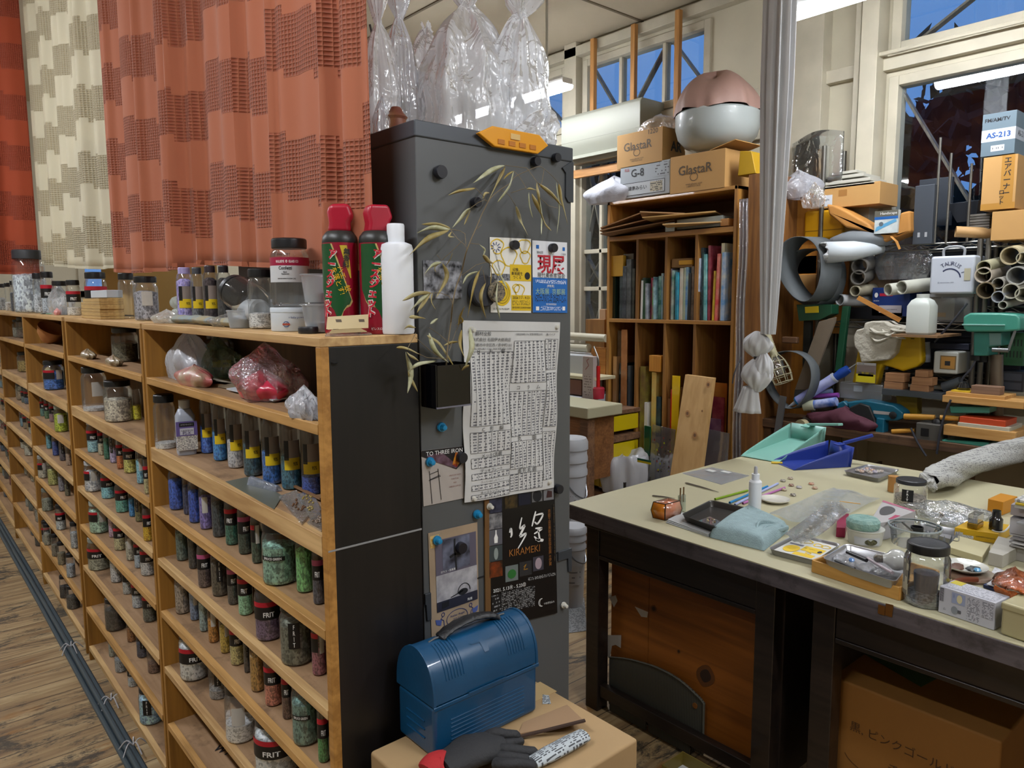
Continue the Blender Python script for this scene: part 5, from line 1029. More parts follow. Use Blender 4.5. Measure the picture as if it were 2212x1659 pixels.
MB().beam((LW*.30,-.004,hz_+.004),(LW*.66,-.004,hz_+.004),.002,.003).build('latch_bar',blu_,lb)
zt_=ht+.0015
hd=smooth_pts([(LW*.22,LD/2,zt_),(LW*.30,LD/2,zt_+.010),(LW*.45,LD/2,zt_+.017),(LW*.60,LD/2,zt_+.016),(LW*.72,LD/2,zt_+.009),(LW*.78,LD/2,zt_+.001)],5)
MB().tube(hd,[.007]+[.0135+.001*math.sin(i*2)for i in range(len(hd)-2)]+[.006],14,flat=.42).build('handle',mat('#121214',.45,bump=.4,bs=200,name='black_rubber'),lb)
for x in(.18,.80):o=MB().tube([(LW*x-.014,LD/2,zt_+.000),(LW*x,LD/2,zt_+.003),(LW*x+.014,LD/2,zt_+.002)],.0018,8).build('handle_bracket',mat('#8a9096',.25,.8),lb)
c=[az(1120,1585,BZ+.002),az(1262,1557,BZ+.022),az(1222,1524,BZ+.002),az(1100,1540,BZ+.002)]
o=Sheet('cardboard_flap','loose piece of brown cardboard between the lunch box and the glove','cardboard',c[0],c[1],az(1225,1522,BZ+.004),az(1130,1560,BZ+.003),mat('#97795a',.8),th=.004)
p0=az(1150,1648,BZ+.012);p1=az(1262,1588,BZ+.012)
o=MB().tube([p0,p0.lerp(p1,.3),p0.lerp(p1,.7),p1],[.015,.018,.018,.016],16,flat=.6).build('newspaper_roll',printed('#a9b0b4','#3a3c40',260,260,0,1,.5,.6));T(o,'folded newspaper lying right of the black glove','newspaper')
p0=az(1120,1592,BZ+.004);p1=az(1264,1556,BZ+.026);T(MB().beam(p0,p1,.010,.003,(0,.3,1)).build('cardboard_strip',mat('#3a261a',.8)),'narrow dark edge-on cardboard strip above the newspaper','cardboard')
o=Sheet('tissue','scrap of newspaper at the right foot of the lunch box','newspaper',az(1172,1520,BZ+.001),az(1190,1520,BZ+.001),az(1186,1502,BZ+.001),az(1172,1500,BZ+.001),printed('#a9b0b4','#3a3c40',260,260,0,1,.5,.6))
gl=thing('work_glove','black rubber coated work glove with red cuff on the cardboard box','glove',az(1010,1640,BZ+.001));g0=gl.location
gm=mat('#232325',.75,bump=.6,bs=160,bd=.003,name='black_latex')
G=lambda x,y,z:az(x,y,BZ+z)-g0
pal=smooth_pts([G(955,1655,.022),G(985,1640,.022),G(1020,1622,.024),G(1060,1612,.020),G(1085,1610,.016)],4)
MB().tube(pal,[.026+.012*math.sin(math.pi*i/(len(pal)+1))for i in range(len(pal))],20,flat=.52).build('palm',gm,gl)
for nm,pts,r in(('finger',[(1050,1592,.026),(1070,1583,.034),(1092,1586,.03),(1122,1588,.022)],.0115),('finger',[(1060,1605,.02),(1085,1607,.022),(1110,1603,.018),(1130,1600,.014)],.0105),('finger',[(1065,1618,.02),(1095,1618,.026),(1130,1622,.02),(1160,1624,.014)],.0115),('finger',[(1068,1632,.018),(1090,1634,.022),(1115,1636,.018),(1145,1640,.012)],.0105),('thumb',[(980,1615,.022),(1000,1600,.026),(1020,1596,.024),(1048,1594,.02)],.011),('finger',[(1070,1650,.018),(1095,1650,.024),(1130,1650,.018),(1158,1654,.012)],.0115)):
 q=smooth_pts([G(*p)for p in pts],4);MB().tube(q,[r*(1-.25*i/len(q))for i in range(len(q)-1)]+[r*.45],12,flat=.85).build(nm,gm,gl)
q=smooth_pts([G(925,1668,.018),G(938,1655,.022),G(950,1650,.022),G(962,1650,.022)],3);MB().tube(q,[.024,.026,.027,.028,.029,.029,.030,.030,.030,.030][:len(q)],18,flat=.55).build('cuff',mat('#a51d20',.8,bump=.4,bs=200),gl)
# the work table
TZ=.74
tc=[az(1224,1087,TZ),None,None,az(1680,965,TZ)];nr=az(2212,1396,TZ);dn=(nr-tc[0]).normalized()
P0=tc[0];P1=P0+dn*2.6;P3=tc[3];P2=P3+dn*2.7
topm=mat('#b3ad8e',.45,var=.05,vs=3,bump=.05,bs=30,name='cream_linoleum');dkw=wood('#1a1411','#2a201a','y',8,.4,coat=.2);edgew=wood('#423d40','#5c5558','y',7,.42,coat=.2,dirt='#2c2728')
tt=thing('work_table','long work table with cream top and dark brown wooden edge and legs','table',(P0.x,P0.y,0));oo=tt.location
def PZ(p,z):return(p.x-oo.x,p.y-oo.y,z)
b=MB();b.hexa([PZ(q,TZ-.006)for q in(P0,P1,P2,P3)],[PZ(q,TZ)for q in(P0,P1,P2,P3)]).build('table_top',topm,tt,bevel=.001)
nrm=Vector((-dn.y,dn.x,0));nrm=nrm if nrm.x<0 else-nrm
b=MB();e0=P0+nrm*.002;e1=P1+nrm*.002
MB().hexa([PZ(q,TZ-.052)for q in(e0,e1,e1-nrm*.03,e0-nrm*.03)],[PZ(q,TZ-.003)for q in(e0,e1,e1-nrm*.03,e0-nrm*.03)]).build('front_edge_board',edgew,tt,bevel=.002)
MB().hexa([PZ(q,TZ-.052)for q in(P0,P0-Vector((0,.03,0)),P3-Vector((0,.03,0)),P3)],[PZ(q,TZ-.007)for q in(P0,P0-Vector((0,.03,0)),P3-Vector((0,.03,0)),P3)]).build('end_edge_board',edgew,tt,bevel=.002)
XF=P0.x+.03
def yx(x,y,X=None):return ax(x,y,X or XF)
def leg(xa,xb,name='leg',d=.055,z1=TZ-.05):
 a=yx(xa,1300).y;c=yx(xb,1300).y;MB().box(XF-oo.x,XF+d-oo.x,c-oo.y,a-oo.y,0,z1).build(name,dkw,tt,bevel=.003);return a,c
l1=leg(1266,1292);l2=leg(1632,1674);l3=leg(1757,1806);
zA1=yx(1292,1150).z;zA0=yx(1292,1208).z
def rail(name,x0,x1,z0,z1,ya,yb,m=dkw):return MB().box(x0-oo.x,x1-oo.x,yb-oo.y,ya-oo.y,z0,z1).build(name,m,tt,bevel=.003)
rail('apron',XF+.004,XF+.03,zA0+.014,TZ-.052,l1[1],l2[0]);rail('apron_strip',XF+.001,XF+.03,zA0,zA0+.014,l1[1],l2[0])
rail('apron_lip',XF-.012,XF+.03,zA1+.012,zA1+.022,l1[0],l2[1])
rail('apron',XF+.004,XF+.03,zA0+.014,TZ-.052,l3[1],l3[1]-1.2);rail('apron_strip',XF+.001,XF+.03,zA0,zA0+.014,l3[1],l3[1]-1.2)
zr=yx(1300,1500).z;rail('stretcher',XF+.01,XF+.04,zr-.022,zr+.022,l1[1],l2[0])
rail('bottom_board',XF+.12,XF+.5,.0,.02,l1[1],l2[0])
for a,c in(l1,l2):MB().box(XF+.85-oo.x,XF+.90-oo.x,c-oo.y,a-oo.y,0,TZ-.05).build('rear_leg',dkw,tt,bevel=.003)
MB().box(XF+.05-oo.x,XF+.90-oo.x,l2[1]-oo.y-.005,l2[1]-oo.y+.02,.05,TZ-.06).build('side_board',dkw,tt)
MB().box(XF+.05-oo.x,XF+.90-oo.x,l3[0]-oo.y-.03,l3[0]-oo.y,.05,TZ-.06).build('side_board',dkw,tt)
pw=wood('#6b3a0c','#94561a','y',4,.45,bump=.1)
xp=XF+.07
ya_,yc_=l1[1],l2[0];ysp=yx(1401,1350,xp).y
MB().box(xp-oo.x,xp+.012-oo.x,ysp-oo.y+.001,ya_-oo.y,.02,zA0+.01).build('plywood_panel',pw,tt);MB().box(xp-oo.x,xp+.012-oo.x,yc_-oo.y,ysp-oo.y-.001,.02,zA0+.01).build('plywood_panel',pw,tt)
pf=lambda x,y,off=.001:ax(x,y,xp-off)-oo
for pts in(((1316,1290),(1330,1286),(1334,1298),(1326,1312)),((1371,1310),(1400,1322),(1398,1334),(1385,1332)),((1312,1372),(1342,1372),(1341,1400),(1330,1393),(1322,1395),(1318,1418),(1312,1418))):
 MB().add([pf(*q)for q in pts],[tuple(range(len(pts)))]).build('torn_paper',mat('#b3aba0',.7),tt)
for(x,y,r)in((1524,1460,24),(1412,1315,8),(1466,1407,4)):
 for f_,m in((1,mat('#5c3410',.6)),(.6,mat('#2c190a',.7))):MB().add([pf(x+r*f_*math.cos(a)*(.8+.15*math.sin(2*a)),y+r*f_*math.sin(a),.0012+(1-f_)*.001)for a in[i*math.pi/8 for i in range(16)]],[tuple(range(16))]).build('wood_knot',m,tt)
for pts in(((1897,1305),(1912,1310),(1911,1330),(1896,1325)),((1913,1303),(1930,1307),(1927,1334),(1912,1329))):
 MB().add([ax(x,y,P0.x+(nr.x-P0.x)*.78-.006)-oo for x,y in pts],[(0,1,2,3)]).build('brown_tape',mat('#5c3812',.3),tt)
XM=XF+.045
def perf():
 m,t,b=nt('perforated_rubber');s=N(t,'ShaderNodeSeparateXYZ');t.links.new(coord(t),s.inputs[0])
 def M(op,a,c):
  n=N(t,'ShaderNodeMath',operation=op)
  for i,q in enumerate((a,c)):
   if isinstance(q,(int,float)):n.inputs[i].default_value=q
   else:t.links.new(q,n.inputs[i])
  return n.outputs[0]
 g=M('MULTIPLY',M('SINE',M('MULTIPLY',s.outputs[1],2*math.pi/.0125),0),M('SINE',M('MULTIPLY',s.outputs[2],2*math.pi/.0095),0));k=M('GREATER_THAN',M('ABSOLUTE',g,0),.45)
 mm=N(t,'ShaderNodeMix',data_type='RGBA');t.links.new(k,mm.inputs['Factor']);mm.inputs[6].default_value=lin('#55544a');mm.inputs[7].default_value=lin('#1c1b17');t.links.new(mm.outputs[2],b.inputs['Base Color']);b.inputs['Roughness'].default_value=.6
 return m
pm=perf();arcp=smooth_pts([(1316,1419,0),(1360,1424,0),(1420,1442,0),(1470,1470,0),(1512,1508,0)],4)
poly=[ax(p.x,p.y,XM)for p in arcp]+[ax(1521,1520,XM),ax(1523,1600,XM)]
yb_=poly[-1].y;ya2=ax(1314,1500,XM).y;poly[-1].z=.02;poly[-1].y=poly[-2].y;yb_=poly[-1].y;ya2=poly[0].y;pl_=[(q.y,q.z)for q in poly]+[(ya2,.02)]
o=thing('perforated_mat','grey perforated mat with a rounded top and a corner hole behind the table stretcher','mat',(XM,yb_,.02))
MB().prism([(a-yb_,c-.02)for a,c in pl_],0,.006,'yz').build('mat_sheet',pm,o)
MB().tube([(-.002,a-yb_,c-.02)for a,c in pl_[:-1]],.0025,6).build('rim',mat('#55544a',.6),o)
q=ax(1502,1524,XM);MB().prism([(q.y-yb_+.009*math.cos(a),q.z-.02+.009*math.sin(a))for a in[i*math.pi/8 for i in range(16)]],-.003,-.0005,'yz').build('corner_hole',mat('#7a4a18',.6),o)
for k,(xa,xb,yt)in enumerate(((1316,1395,1545),(1400,1490,1580))):
 a=ax(xa,yt,XM-.012);c=ax(xb,yt,XM-.012);o=MB().box(0,.005,0,a.y-c.y,0,zr-.012).build('perforated_tile',pm);o.location=(XM-.012,c.y,.005);T(o,['grey perforated tile on the floor under the table, left one','grey perforated tile on the floor under the table, right one'][k],'tile','perforated tiles')
XB=XF+.07
a=ax(1793,1462,XB);c=ax(2165,1600,XB);zt=(a.z+c.z)/2
oldk=mat('#8a5c22',.8,var=.08,vs=4,bump=.15,bs=20,name='old_kraft')
t=thing('storage_box','worn brown cardboard box with handwriting under the right part of the table','box',(XB,c.y,.12));MB().box(0,.34,0,a.y-c.y,0,zt-.12).build('carton',oldk,t,bevel=.006,seg=3)
MB().prism([(.12,.22),(.26,.20),(.20,.42)],zt-.12+.0005,zt-.12+.001,'xy').build('green_print',mat('#2c4a2c',.7),t);MB().box(.20,.24,.40,.46,zt-.12+.001,zt-.12+.0015).build('green_label',mat('#2f6a2c',.6),t)
L=a.y-c.y;f=Sheet(None,None,None,(XB,a.y,.12),(XB,c.y,.12),(XB,c.y,zt),(XB,a.y,zt),None,parent=t);f.n=Vector((-1,0,0));pen=mat('#4a2f14',.6)
f.txt('黒, ピンクゴールド',.46,.62,pen,w=.62,rot=-.02,off=.001);f.txt('チェーン',.55,.40,pen,w=.30,off=.001)
f.line([(.38+.26*math.cos(q),.38+.14*math.sin(q))for q in[3.3+i*.25 for i in range(12)]],.002,pen)
o=MB().box(0,.34,0,L+.03,0,.115).build('storage_box',oldk,bevel=.004);o.location=(XB-.01,c.y,0);T(o,'second brown cardboard box below the handwritten one','box')
a=az(1430,1652,.10);t=thing('gold_box','small open gold cardboard box on the floor by the table leg','box',(a.x,a.y-.14,0));gm_=mat('#7a6a2c',.5)
bw=.10;b=MB();b.box(0,bw,0,.003,0,.10).box(0,bw,.137,.14,0,.10).box(0,.003,.003,.137,0,.10).box(bw-.003,bw,.003,.137,0,.10).box(0,bw,0,.14,0,.003).build('box_body',gm_,t);MB().box(.004,bw-.004,.004,.136,.04,.06).build('white_lining',mat('#c9c9c9',.6),t)
o=MB().box(-.004,bw+.06,-.01,.012,.0,.07).build('carton_flap',kr,t)
# on the table
TT=TZ+.0008
A6=lambda x,y:(1400+x/4.424,980+y/4.424)
A7=lambda x,y:(1750+x/3.857,950+y/3.857)
def tp(c,z=0):return az(c[0],c[1],TT+z)
def base(xc,yb,wpx,z=TT):
 p=az(xc,yb,z);r=wpx*mpp(p)/2;return p+Vector((p.x,p.y,0)).normalized()*r,r
chrome=mat('#a8a8aa',.30,.75,name='steel_tray');greym=mat('#4a4845',.35,.7,name='worn_tray')
def quadtray(name,label,c,h,m,group=None,z=TT,flare=.004):
 """open tray: c = four rim corners in pixels, in order round"""
 top=[az(x,y,z+h)for x,y in c];ce=sum(top,Vector())/4;t=thing(name,label,'tray',(ce.x,ce.y,z),group=group)
 def ring(k,dz):
  out=[]
  for i in range(4):
   p=top[i];a=top[i-1];b_=top[(i+1)%4]
   e1=(a-p).normalized()*.014;e2=(b_-p).normalized()*.014;pts=[p+e1,p+e1*.3+e2*.3,p+e2]
   for q in pts:v=(q-ce);v.z=0;out.append(v*k+Vector((0,0,dz)))
  return out
 rings=[ring(.90,0),ring(.97,h*.9),ring(1.0,h),ring(.985,h),ring(.955,h*.85),ring(.885,.0015)];n=12;b=MB();fs=[]
 for j in range(5):
  for i in range(n):fs.append((j*n+i,j*n+(i+1)%n,(j+1)*n+(i+1)%n,(j+1)*n+i))
 fs+=[tuple(range(n)),tuple(range(5*n,6*n))]
 b.add(sum(rings,[]),fs).build('tray_body',m,t,ang=50);return t,ce
def stick(name,label,cat,a,c,r,m,za=0,zc=0,group=None,taper=1,n=8,flat=1):
 p,q=tp(a,r+za),tp(c,r+zc);o=MB().tube([p,p.lerp(q,.5),q],[r,r,r*taper],n,flat=flat).build(name,m);return T(o,label,cat,group)
st=mat('#8a8782',.3,.9)
for k,(a,c,lab)in enumerate(((A6(360,285),A6(675,372),'thin steel tweezers lying alone near the amber glass block'),(A6(42,408),A6(255,432),'short steel tool behind the amber glass block'))):
 t=thing('tweezers',lab,'tweezers',tp(a));p,q=Vector(),tp(c)-tp(a);s_=Vector((-q.y,q.x,0)).normalized()*.003
 for sg in(-1,1):MB().tube([p+s_*sg+Vector((0,0,.003)),p.lerp(q,.5)+s_*sg*1.4+Vector((0,0,.003)),q+s_*sg*.2+Vector((0,0,.002))],[.0028,.0024,.0006],6,flat=.6).build('arm',st,t)
ag=mat('#b8570c',.2,c2='#d98a1c',vs=18,coat=.8,name='amber_glass');pgm=mat('#b5603c',.25,c2='#d9a88c',vs=14,coat=.8,stretch=(1,1,.4),name='streaky_glass')
pA=tp(A6(35,612));pB=tp(A6(160,642));pC=tp(A6(312,600));pD=pA+(pC-pB);hA=ay(*A6(160,490),pB.y).z-TT
t=thing('stained_glass_block','small amber and pink stained glass box with dark leaded edges','glass box',(pB.x,pB.y,TT));q0=Vector((pB.x,pB.y,TT))
mid_=[((p-q0))for p in(pA,pB,pC,pD)];up=Vector((0,0,hA));cen=sum(mid_,Vector())/4
def bulge(p,k):v=p-cen;v.z=0;return cen+v*k
lo=[bulge(p,.90)for p in mid_];mi=[bulge(p,1.06)+up*.5 for p in mid_];hi=[bulge(p,.90)+up for p in mid_]
for i,nm,m in((0,'amber_pane',ag),(1,'pink_pane',pgm),(2,'amber_pane',ag),(3,'pink_pane',pgm)):
 j=(i+1)%4;MB().add([lo[i],lo[j],mi[j],mi[i],hi[j],hi[i]],[(0,1,2,3),(3,2,4,5)]).build(nm,m,t,solid=.002)
MB().add(hi,[(0,1,2,3)]).build('pink_pane',pgm,t,solid=.002)
for i in range(4):
 j=(i+1)%4;MB().tube([lo[i],mi[i],hi[i]],.0018,6).build('lead_edge',mat('#2a2420',.4,.6),t);MB().tube([hi[i],hi[j]],.0016,6).build('lead_edge',mat('#2a2420',.4,.6),t);MB().tube([lo[i],lo[j]],.0016,6).build('lead_edge',mat('#2a2420',.4,.6),t)
p=tp(A6(320,560));t=thing('clear_plug','small clear plastic holder with two brass pins behind the amber block','holder',p);hh=ay(*A6(300,330),p.y).z-TT
for dx in(-.009,.009):MB().prism([(-.007+dx,0),(.007+dx,0),(.005+dx,hh*.7),(-.005+dx,hh*.7)],-.006,.006,'xz').build('clear_leg',clear((.9,.95,.9),.3,.35,(.6,.65,.55)),t,bevel=.001);MB().tube([(dx,0,hh*.4),(dx,0,hh)],.0022,8).build('brass_pin',mat('#7a5c2c',.35,.7),t)
for k in range(3):
 dz=.002+.003*k;cs=[tp(A6(170+8*k,655-14*k),dz),tp(A6(575,790-10*k),dz),tp(A6(760,640),dz),tp(A6(330,570-5*k),dz)];Sheet('paper_sheet','white sheet in the paper stack under the dark tray, %s'%('lowest','middle one','topmost')[k],'paper',*cs,mat('#b9bcbc',.6),th=.002,group='papers under the dark tray')
tr1,ce=quadtray('dark_tray','dark worn metal tray holding a bag of tiny beads',[A6(312,580),A6(600,440),A6(972,520),A6(645,708)],.020,greym,z=TT+.012)
p=az(*A6(590,645),TT+.016);s=Sheet('bead_packet','tiny clear packet of gold and black beads in the dark tray','packet',*[az(*A6(x,y),TT+.016)for x,y in((480,640),(640,690),(715,655),(590,600))],clear((.95,.95,.95),.3,.2),th=.001);rb_=random.Random(2)
for i in range(26):o=MB().lathe([(0,-.0022),(.0022,0),(0,.0022)],6).build('bead',mat(('#8a6a3a','#2c2a2c','#c0b090')[i%3],.3),s.root);a_=i*.7;o.location=s.at(.5+.25*math.cos(a_)*rb_.uniform(.6,1),.5+.3*math.sin(a_)*rb_.uniform(.6,1),.002)
for a,c,col,lab in((A6(640,435),A6(950,352),'#7a9a10','olive green straw beside the pump bottle'),(A6(780,468),A6(1140,312),'#2a86c0','blue straw passing behind the pump bottle'),(A6(830,486),A6(1240,285),'#a9b4e0','pale lilac straw passing behind the pump bottle'),(A6(905,475),A6(1305,325),'#b06aa8','pink straw passing behind the pump bottle')):
 p,q=tp(a,.004),tp(c,.004);o=MB().pipe(p,q,.0042,.0034,12).build('plastic_straw',mat(col,.35));T(o,lab,'straw','coloured plastic straws')
p,r=base(*A6(1015,590),27);t=thing('pump_bottle','small white bottle with nozzle top standing among the straws','bottle',p);hb_=ay(*A6(1015,255),p.y).z-TT;hc=ay(*A6(1015,125),p.y).z-TT
lath(t,'bottle_body',[(0,0),(r*.95,0),(r,.003),(r,hb_*.95),(r*.8,hb_)],wp,28);lath(t,'collar',[(r*.6,hb_),(r*.62,hb_*1.18),(0,hb_*1.18)],wp,28);lath(t,'nozzle',[(r*.3,hb_*1.18),(r*.28,hc*.97),(r*.18,hc),(0,hc)],mat('#b3b3b8',.3),20)
p=tp(A6(1210,460));r=31*mpp(p);t=thing('white_dish','small round white dish behind the pump bottle','dish',p);lath(t,'dish',[(0,0),(r*.7,0),(r,.010),(r,.013),(r*.9,.012),(r*.7,.005),(0,.005)],mat('#d0cdc2',.25,coat=.5),36)
gc=['#8a8a86','#9a8a7a','#7a3c28','#b3b3c0','#a08c6a','#4a4a4c','#c07a5c','#a87a5c']
for k,(x,y)in enumerate(((1288,265),(1360,242),(1368,308),(1442,328),(1298,352),(1385,402),(1560,295),(1593,335))):
 p=tp(A6(x,y));o=MB().lathe([(0,0),(.009,.0),(.0115,.003),(.009,.007),(0,.009)],18).build('glass_cabochon',mat(gc[k],.15,c2='#c9c0b0',vs=120,coat=.8));o.location=p
 T(o,['grey','brownish','red brown','pale violet','sand coloured','black','salmon','peach'][k]+' round glass bead loose on the cream table top','glass bead','loose glass beads on the table')
s=Sheet('clear_pouch','flat clear plastic pouch near the far left part of the table','pouch',tp(A6(330,186),.002),tp(A6(700,292),.002),tp(A6(968,208),.002),tp(A6(610,128),.002),clear((.95,.96,.98),.2,.35,(.7,.73,.78),.5,12,.2),th=.002)
s.rect(.1,.62,.32,.78,mat('#c9c9c4',.5),.0006,'white_strip');s.rect(.38,.8,.6,.93,mat('#c9c9c4',.5),.0006,'white_strip')
def dustpan(label,tipL,tipR,back,hnd,m,h,z=TT,cat='dustpan'):
 L=tp(tipL);Rr=tp(tipR);B=tp(back);t=thing('dustpan',label,cat,(B.x,B.y,z));o_=Vector((B.x,B.y,z));hz=tp(hnd);
 return t,L-o_,Rr-o_,Vector(),hz
bm_=mat('#24388a',.35,name='blue_plastic');mm_=mat('#7fb3a6',.35,name='mint_plastic')
def pan(label,tip,back,hand,zh,zw,wd,m,z0=0,lift=0):
 """tip: centre pixel of the front lip; back: centre pixel of rear; hand: pixel of handle end at height zh"""
 a=tp(tip,z0);c=tp(back,z0);d=(c-a);L=d.length;d.normalize();s_=Vector((-d.y,d.x,0));t=thing('dustpan',label,'dustpan',a,group='plastic dustpans');W2=wd/2
 P_=lambda u,v,w:d*u+s_*v+Vector((0,0,w+lift*(u/L)))
 def fn(u,v):
  x=L*v;k=(u-.5)*2;hw=W2*(1-.08*v);hgt=zw*v**.8
  if abs(k)>.72:f=(abs(k)-.72)/.28;return P_(x,math.copysign(hw,k)*(1+.05*f),hgt*f)
  return P_(x,k/.72*hw,0.001)
 MB().grid(fn,30,16).build('pan',m,t,solid=.0018,ang=50)
 bk=[P_(L,-W2*.97,0),P_(L,W2*.97,0),P_(L+.012,W2*.97,zw),P_(L+.012,-W2*.97,zw)]
 MB().add(bk,[(0,1,2,3)]).build('back_wall',m,t,solid=.002)
 hp=tp(hand,0);hp=ray(*hand);hp=Vector((0,0,H))+hp*((TT+zh-H)/hp.z)-a
 q=[P_(L*.93,0,zw*.96),P_(L+.015,0,zw*1.02),hp];MB().beam(q[0],q[1],.04,.006).beam(q[1],q[2],.026,.012).build('handle',m,t,bevel=.003);return t
pan('blue plastic dustpan on the far part of the table',(1690,1006),(1812,1000),(1886,940),.13,.085,.17,bm_)
pan('mint green plastic dustpan leaning on the blue one',(1640,992),(1742,965),(1816,917),.15,.075,.18,mm_,.002,lift=.03)
stick('yellow_tip','yellow plastic tip between the two dustpans','clip',(1666,999),(1690,1000),.005,mat('#d0b010',.4))
tw=mat('#8fa5a8',.95,var=.08,vs=40,bump=.8,bs=260,bd=.003,name='terry_cloth')
cs=[tp(A6(575,800)),tp(A6(1110,935)),tp(A6(1345,745)),tp(A6(960,540))];ce=sum(cs,Vector())/4;t=thing('folded_towel','pale blue green folded terry towel at the table front','towel',(ce.x,ce.y,TT))
for k in range(3):
 def fn(u,v,k=k):
  a=cs[0].lerp(cs[1],u).lerp(cs[3].lerp(cs[2],u),v)-ce;e=1-max(abs(u-.5),abs(v-.5))*2;sh=.94+.03*k if k<2 else .98
  a=a*sh;top=.010*(k+1)+.003*k;z=top*min(1,(e*7)**.5 if e>0 else 0)+.003*math.sin(7*u+k*2)*math.sin(6*v+k)*min(1,e*4)+(.006*math.sin(4*v+3*u)*min(1,e*3)if k==2 else 0)
  return(a.x,a.y,max(.0005,z))
 MB().grid(fn,40,34).build('towel_fold',tw,t,ang=80)
for k in range(3):
 a=tp(A6(1040+28*k,905-0*k))-ce;c=tp(A6(1060+60*k,760+30*k))-ce;e=tp(A6(1330,770))-ce
 a.z=.008;c.z=.034-.007*k;e.z=.02;MB().tube(smooth_pts([a,c,e],6),.005,8,flat=1.6).build('towel_edge',tw,t)
tr2,ce=quadtray('flyer_tray','shallow steel tray holding a yellow and white flyer',[A6(1140,905),A6(1410,765),A6(1855,862),A6(1600,1022)],.018,chrome)
s=Sheet('exhibition_flyer','yellow and white flyer lying in the shallow steel tray','flyer',*[az(*A6(x,y),TT+.012)for x,y in((1190,925),(1590,1022),(1800,885),(1440,795))],mat('#c9c9c4',.5))
s.rect(.45,.35,.95,.62,yl);s.rect(.42,.06,.9,.22,yl);s.poly([(.26+.18*math.cos(a),.32+.2*math.sin(a))for a in[i*math.pi/9 for i in range(18)]],yl);s.rect(.05,.55,.4,.62,mat('#6a6a78',.5));s.txt('印象、美術館をつくる',.66,.5,INK,w=.40);s.poly([(.88+.05*math.cos(a),.45+.07*math.sin(a))for a in[i*math.pi/6 for i in range(12)]],INK,.001)
for cx,cy,rr in((.65,.8,.1),(.85,.8,.1),(.35,.85,.12),(.7,.28,.06)):s.line([(cx+rr*math.cos(a),cy+rr*.8*math.sin(a)*(1+.2*math.cos(3*a)))for a in[i*math.pi/8 for i in range(16)]],.004,yl,closed=True)
cb1=clear((.98,.99,.99),.22,.16,(.9,.92,.93),.5,12,.1)
def wv(u,v):return .004*math.sin(9*u+4*v)+.004*math.sin(7*v+2)
s=Sheet('pebble_bag','clear plastic bag of small grey pebbles lying across the towel corner','bag',tp(A6(1310,770),.040),tp(A6(1462,862),.035),tp(A6(1935,540),.045),tp(A6(1750,438),.050),cb1,th=.006,warp=wv,nu=14)
for u,v in((.45,.30),(.55,.62),(.42,.38)):o=MB().lathe([(0,-.004),(.008,-.002),(.010,0),(.007,.004),(0,.005)],12,sy=.7).build('pebble',mat('#8a857a',.5),s.root);o.location=s.at(u,v,-.003)
s=Sheet('large_clear_bag','large smoky clear plastic bag spread behind the pebble bag','bag',tp(A6(1160,575),.030),tp(A6(1560,690),.022),tp(A6(2215,430),.014),tp(A6(1775,320),.012),clear((.97,.98,.98),.14,.26,(.80,.83,.84),.4,8,.15),th=.004,warp=wv,nu=14)
stick('bent_yellow_wire','short bent yellow wire on the large clear bag','wire',A6(1830,455),A6(2030,480),.0015,mat('#c08a20',.4),.02,.02)
p,r=base(*A7(452,905),87);r=min(r,.052);hT=ay(*A7(452,735),p.y).z-TT;t=thing('round_tub','white round plastic tub with dark picture label, carrying a teal sponge','tub',p,math.atan2(p.y,p.x)-math.pi/2)
lath(t,'tub',[(0,0),(r*.86,0),(r*.97,hT*.9),(r,hT*.93),(r,hT),(0,hT)],mat('#b5b5ad',.35),40);text('',t,(0,0,0),FY,INK,w=.01)
MB().grid(lambda u,v:(r*(.92+.04*v)*math.sin((u-.4)*1.5)*1.012,-r*(.92+.04*v)*math.cos((u-.4)*1.5)*1.012,hT*(.12+.5*v)),14,4).build('picture_label',mat('#b0b4bc',.4),t)
MB().add([((r*.96)*1.02*math.sin(.35+.35*math.cos(a)),-(r*.96)*1.02*math.cos(.35+.35*math.cos(a)),hT*(.36+.2*math.sin(a)))for a in[i*math.pi/9 for i in range(18)]],[tuple(range(18))]).build('dark_oval',mat('#141412',.4,c2='#5a5a3c',vs=200),t)
z=TT+hT+.001;q=az(*A7(425,758),z);o=thing('round_sponge','round teal sponge lying on the white tub','sponge',(p.x-.008,p.y+.004,z));rs=132/3.857*mpp(q);hs=.030
lath(o,'sponge',[(0,0),(rs*.92,0),(rs,hs*.25),(rs,hs*.7),(rs*.85,hs*.97),(rs*.3,hs),(rs*.15,hs*.9),(0,hs*.88)],mat('#6f938c',.95,c2='#8fada4',vs=60,bump=1,bs=180,bd=.004),36)
c1=tp(A7(18,1100));c2=tp(A7(740,1338));up_=.036;hW=ay(*A7(18,1003),c1.y).z-TT;dd=(c2-c1);s_=Vector((-dd.y,dd.x,0)).normalized();s_=s_ if s_.x>0 else-s_;DW=.19;hW=min(hW,.034)
pinb=wood('#a87a38','#c4944c','y',8,.5);t=thing('wooden_box','low pale wooden box at the table front carrying the pen tray','box',c1);o_=c1
def wall(a,b_,th=.006):a=a-o_;b_=b_-o_;MB().beam(a+Vector((0,0,hW/2)),b_+Vector((0,0,hW/2)),th,hW).build('side_board',pinb,t,bevel=.001)
wall(c1,c2);wall(c1+s_*DW,c2+s_*DW);wall(c1,c1+s_*DW);wall(c2,c2+s_*DW)
MB().hexa([c1-o_+Vector((0,0,.001)),c2-o_+Vector((0,0,.001)),c2+s_*DW-o_+Vector((0,0,.001)),c1+s_*DW-o_+Vector((0,0,.001))],[c1-o_+Vector((0,0,.004)),c2-o_+Vector((0,0,.004)),c2+s_*DW-o_+Vector((0,0,.004)),c1+s_*DW-o_+Vector((0,0,.004))]).build('bottom_board',pinb,t)
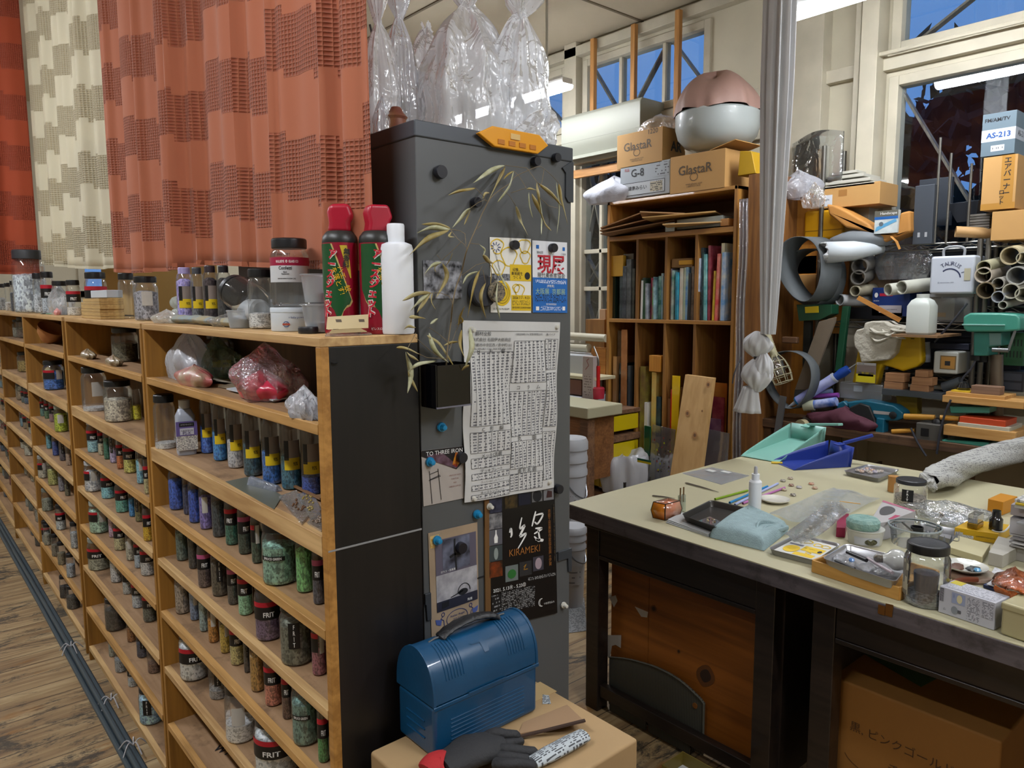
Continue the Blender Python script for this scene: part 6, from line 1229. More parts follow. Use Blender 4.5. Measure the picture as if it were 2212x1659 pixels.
tr3,ce=quadtray('pen_tray','steel tray with pens and small clear bags on the low wooden box',[A7(95,985),A7(300,862),A7(860,1000),A7(712,1185)],.024,chrome,z=TT+hW*.75)
zz=TT+hW*.75+.006
def instick(name,label,cat,a,c,r,m,dz=0,group=None,taper=1):
 p=az(*a,zz+r+dz);q=az(*c,zz+r+dz+.004);o=MB().tube([p,p.lerp(q,.9),q],[r,r,r*taper],10).build(name,m);return T(o,label,cat,group)
instick('marker_pen','white marker pen with black cap, upper one in the pen tray','pen',A7(480,990),A7(685,1108),.0042,mat('#a89aa0',.35),.012,'pens in the tray');instick('black_marker','black pen barrel at the back of the pen tray','pen',A7(310,935),A7(470,1005),.0052,mat('#141416',.35),.012,'pens in the tray')
instick('clear_pen','clear pen behind the black one in the pen tray','pen',A7(345,935),A7(590,1015),.0036,mat('#a9a9ae',.2),.012,'pens in the tray');instick('black_pen','short black pen at the front left of the pen tray','pen',A7(212,1005),A7(372,1075),.0036,mat('#141416',.35),.004,'pens in the tray')
for k,(x,y,rx,lab)in enumerate(((245,1000,.016,'clear crumpled packet at the left of the pen tray'),(330,1040,.012,'clear packet with a blue bead in the pen tray'),(470,1075,.020,'clear crumpled packet in the middle of the pen tray'),(600,1110,.016,'clear crumpled packet at the right of the pen tray'))):
 p=az(*A7(x,y),zz);crumple('bead_packet',lab,'packet',p,rx*1.3,rx,.014,clear((.95,.96,.97),.5,.25,(.7,.72,.76),.8,120,.08),60+k,.3,4,group='packets in the pen tray',nu=30,nv=8)
p=az(*A7(345,1022),zz+.012);o=MB().lathe([(0,0),(.006,.003),(.0075,.007),(.005,.011),(0,.012)],16).build('blue_bead',mat('#5a86c0',.1,coat=.8));o.location=p;T(o,'shiny blue glass bead in the pen tray','bead')
p=az(*A7(715,1100),zz+.002);rB=89/3.857*mpp(p);q=az(*A7(540,985),zz+.03);cB=Vector((p.x,p.y,zz+rB+.003))+Vector((p.x,p.y,0)).normalized()*.01;ax_=(q-cB);ax_.z=.0;ax_.normalize()
t=thing('light_bulb','frosted round light bulb lying in the pen tray','bulb',cB,rot=ax_.to_track_quat('Z','Y').to_euler());fb=mat('#b9bab6',.15,coat=.8)
lath(t,'globe',[(0,-rB)]+[(rB*math.sin(a),-rB*math.cos(a))for a in[i*math.pi/14 for i in range(1,12)]]+[(rB*.45,rB*1.05),(rB*.38,rB*1.25)],fb,32);lath(t,'screw_base',[(rB*.38,rB*1.2)]+sum([[(rB*.42,rB*(1.25+.12*k)),(rB*.36,rB*(1.31+.12*k))]for k in range(5)],[])+[(rB*.2,rB*1.95),(0,rB*2.0)],mat('#a3a09a',.25,.9),24)
p,r=base(*A7(865,950),128);r=min(r,.07);p=az(*A7(865,870),TT);t=thing('glass_bowl','wide clear round container behind the large jar','bowl',p);hB=.055;gl2=clear((.93,.95,.95),.35,.08,(.7,.75,.75),0,20,.05)
lath(t,'bowl',[(0,.001),(r*.85,.001),(r*.93,hB*.8),(r,hB*.85),(r*1.02,hB),(r*.97,hB)],gl2,44,close=False);MB().lathe([(r*.97,hB-.003),(r*1.02,hB-.002),(r*1.02,hB+.002),(r*.97,hB+.002)],44,close=False).build('rim',mat('#9aa3a5',.15),t)
o=thing('film_canister','small black canister standing in the clear round container','canister',(p.x-.012,p.y-.01,TT+.003));lath(o,'can',[(0,0),(.016,0),(.017,.055),(.0145,.055),(.0145,.02),(0,.02)],mat('#101012',.4),28)
stick('silver_pen','silver scoop leaning over the clear round container','scoop',A7(770,690),A7(850,760),.003,st,.05,.055)
p,r=base(*A7(952,1415),92);hJ=ay(*A7(960,870),p.y).z-TT
t=jar(p,r,hJ,'large clear jar with wide black lid and dark sediment at the table front','#6f7076',.16,'plain','jar','#121214',body=gl2);MB().lathe([(0,.06),(.88,.06),(.9,.15),(.7,.19),(0,.2)],24).build('sediment',mat('#26262c',.6,c2='#8f8f94',vs=6),t);inst(lab_mesh('cz',1.012,.15,.72,-78,-48,printed('#b0aa94','#3a3a3c',18,9,2,0,.6,.6)),'paper_label',t)
MB().lathe([(0,.2),(.5,.2),(.55,.5),(.2,.52),(0,.5)],20).build('dark_wad',mat('#2a2c40',.6,bump=.5,bs=8),t)
p,r=base(*A7(828,592),66);hJ=ay(*A7(835,330),p.y).z-TT;t=jar(p,r,hJ,'clear jar with dark lid and small black label at the middle of the table','#8d8478',.55,'black','jar','#26282c',words='FRIT')
p,r=base(*A7(690,440),22);t=thing('wooden_cylinder','short wooden cylinder behind the dark lidded jar','cylinder',p);hC=ay(*A7(690,305),p.y).z-TT;lath(t,'cylinder',[(0,0),(r,0),(r,hC),(0,hC)],wood('#a07038','#bb8a4a','z'),28)
tr4,ce=quadtray('bead_tray','small steel tray with shiny beads near the far table edge',[A7(272,258),A7(480,202),A7(752,248),A7(572,325)],.018,chrome)
rb_=random.Random(8)
for k,(x,y)in enumerate(((400,262),(430,270),(455,262),(480,268),(500,278),(520,262),(540,275),(565,270),(590,268),(475,250),(505,255),(440,255))):
 p=az(*A7(x,y),TT+.005);o=MB().lathe([(0,0),(.009,.0),(.011,.004),(.008,.009),(0,.011)],14).build('glass_bead',mat(['#9a8a7a','#b08a70','#8a86a0','#a09a90'][k%4],.12,c2='#d0c8c0',vs=120,coat=.8));o.location=p;T(o,'small shiny glass bead in the far steel tray','glass bead','beads in the far steel tray')
nw=printed('#a5a5a0','#6a6a6a',190,300,0,2,.5,.38);zN=.06
a0=az(2008,1040,TT+.052);a1=az(2075,1010,TT+.058);a2=az(2250,955,TT+.085);b=MB();k=mpp(a0)
pts=smooth_pts([a0,a0.lerp(a1,.5),a1,a1.lerp(a2,.5),a2],8);n=len(pts);nn=28;vs=[];fs=[]
for i,p in enumerate(pts):
 d=(a2-a0).normalized();s_=d.cross(Vector((0,0,1))).normalized();u=s_.cross(d);rr=(.040+.012*min(1,i/8))
 for j in range(nn):a=2*math.pi*j/nn;q=rr*(1+.14*math.sin(3*a+i*.4)+.06*math.sin(8*a+i))*(1-.25*max(0,1-i/3));vs.append(p+s_*math.cos(a)*q+u*math.sin(a)*q*.9)
for i in range(n-1):
 for j in range(nn):fs.append((i*nn+j,i*nn+(j+1)%nn,(i+1)*nn+(j+1)%nn,(i+1)*nn+j))
b.add(vs,fs);t=thing('newspaper_bundle','large crumpled roll of newspaper lying over the right side of the table','newspaper',a0);me=b.v;b.v=[tuple(Vector(v)-a0)for v in b.v];b.build('newspaper_roll',nw,t,solid=.001,ang=60)
b2=MB();vs=[Vector(v)-a0 for v in vs[:nn]]
o=crumple('crumpled_end','','',(-.012,.012,-.01),.035,.035,.035,nw,77,.35,3,parent=t);o.rotation_euler=(.6,.6,0)
cs=[tp(A7(425,800)),tp(A7(640,735)),tp(A7(862,640)),tp(A7(560,540))]
def flatbox(name,label,cat,quad,h,m,z=TT,group=None,bevel=.001):
 P_=[az(x,y,z)for x,y in quad];o_=P_[0];t=thing(name,label,cat,o_,group=group)
 MB().hexa([p-o_ for p in P_],[p-o_+Vector((0,0,h))for p in P_]).build('body',m,t,bevel=bevel);s=Sheet(None,None,None,*[p+Vector((0,0,h))for p in P_],None,parent=t);s.n=Vector((0,0,1))
 s.front=Sheet(None,None,None,P_[0],P_[1],P_[1]+Vector((0,0,h)),P_[0]+Vector((0,0,h)),None,parent=t);return t,s
t,s=flatbox('pink_white_box','white cardboard box with pink print and an oval window','box',[A7(470,860),A7(640,830),A7(868,735),A7(600,640)],.055,mat('#a9a6a6',.5))
s.poly([(.35+.25*math.cos(a),.62+.22*math.sin(a))for a in[i*math.pi/9 for i in range(18)]],mat('#5a5a5c',.3));s.rect(.75,.2,.95,.5,mat('#a83c5c',.5),.0008);s.rect(0,.93,1,1,mat('#a85c74',.5));s.front.txt('WH1',.6,.5,mat('#a04a5c',.5),w=.2)
t,s=flatbox('pink_card_box','deep pink box behind the white tub','box',[A7(215,810),A7(290,815),A7(320,690),A7(225,690)],.03,mat('#8c1440',.4))
p,r=base(*A7(975,735),60);t=thing('clear_container','small clear round container with rim beside the pink and white box','container',p);lath(t,'cup',[(0,.001),(r*.8,.001),(r,.034),(r*1.05,.035),(r*1.02,.037)],gl2,32,close=False)
tr5,ce=quadtray('clip_tray','long steel tray full of metal clips behind the clear round container',[A7(880,740),A7(905,690),A7(1250,745),A7(1240,850)],.022,chrome)
for k,(x,y)in enumerate(((960,800),(1020,815),(1085,830),(1120,845),(1150,835),(1180,815))):
 p=az(*A7(x,y+40),TT+.004);o=MB().add([(0,0,0),(.02,0,0),(.02,.006,0),(0,.006,0),(.010,.003,.035)],[(0,1,4),(1,2,4),(2,3,4),(3,0,4)]).build('metal_clip',mat('#8a8f98',.3,.6),smooth=False);o.location=p;o.rotation_euler=(0,0,k);T(o,'pointed silver clip in the long steel tray','clip','silver clips in the long steel tray')
crumple('clear_bags','heap of clear plastic bags under the newspaper roll','bag',az(*A7(1120,640),TT),.09,.12,.05,clear((.95,.97,.98),.45,.25,(.75,.78,.8),.8,30,.1),81,.3,3)
crumple('clear_bags','second heap of clear plastic bags left of the yellow box','bag',az(*A7(1190,700),TT),.05,.07,.035,clear((.95,.97,.98),.45,.25,(.75,.78,.8),.8,30,.1),82,.3,4)
ylb=mat('#c49a08',.45,name='yellow_card')
t,s=flatbox('yellow_box','flat yellow cardboard box with small bottles standing on it','box',[A7(1200,810),A7(1560,868),A7(1680,790),A7(1330,740)],.030,ylb)
s.front.rect(.02,.15,.2,.6,mat('#b8b8b4',.5));s.front.rect(.2,.1,.45,.4,printed('#c9c9c4','#3a3a3a',400,600,1,2));s.front.txt('AUTUMN HARVEST',.72,.45,INK,w=.45,rot=math.pi)
zb=TT+.031
p=az(*A7(1375,725),zb);t=thing('perfume_bottle','squat clear bottle with gold base on the yellow box','bottle',p);MB().box(-.028,.028,-.014,.014,0,.016).build('gold_base',mat('#a8842c',.2,.8),t,bevel=.002);MB().box(-.027,.027,-.013,.013,.0165,.042).build('clear_top',clear((.85,.85,.85),.5,.3,(.4,.4,.4),0,20,.05),t,bevel=.002)
p=az(*A7(1545,745),zb);t=thing('black_bottle','small black bottle with dropper beside the gold based bottle','bottle',p);lath(t,'bottle_body',[(0,0),(.018,0),(.018,.032),(.012,.040),(.011,.058),(0,.058)],mat('#101012',.2,coat=.8),28)
o=MB().tube(smooth_pts([az(*A7(1490,700),zb),az(*A7(1530,760),zb),az(*A7(1620,760),zb),az(*A7(1690,680),zb)],6),.0025,8).build('white_cable',mat('#c9c9c6',.4));T(o,'thin white cable curled around the black bottle','cable')
t,s=flatbox('cream_block','flat cream coloured block on the table behind the plate','block',[A7(1140,945),A7(1430,1035),A7(1498,925),A7(1220,850)],.020,mat('#b3ab86',.5,var=.05),bevel=.002)
t,s=flatbox('open_carton','pale grey open carton right of the cream block','box',[A7(1480,1040),A7(1600,1070),A7(1790,960),A7(1560,900)],.035,mat('#a39f94',.6))
p=tp(A7(1330,1140));r=190/3.857*mpp(p);t=thing('copper_disc','round copper coloured disc under the white plate','disc',p);lath(t,'disc',[(0,0),(r*.96,0),(r,.006),(r*.95,.012),(0,.012)],mat('#7a4a38',.4,.3,c2='#8f8474',vs=10),40)
p=Vector((p.x+.002,p.y+.012,TT+.013));r=166/3.857*mpp(p);t=thing('white_plate','small white plate with scraps of metal on the copper disc','plate',p);lath(t,'plate',[(0,0),(r*.6,0),(r*.98,.012),(r,.015),(r*.9,.013),(r*.6,.005),(0,.004)],mat('#c4c4bc',.2,coat=.6),44)
crumple('brown_scrap','brown leaf shaped scrap on the white plate','scrap',p+Vector((-.012,.02,.005)),.03,.02,.008,mat('#5a3a28',.6),91,.2,3,nu=24,nv=6);crumple('dark_mesh_scrap','dark grey mesh scrap on the white plate','scrap',p+Vector((.004,-.018,.005)),.022,.016,.009,mat('#3a3c3c',.5,.3),92,.3,5,nu=24,nv=6)
o=MB().lathe([(0,0),(.007,.002),(.009,.006),(.006,.010),(0,.011)],16).build('blue_cabochon',mat('#5a98c0',.12,coat=.8));o.location=p+Vector((-.008,-.03,.006));T(o,'pale blue glass bead on the white plate','bead')
o=MB().tube(smooth_pts([tp(A7(1075,1290),.03),tp(A7(1130,1220),.052),tp(A7(1250,1170),.03),tp(A7(1400,1165),.016)],6),.006,8,flat=.3).build('copper_strip',mat('#8a4a34',.3,.5));T(o,'twisted copper coloured strip over the bulb box','strip')
P_=[tp(A7(1065,1432)),tp(A7(1530,1590))];d=P_[1]-P_[0];s_=Vector((-d.y,d.x,0)).normalized();s_=s_ if s_.x>0 else-s_;hb_=ay(*A7(1062,1225),P_[0].y).z-TT;hb_=min(hb_,.062)
t=thing('bulb_box','white printed light bulb carton with a bulb drawn on its side','box',P_[0]);Z3=Vector((0,0,hb_));DD=.066;c=[Vector(),d,d+s_*DD,s_*DD]
MB().hexa(c,[q+Z3 for q in c]).build('carton',mat('#adadb4',.45),t,bevel=.0015);f=Sheet(None,None,None,P_[0],P_[1],P_[1]+Z3,P_[0]+Z3,None,parent=t);tpf=Sheet(None,None,None,P_[0]+Z3,P_[1]+Z3,P_[1]+Z3+s_*DD,P_[0]+Z3+s_*DD,None,parent=t)
for q in(f,tpf):
 if q is tpf and q.n.z<0:q.n=-q.n
 if q is f and q.n.dot(s_)>0:q.n=-q.n
fp=printed('#adadb4','#55555c',330,520,1,2,.5,.55);f.rect(.52,.08,.74,.92,fp);f.rect(.78,.35,.97,.92,fp);f.rect(.02,.45,.09,.95,mat('#2a2a2e',.5));f.rect(.24,.52,.48,.92,mat('#8f97b0',.4));f.poly([(.38+.05*math.cos(a),.72+.16*math.sin(a))for a in[i*math.pi/8 for i in range(16)]],mat('#c9c09a',.4),.001)
f.poly([(.30+.06*math.cos(a),.26+.15*math.sin(a))for a in[i*math.pi/8 for i in range(16)]],mat('#7d8288',.4),.001);f.rect(.36,.19,.42,.31,mat('#54555a',.4),.001);f.txt('LED電球',.28,.80,mat('#23407a',.5),w=.07,rot=-1.57);f.txt('オーム電機',.66,.18,mat('#8c2040',.5),w=.05,rot=-1.57);f.txt('♻',.12,.2,INK,w=.05)
tpf.rect(.05,.1,.95,.9,printed('#adadb4','#6a6a70',260,420,1,0,.45,.5));tpf.rect(.04,.55,.25,.95,mat('#b5a41c',.5),.0009)
for k in range(12):f.rect(.03+.0*k,.46+.04*k,.09,.475+.04*k,mat('#adadb4',.5),.001)
t,s=flatbox('blue_notebook','dark blue notebook under the white cards right of the plate','notebook',[A7(1440,1230),A7(1600,1290),A7(1700,1220),A7(1560,1180)],.008,mat('#1a2c5a',.5));
s=Sheet('white_card','white card with small red print on the blue notebook','card',tp(A7(1470,1200),.014),tp(A7(1640,1250),.014),tp(A7(1700,1200),.014),tp(A7(1540,1150),.014),mat('#b9b9bc',.5),th=.002);s.txt('工房展',.4,.5,mat('#8c2030',.5),w=.4)
s=Sheet('white_card','white card with pencil writing behind the plate','card',tp(A7(1500,1120),.006),tp(A7(1670,1180),.006),tp(A7(1720,1130),.006),tp(A7(1540,1060),.006),printed('#b9b9bc','#6a6a70',120,200,1,0,.3,.4),th=.002)
P_=[tp(A7(1578,1618)),tp(A7(1860,1715))];d=P_[1]-P_[0];s_=Vector((-d.y,d.x,0)).normalized();s_=s_ if s_.x>0 else-s_
tnm=mat('#a39a74',.4,coat=.2,name='cream_tin');t=thing('cream_tin','cream coloured lidded tin box at the right front of the table','tin',P_[0]);DD=.12;c=[Vector(),d,d+s_*DD,s_*DD];h1=min(ay(*A7(1580,1375),P_[0].y).z-TT,.09)
MB().hexa(c,[q+Vector((0,0,h1*.93))for q in c]).build('tin_body',tnm,t,bevel=.006,seg=3);c2_=[Vector()-s_*.002-d.normalized()*.002,d-s_*.002,d+s_*(DD+.002),s_*(DD+.002)-d.normalized()*.002]
MB().hexa([q+Vector((0,0,h1*.80))for q in c2_],[q+Vector((0,0,h1*1.05))for q in c2_]).build('tin_lid',tnm,t,bevel=.005,seg=3)
zt0=TT+h1*1.05+.001
cg=mat('#a34c0c',.3,c2='#3a2010',vs=18,coat=.4,bump=.9,bs=45,bd=.02,name='amber_slag');
for k,(x,y,rx,hh,dz,lab)in enumerate(((1720,1230,.045,.020,0,'chunky amber brown glass piece on the cream tin'),(1700,1110,.055,.018,.04,'amber and yellow crumpled glass sheet at the right edge'))):
 p=az(*A7(x,y),zt0+dz if k==0 else TT+.05);crumple('amber_glass_piece',lab,'glass',p if k==0 else Vector((p.x,p.y,TT)),rx,rx*.8,hh if k==0 else .06,cg,95+k,.3,4,group='amber glass pieces',nu=30,nv=8)
P_=az(*A7(1700,930),TT);yb2=P_.y
def rstack(items,x,yb):
 p=az(*A7(x,yb),TT);z=TT;
 for(nm,lab,cat,h,m,dx,ln)in items:
  o=MB().box(0,.11,-ln,0,0,h-.0006).build(nm,m,bevel=.001);o.location=(p.x+dx,p.y+dx*.5,z);o.rotation_euler=(0,0,dx*2);T(o,lab,cat,'stack at the right edge of the table');z+=h
 return z
pap=mat('#a9a7a6',.55);
items=[('grey_carton','grey carton at the bottom of the stack by the right edge','box',.040,mat('#8d8880',.6),0,.16)]+[('envelope','white envelope in the right edge stack, %s from below'%ordinal(k),'envelope',.005,mat(['#a9a7a6','#9a9899','#b5b3b0'][k%3],.55),[-.012,.004,-.018,.0,-.01,.006][k],.18)for k in range(6)]+[('white_box','white box in the middle of the right edge stack','box',.045,mat('#a7a5a9',.5),.01,.16),('grey_tray','grey flat tray on the white box of the stack','tray',.006,mat('#8f9092',.3),-.05,.2),('pale_box','pale pink white box near the top of the stack','box',.030,mat('#a39a9c',.5),.012,.16),('padded_envelope','white and yellow padded envelope, lower one on the stack','envelope',.010,mat('#b9b7b0',.5),-.02,.2),('yellow_flyers','bundle of yellow printed flyers on the stack','flyer',.006,mat('#b59a18',.5),-.026,.2),('printed_envelope','printed white and yellow envelope on top of the stack','envelope',.008,printed('#b9b9b6','#3a3a3c',90,160,1,0,.4,.4),-.018,.2)]
rstack(items,1650,990)
t,s=flatbox('orange_box','orange yellow box under the envelopes near the newspaper roll','box',[A7(1475,600),A7(1600,630),A7(1720,580),A7(1580,550)],.045,mat('#b87a08',.5))
# workbench and wire rack by the window wall
XN=3.66;BT=.80;XK=3.93
A0=lambda x,y:(1650+x/3.687,y/3.687)
B0=lambda x,y:(1650+x/3.936,400+y/3.936)
C0=lambda x,y:(1650+x/3.936,640+y/3.936)
bw=wood('#4a3524','#6b4e34','y',8,.6,dirt='#2c2018');yl0=ax(1640,900,XN).y;yr0=-.6
t=thing('workbench','dark wooden workbench crowded with tools under the wire rack','workbench',(XN,yr0,0));LB=yl0-yr0
MB().box(0,XW-XN-.002,0,LB,BT-.045,BT).build('bench_top',bw,t,bevel=.003)
for y in(LB-.06,LB*.62,LB*.2):MB().box(.02,.08,y,y+.055,0,BT-.045).build('leg',bw,t,bevel=.003)
MB().box(.05,.07,0,LB,BT-.20,BT-.19).build('drawer_rail',bw,t)
dr=wood('#3a2618','#553a26','y',8)
for k,(xa,xb,yt,yb)in enumerate(((1665,1720,935,990),(1836,2030,965,1045))):
 a=ax(xa,yt,XN-.14);c=ax(xb,yt,XN-.14);z0=.52;z1=.62;L=a.y-c.y;t=thing('wooden_tray',['small open wooden drawer at the left end of the bench','long open dark wooden drawer under the bench'][k],'drawer',(XN-.14,c.y,z0),group='drawers of the bench')
 for q in((0,.015,0,L),(.015,.35,0,.012),(.015,.35,L-.012,L)):MB().box(*q,0,z1-z0).build('drawer_side',dr,t,bevel=.001)
 MB().box(.015,.35,.012,L-.012,0,.006).build('drawer_bottom',dr,t)
ch=mat('#77756e',.35,.85,name='rack_chrome')
def wireshelf(label,z,ya,yb,x0=XK,x1=XW-.03):
 t=thing('wire_shelf',label,'shelf',(x0,yb,z),group='wire rack shelves');L=ya-yb
 for x in(0,x1-x0):
  MB().tube([(x,0,0),(x,L,0)],.004,6).build('rail',ch,t);MB().tube([(x,0,-.028),(x,L,-.028)],.004,6).build('rail',ch,t)
 n=int(L/.05);MB().tube([(0,L*i/n,0 if i%2 else-.028)for i in range(n+1)],.0028,5).build('zigzag_wire',ch,t)
 for i in range(0,int(L/.09)):MB().tube([(0,.02+i*.09,.003),(x1-x0,.02+i*.09,.003)],.002,5).build('cross_wire',ch,t)
 return t
z1s=ax(2060,524,XK).z;z2s=ax(2060,700,XK).z;z3s=ax(2080,812,XK).z;yE=ax(1765,600,XK).y;yp1=ax(2113,600,XK).y;yp2=ax(2131,600,XK).y;ym_=-.5
wireshelf('top wire shelf of the left rack',z1s,yE,yp1);wireshelf('middle wire shelf of the left rack',z2s,yE,yp1);wireshelf('low wire shelf of the left rack',z3s,yE-.3,yp1);wireshelf('top wire shelf of the right rack',z1s,yp2,ym_);wireshelf('middle wire shelf of the right rack with paper rolls',ax(2170,663,XK).z,yp2,ym_)
for k,(y,zt)in enumerate(((yp1,z1s+.01),(yp2,z1s+.01),(yE-.01,z1s+.55),(ax(2020,500,XK).y,z1s+.50),(ax(2045,500,XK).y,z1s+.42),(ax(2090,500,XK).y,z1s+.36))):
 for xx in(XK,XW-.04):
  if k>2 and xx>XK:continue
  T(MB().tube([(xx,y,BT if k<3 else z1s),(xx,y,zt)],.0125 if k<3 else .006,12).build('rack_post',ch),'%s chrome %s'%(['front','rear'][xx>XK],['post at the right end of the left rack','post at the left end of the right rack','post at the far left of the rack','rod standing on the top wire shelf, leftmost','rod standing on the top wire shelf, middle','rod standing on the top wire shelf, rightmost'][k]),'post','chrome rack posts')
def SL(name,label,cat,P,xl,xr,yt,yb,d,m,X=XK,**k):
 a=P(xl,yt);b_=P(xr,yb);return slab(name,label,cat,X,a[0],b_[0],a[1],b_[1],d,m,**k)
carton=mat('#b58b52',.75,var=.05,vs=4,bump=.05,bs=30,name='carton')
zr1=z1s+.006
o,f=SL('long_carton','long flat cardboard carton with a white label on the top wire shelf','box',B0,465,985,-5,180,.22,carton);f.rect(.02,.1,.24,.62,mat('#c9cdd2',.5));f.rect(.34,.5,.48,.8,mat('#9a6c34',.6));f.txt('Fragile',.13,.4,INK,w=.12)
for k,(yt,yb,xr)in enumerate(((398,404,1890),(388,395,1880),(378,385,1866),(370,376,1850))):
 slab('white_board','white board on the long carton, %s from the bottom'%ordinal(k),'panel',XK+.01*k,1776+5*k,xr,yt,yb,.2,mat('#b7b4a8',.5),group='white panels on the carton',yref=380)
p=ax(1745,400,XK);o=MB().grid(lambda u,v:(.10+.07*math.cos(2.6+3.2*u),-.18+.36*u,.26*v+.03*math.sin(3*u)*v),24,8).build('clear_sheet',clear((.93,.95,.96),.5,.12,(.7,.72,.74),.3,8,.06),solid=.001);o.location=(XK-.02,p.y,p.z);T(o,'curled clear plastic sheet standing left of the white panels','sheet')
p=ax(1722,418,XK-.05);crumple('crumpled_bag','crumpled white plastic bag hanging behind the tied curtain','bag',(XK-.05,p.y,p.z-.03),.06,.13,.14,wbag,101,.3,3);p=ax(1765,425,XK-.05);crumple('crumpled_bag','smaller crumpled clear bag left of the long carton','bag',(XK-.08,p.y,p.z-.06),.05,.06,.12,clear((.95,.95,.95),.4,.35,(.75,.72,.68),.8,40),102,.3,3)
o,f=slab('brown_board','tall orange brown board standing behind the tied grey curtain','board',XK+.02,1688,1765,415,900,.03,wood('#9a6420','#b37a2c','z',5))
o,f=slab('brown_board','orange brown side board right behind the sanding belts','board',XK+.10,1740,1830,560,720,.02,wood('#8a5c20','#a06c28','z',5))
o,f=SL('yellow_case','yellow plastic tool case behind the kraft paper bag','case',B0,335,680,205,465,.14,mat('#d09a06',.4,name='yellow_case'),bevel=.018);f.rect(.0,.30,1,.33,mat('#8a6404',.5))
P_=[B0(535,160),B0(600,170),B0(700,215),B0(900,330),B0(960,400),B0(1130,405),B0(1165,235),B0(1250,215),B0(1255,400),B0(1130,445),B0(1030,490),B0(960,415),B0(870,395),B0(700,360),B0(560,250)]
kb=mat('#b07a38',.7,var=.1,vs=12,bump=.6,bs=20,name='kraft_paper');pc=[ax(x,y,XK-.06)for x,y in P_];c0=sum(pc,Vector())/len(pc)
t=thing('kraft_paper_bag','torn orange brown kraft paper bag slumped on the top wire shelf','bag',c0);MB().prism([(p.y-c0.y,p.z-c0.z)for p in pc],-.01,.12,'yz').build('paper',kb,t,bevel=.012,seg=3)
MB().tube([(-.02,ax(*B0(1100,440),XK-.06).y-c0.y,ax(*B0(1100,440),XK-.06).z-c0.z),(-.03,ax(*B0(1150,480),XK-.06).y-c0.y,ax(*B0(1150,480),XK-.06).z-c0.z),(-.02,ax(*B0(1170,545),XK-.06).y-c0.y,ax(*B0(1170,545),XK-.06).z-c0.z)],.010,6,flat=.3).build('torn_strip',kb,t)
o,f=SL('magazine_pack','blue and white packet standing in the torn kraft bag','packet',B0,940,1140,215,410,.03,mat('#a9b3b3',.4,c2='#c9d0ce',vs=20),X=XK-.085);f.rect(0,.62,1,.74,mat('#1c5aa0',.5));f.txt('Handscape',.6,.86,WHITE,w=.7);f.rect(0,.74,1,1,mat('#5c5a50',.5),.0005);f.poly([(.3+.1*math.cos(a),.42+.1*math.sin(a))for a in[i*.6 for i in range(10)]],mat('#5a646a',.5),.001);f.poly([(.05,.1),(.95,.5),(.9,.62),(.1,.3)],mat('#5a9ac0',.4),.0008)
crumple('grey_pouch','grey rounded pouch under the kraft paper bag','pouch',(XK-.03,ax(*B0(840,530),XK).y,ax(*B0(840,528),XK).z),.06,.17,.10,mat('#6f7478',.6,bump=.2,bs=20),111,.08,2,nu=40)
a=ax(*B0(520,575),XK-.22);c=ax(*B0(1020,540),XK-.02);t=thing('white_roll','white paper roll with a ragged silvery open end','roll',a);d=c-a
MB().tube([Vector(),d*.5,d],[.055,.048,.018],20,cap=False).build('paper_tube',mat('#bdc4c8',.5),t,solid=.002)
b=MB();dn_=d.normalized();s_=dn_.cross(Vector((0,0,1))).normalized();u_=s_.cross(dn_);rr_=random.Random(4)
vs=[dn_*.0+s_*math.cos(q)*.055+u_*math.sin(q)*.055 for q in[i*math.pi/12 for i in range(24)]]+[dn_*-rr_.uniform(.0,.03)+s_*math.cos(q)*.05+u_*math.sin(q)*.05 for q in[i*math.pi/12 for i in range(24)]]+[dn_*.04]
b.add(vs,[(i,(i+1)%24,(i+1)%24+24,i+24)for i in range(24)]+[(i+24,(i+1)%24+24,48)for i in range(24)]).build('torn_end',mat('#8d9094',.4,.4,c2='#c9ccce',vs=60,bump=.6,bs=60),t,smooth=False)
bm2=mat('#4f5456',.7,var=.08,vs=10,name='belt_cloth')
def belt(label,cx,cy,rx,ry,X,w_,tilt,skew=.0):
 c=ax(cx,cy,X);k=mpp(c);t=thing('sanding_belt',label,'belt',c,group='hanging sanding belts')
 def fn(u,v):
  a=2*math.pi*u;y=-rx*k*math.cos(a)*(1+.1*math.sin(a));z=ry*k*math.sin(a);yy=y*math.cos(tilt)-z*math.sin(tilt);zz=y*math.sin(tilt)+z*math.cos(tilt);return(w_*(v-.5)+.015*math.sin(2*a),yy*1.05-skew*v*w_,zz)
 MB().grid(fn,64,3,True).build('belt',bm2,t,solid=.003);return t
belt('big grey sanding belt hanging beside the white roll',1738,582,46,70,XK-.20,.11,-.25,.5);belt('second grey sanding belt overlapping the first',1752,600,50,62,XK-.12,.10,-.35,.4)
belt('grey sanding belt hanging low by the cage lamp',1705,820,52,62,XK-.24,.06,-.1,.3)
SL('brown_carton','small brown carton seen through the big sanding belt','box',B0,230,440,760,920,.12,carton,X=XK+.0);SL('brown_carton','orange brown carton above the small one in the belt','box',B0,260,450,600,755,.12,mat('#8d5426',.7),X=XK+.02);SL('brown_carton','brown carton low behind the green sander','box',B0,250,560,920,1170,.12,mat('#9a6a2c',.7),X=XK+.03)
def tubex(label,P,x0,y0,x1,y1,r,col,X0_=None,X1_=None,name='cardboard_tube',group='paper and cardboard tubes',ri=.85,cat='tube',seal=None):
 X0_=X0_ or XK-.1;X1_=X1_ or XK+.1;a=ax(*P(x0,y0),X0_);c=ax(*P(x1,y1),X1_);k=mpp(a);o=MB().pipe(a,c,r/3.936*k,r*ri/3.936*k,24).build(name,mat(col,.6));T(o,label,cat,group)
 if seal:q=a+(c-a)*.05;
 return o
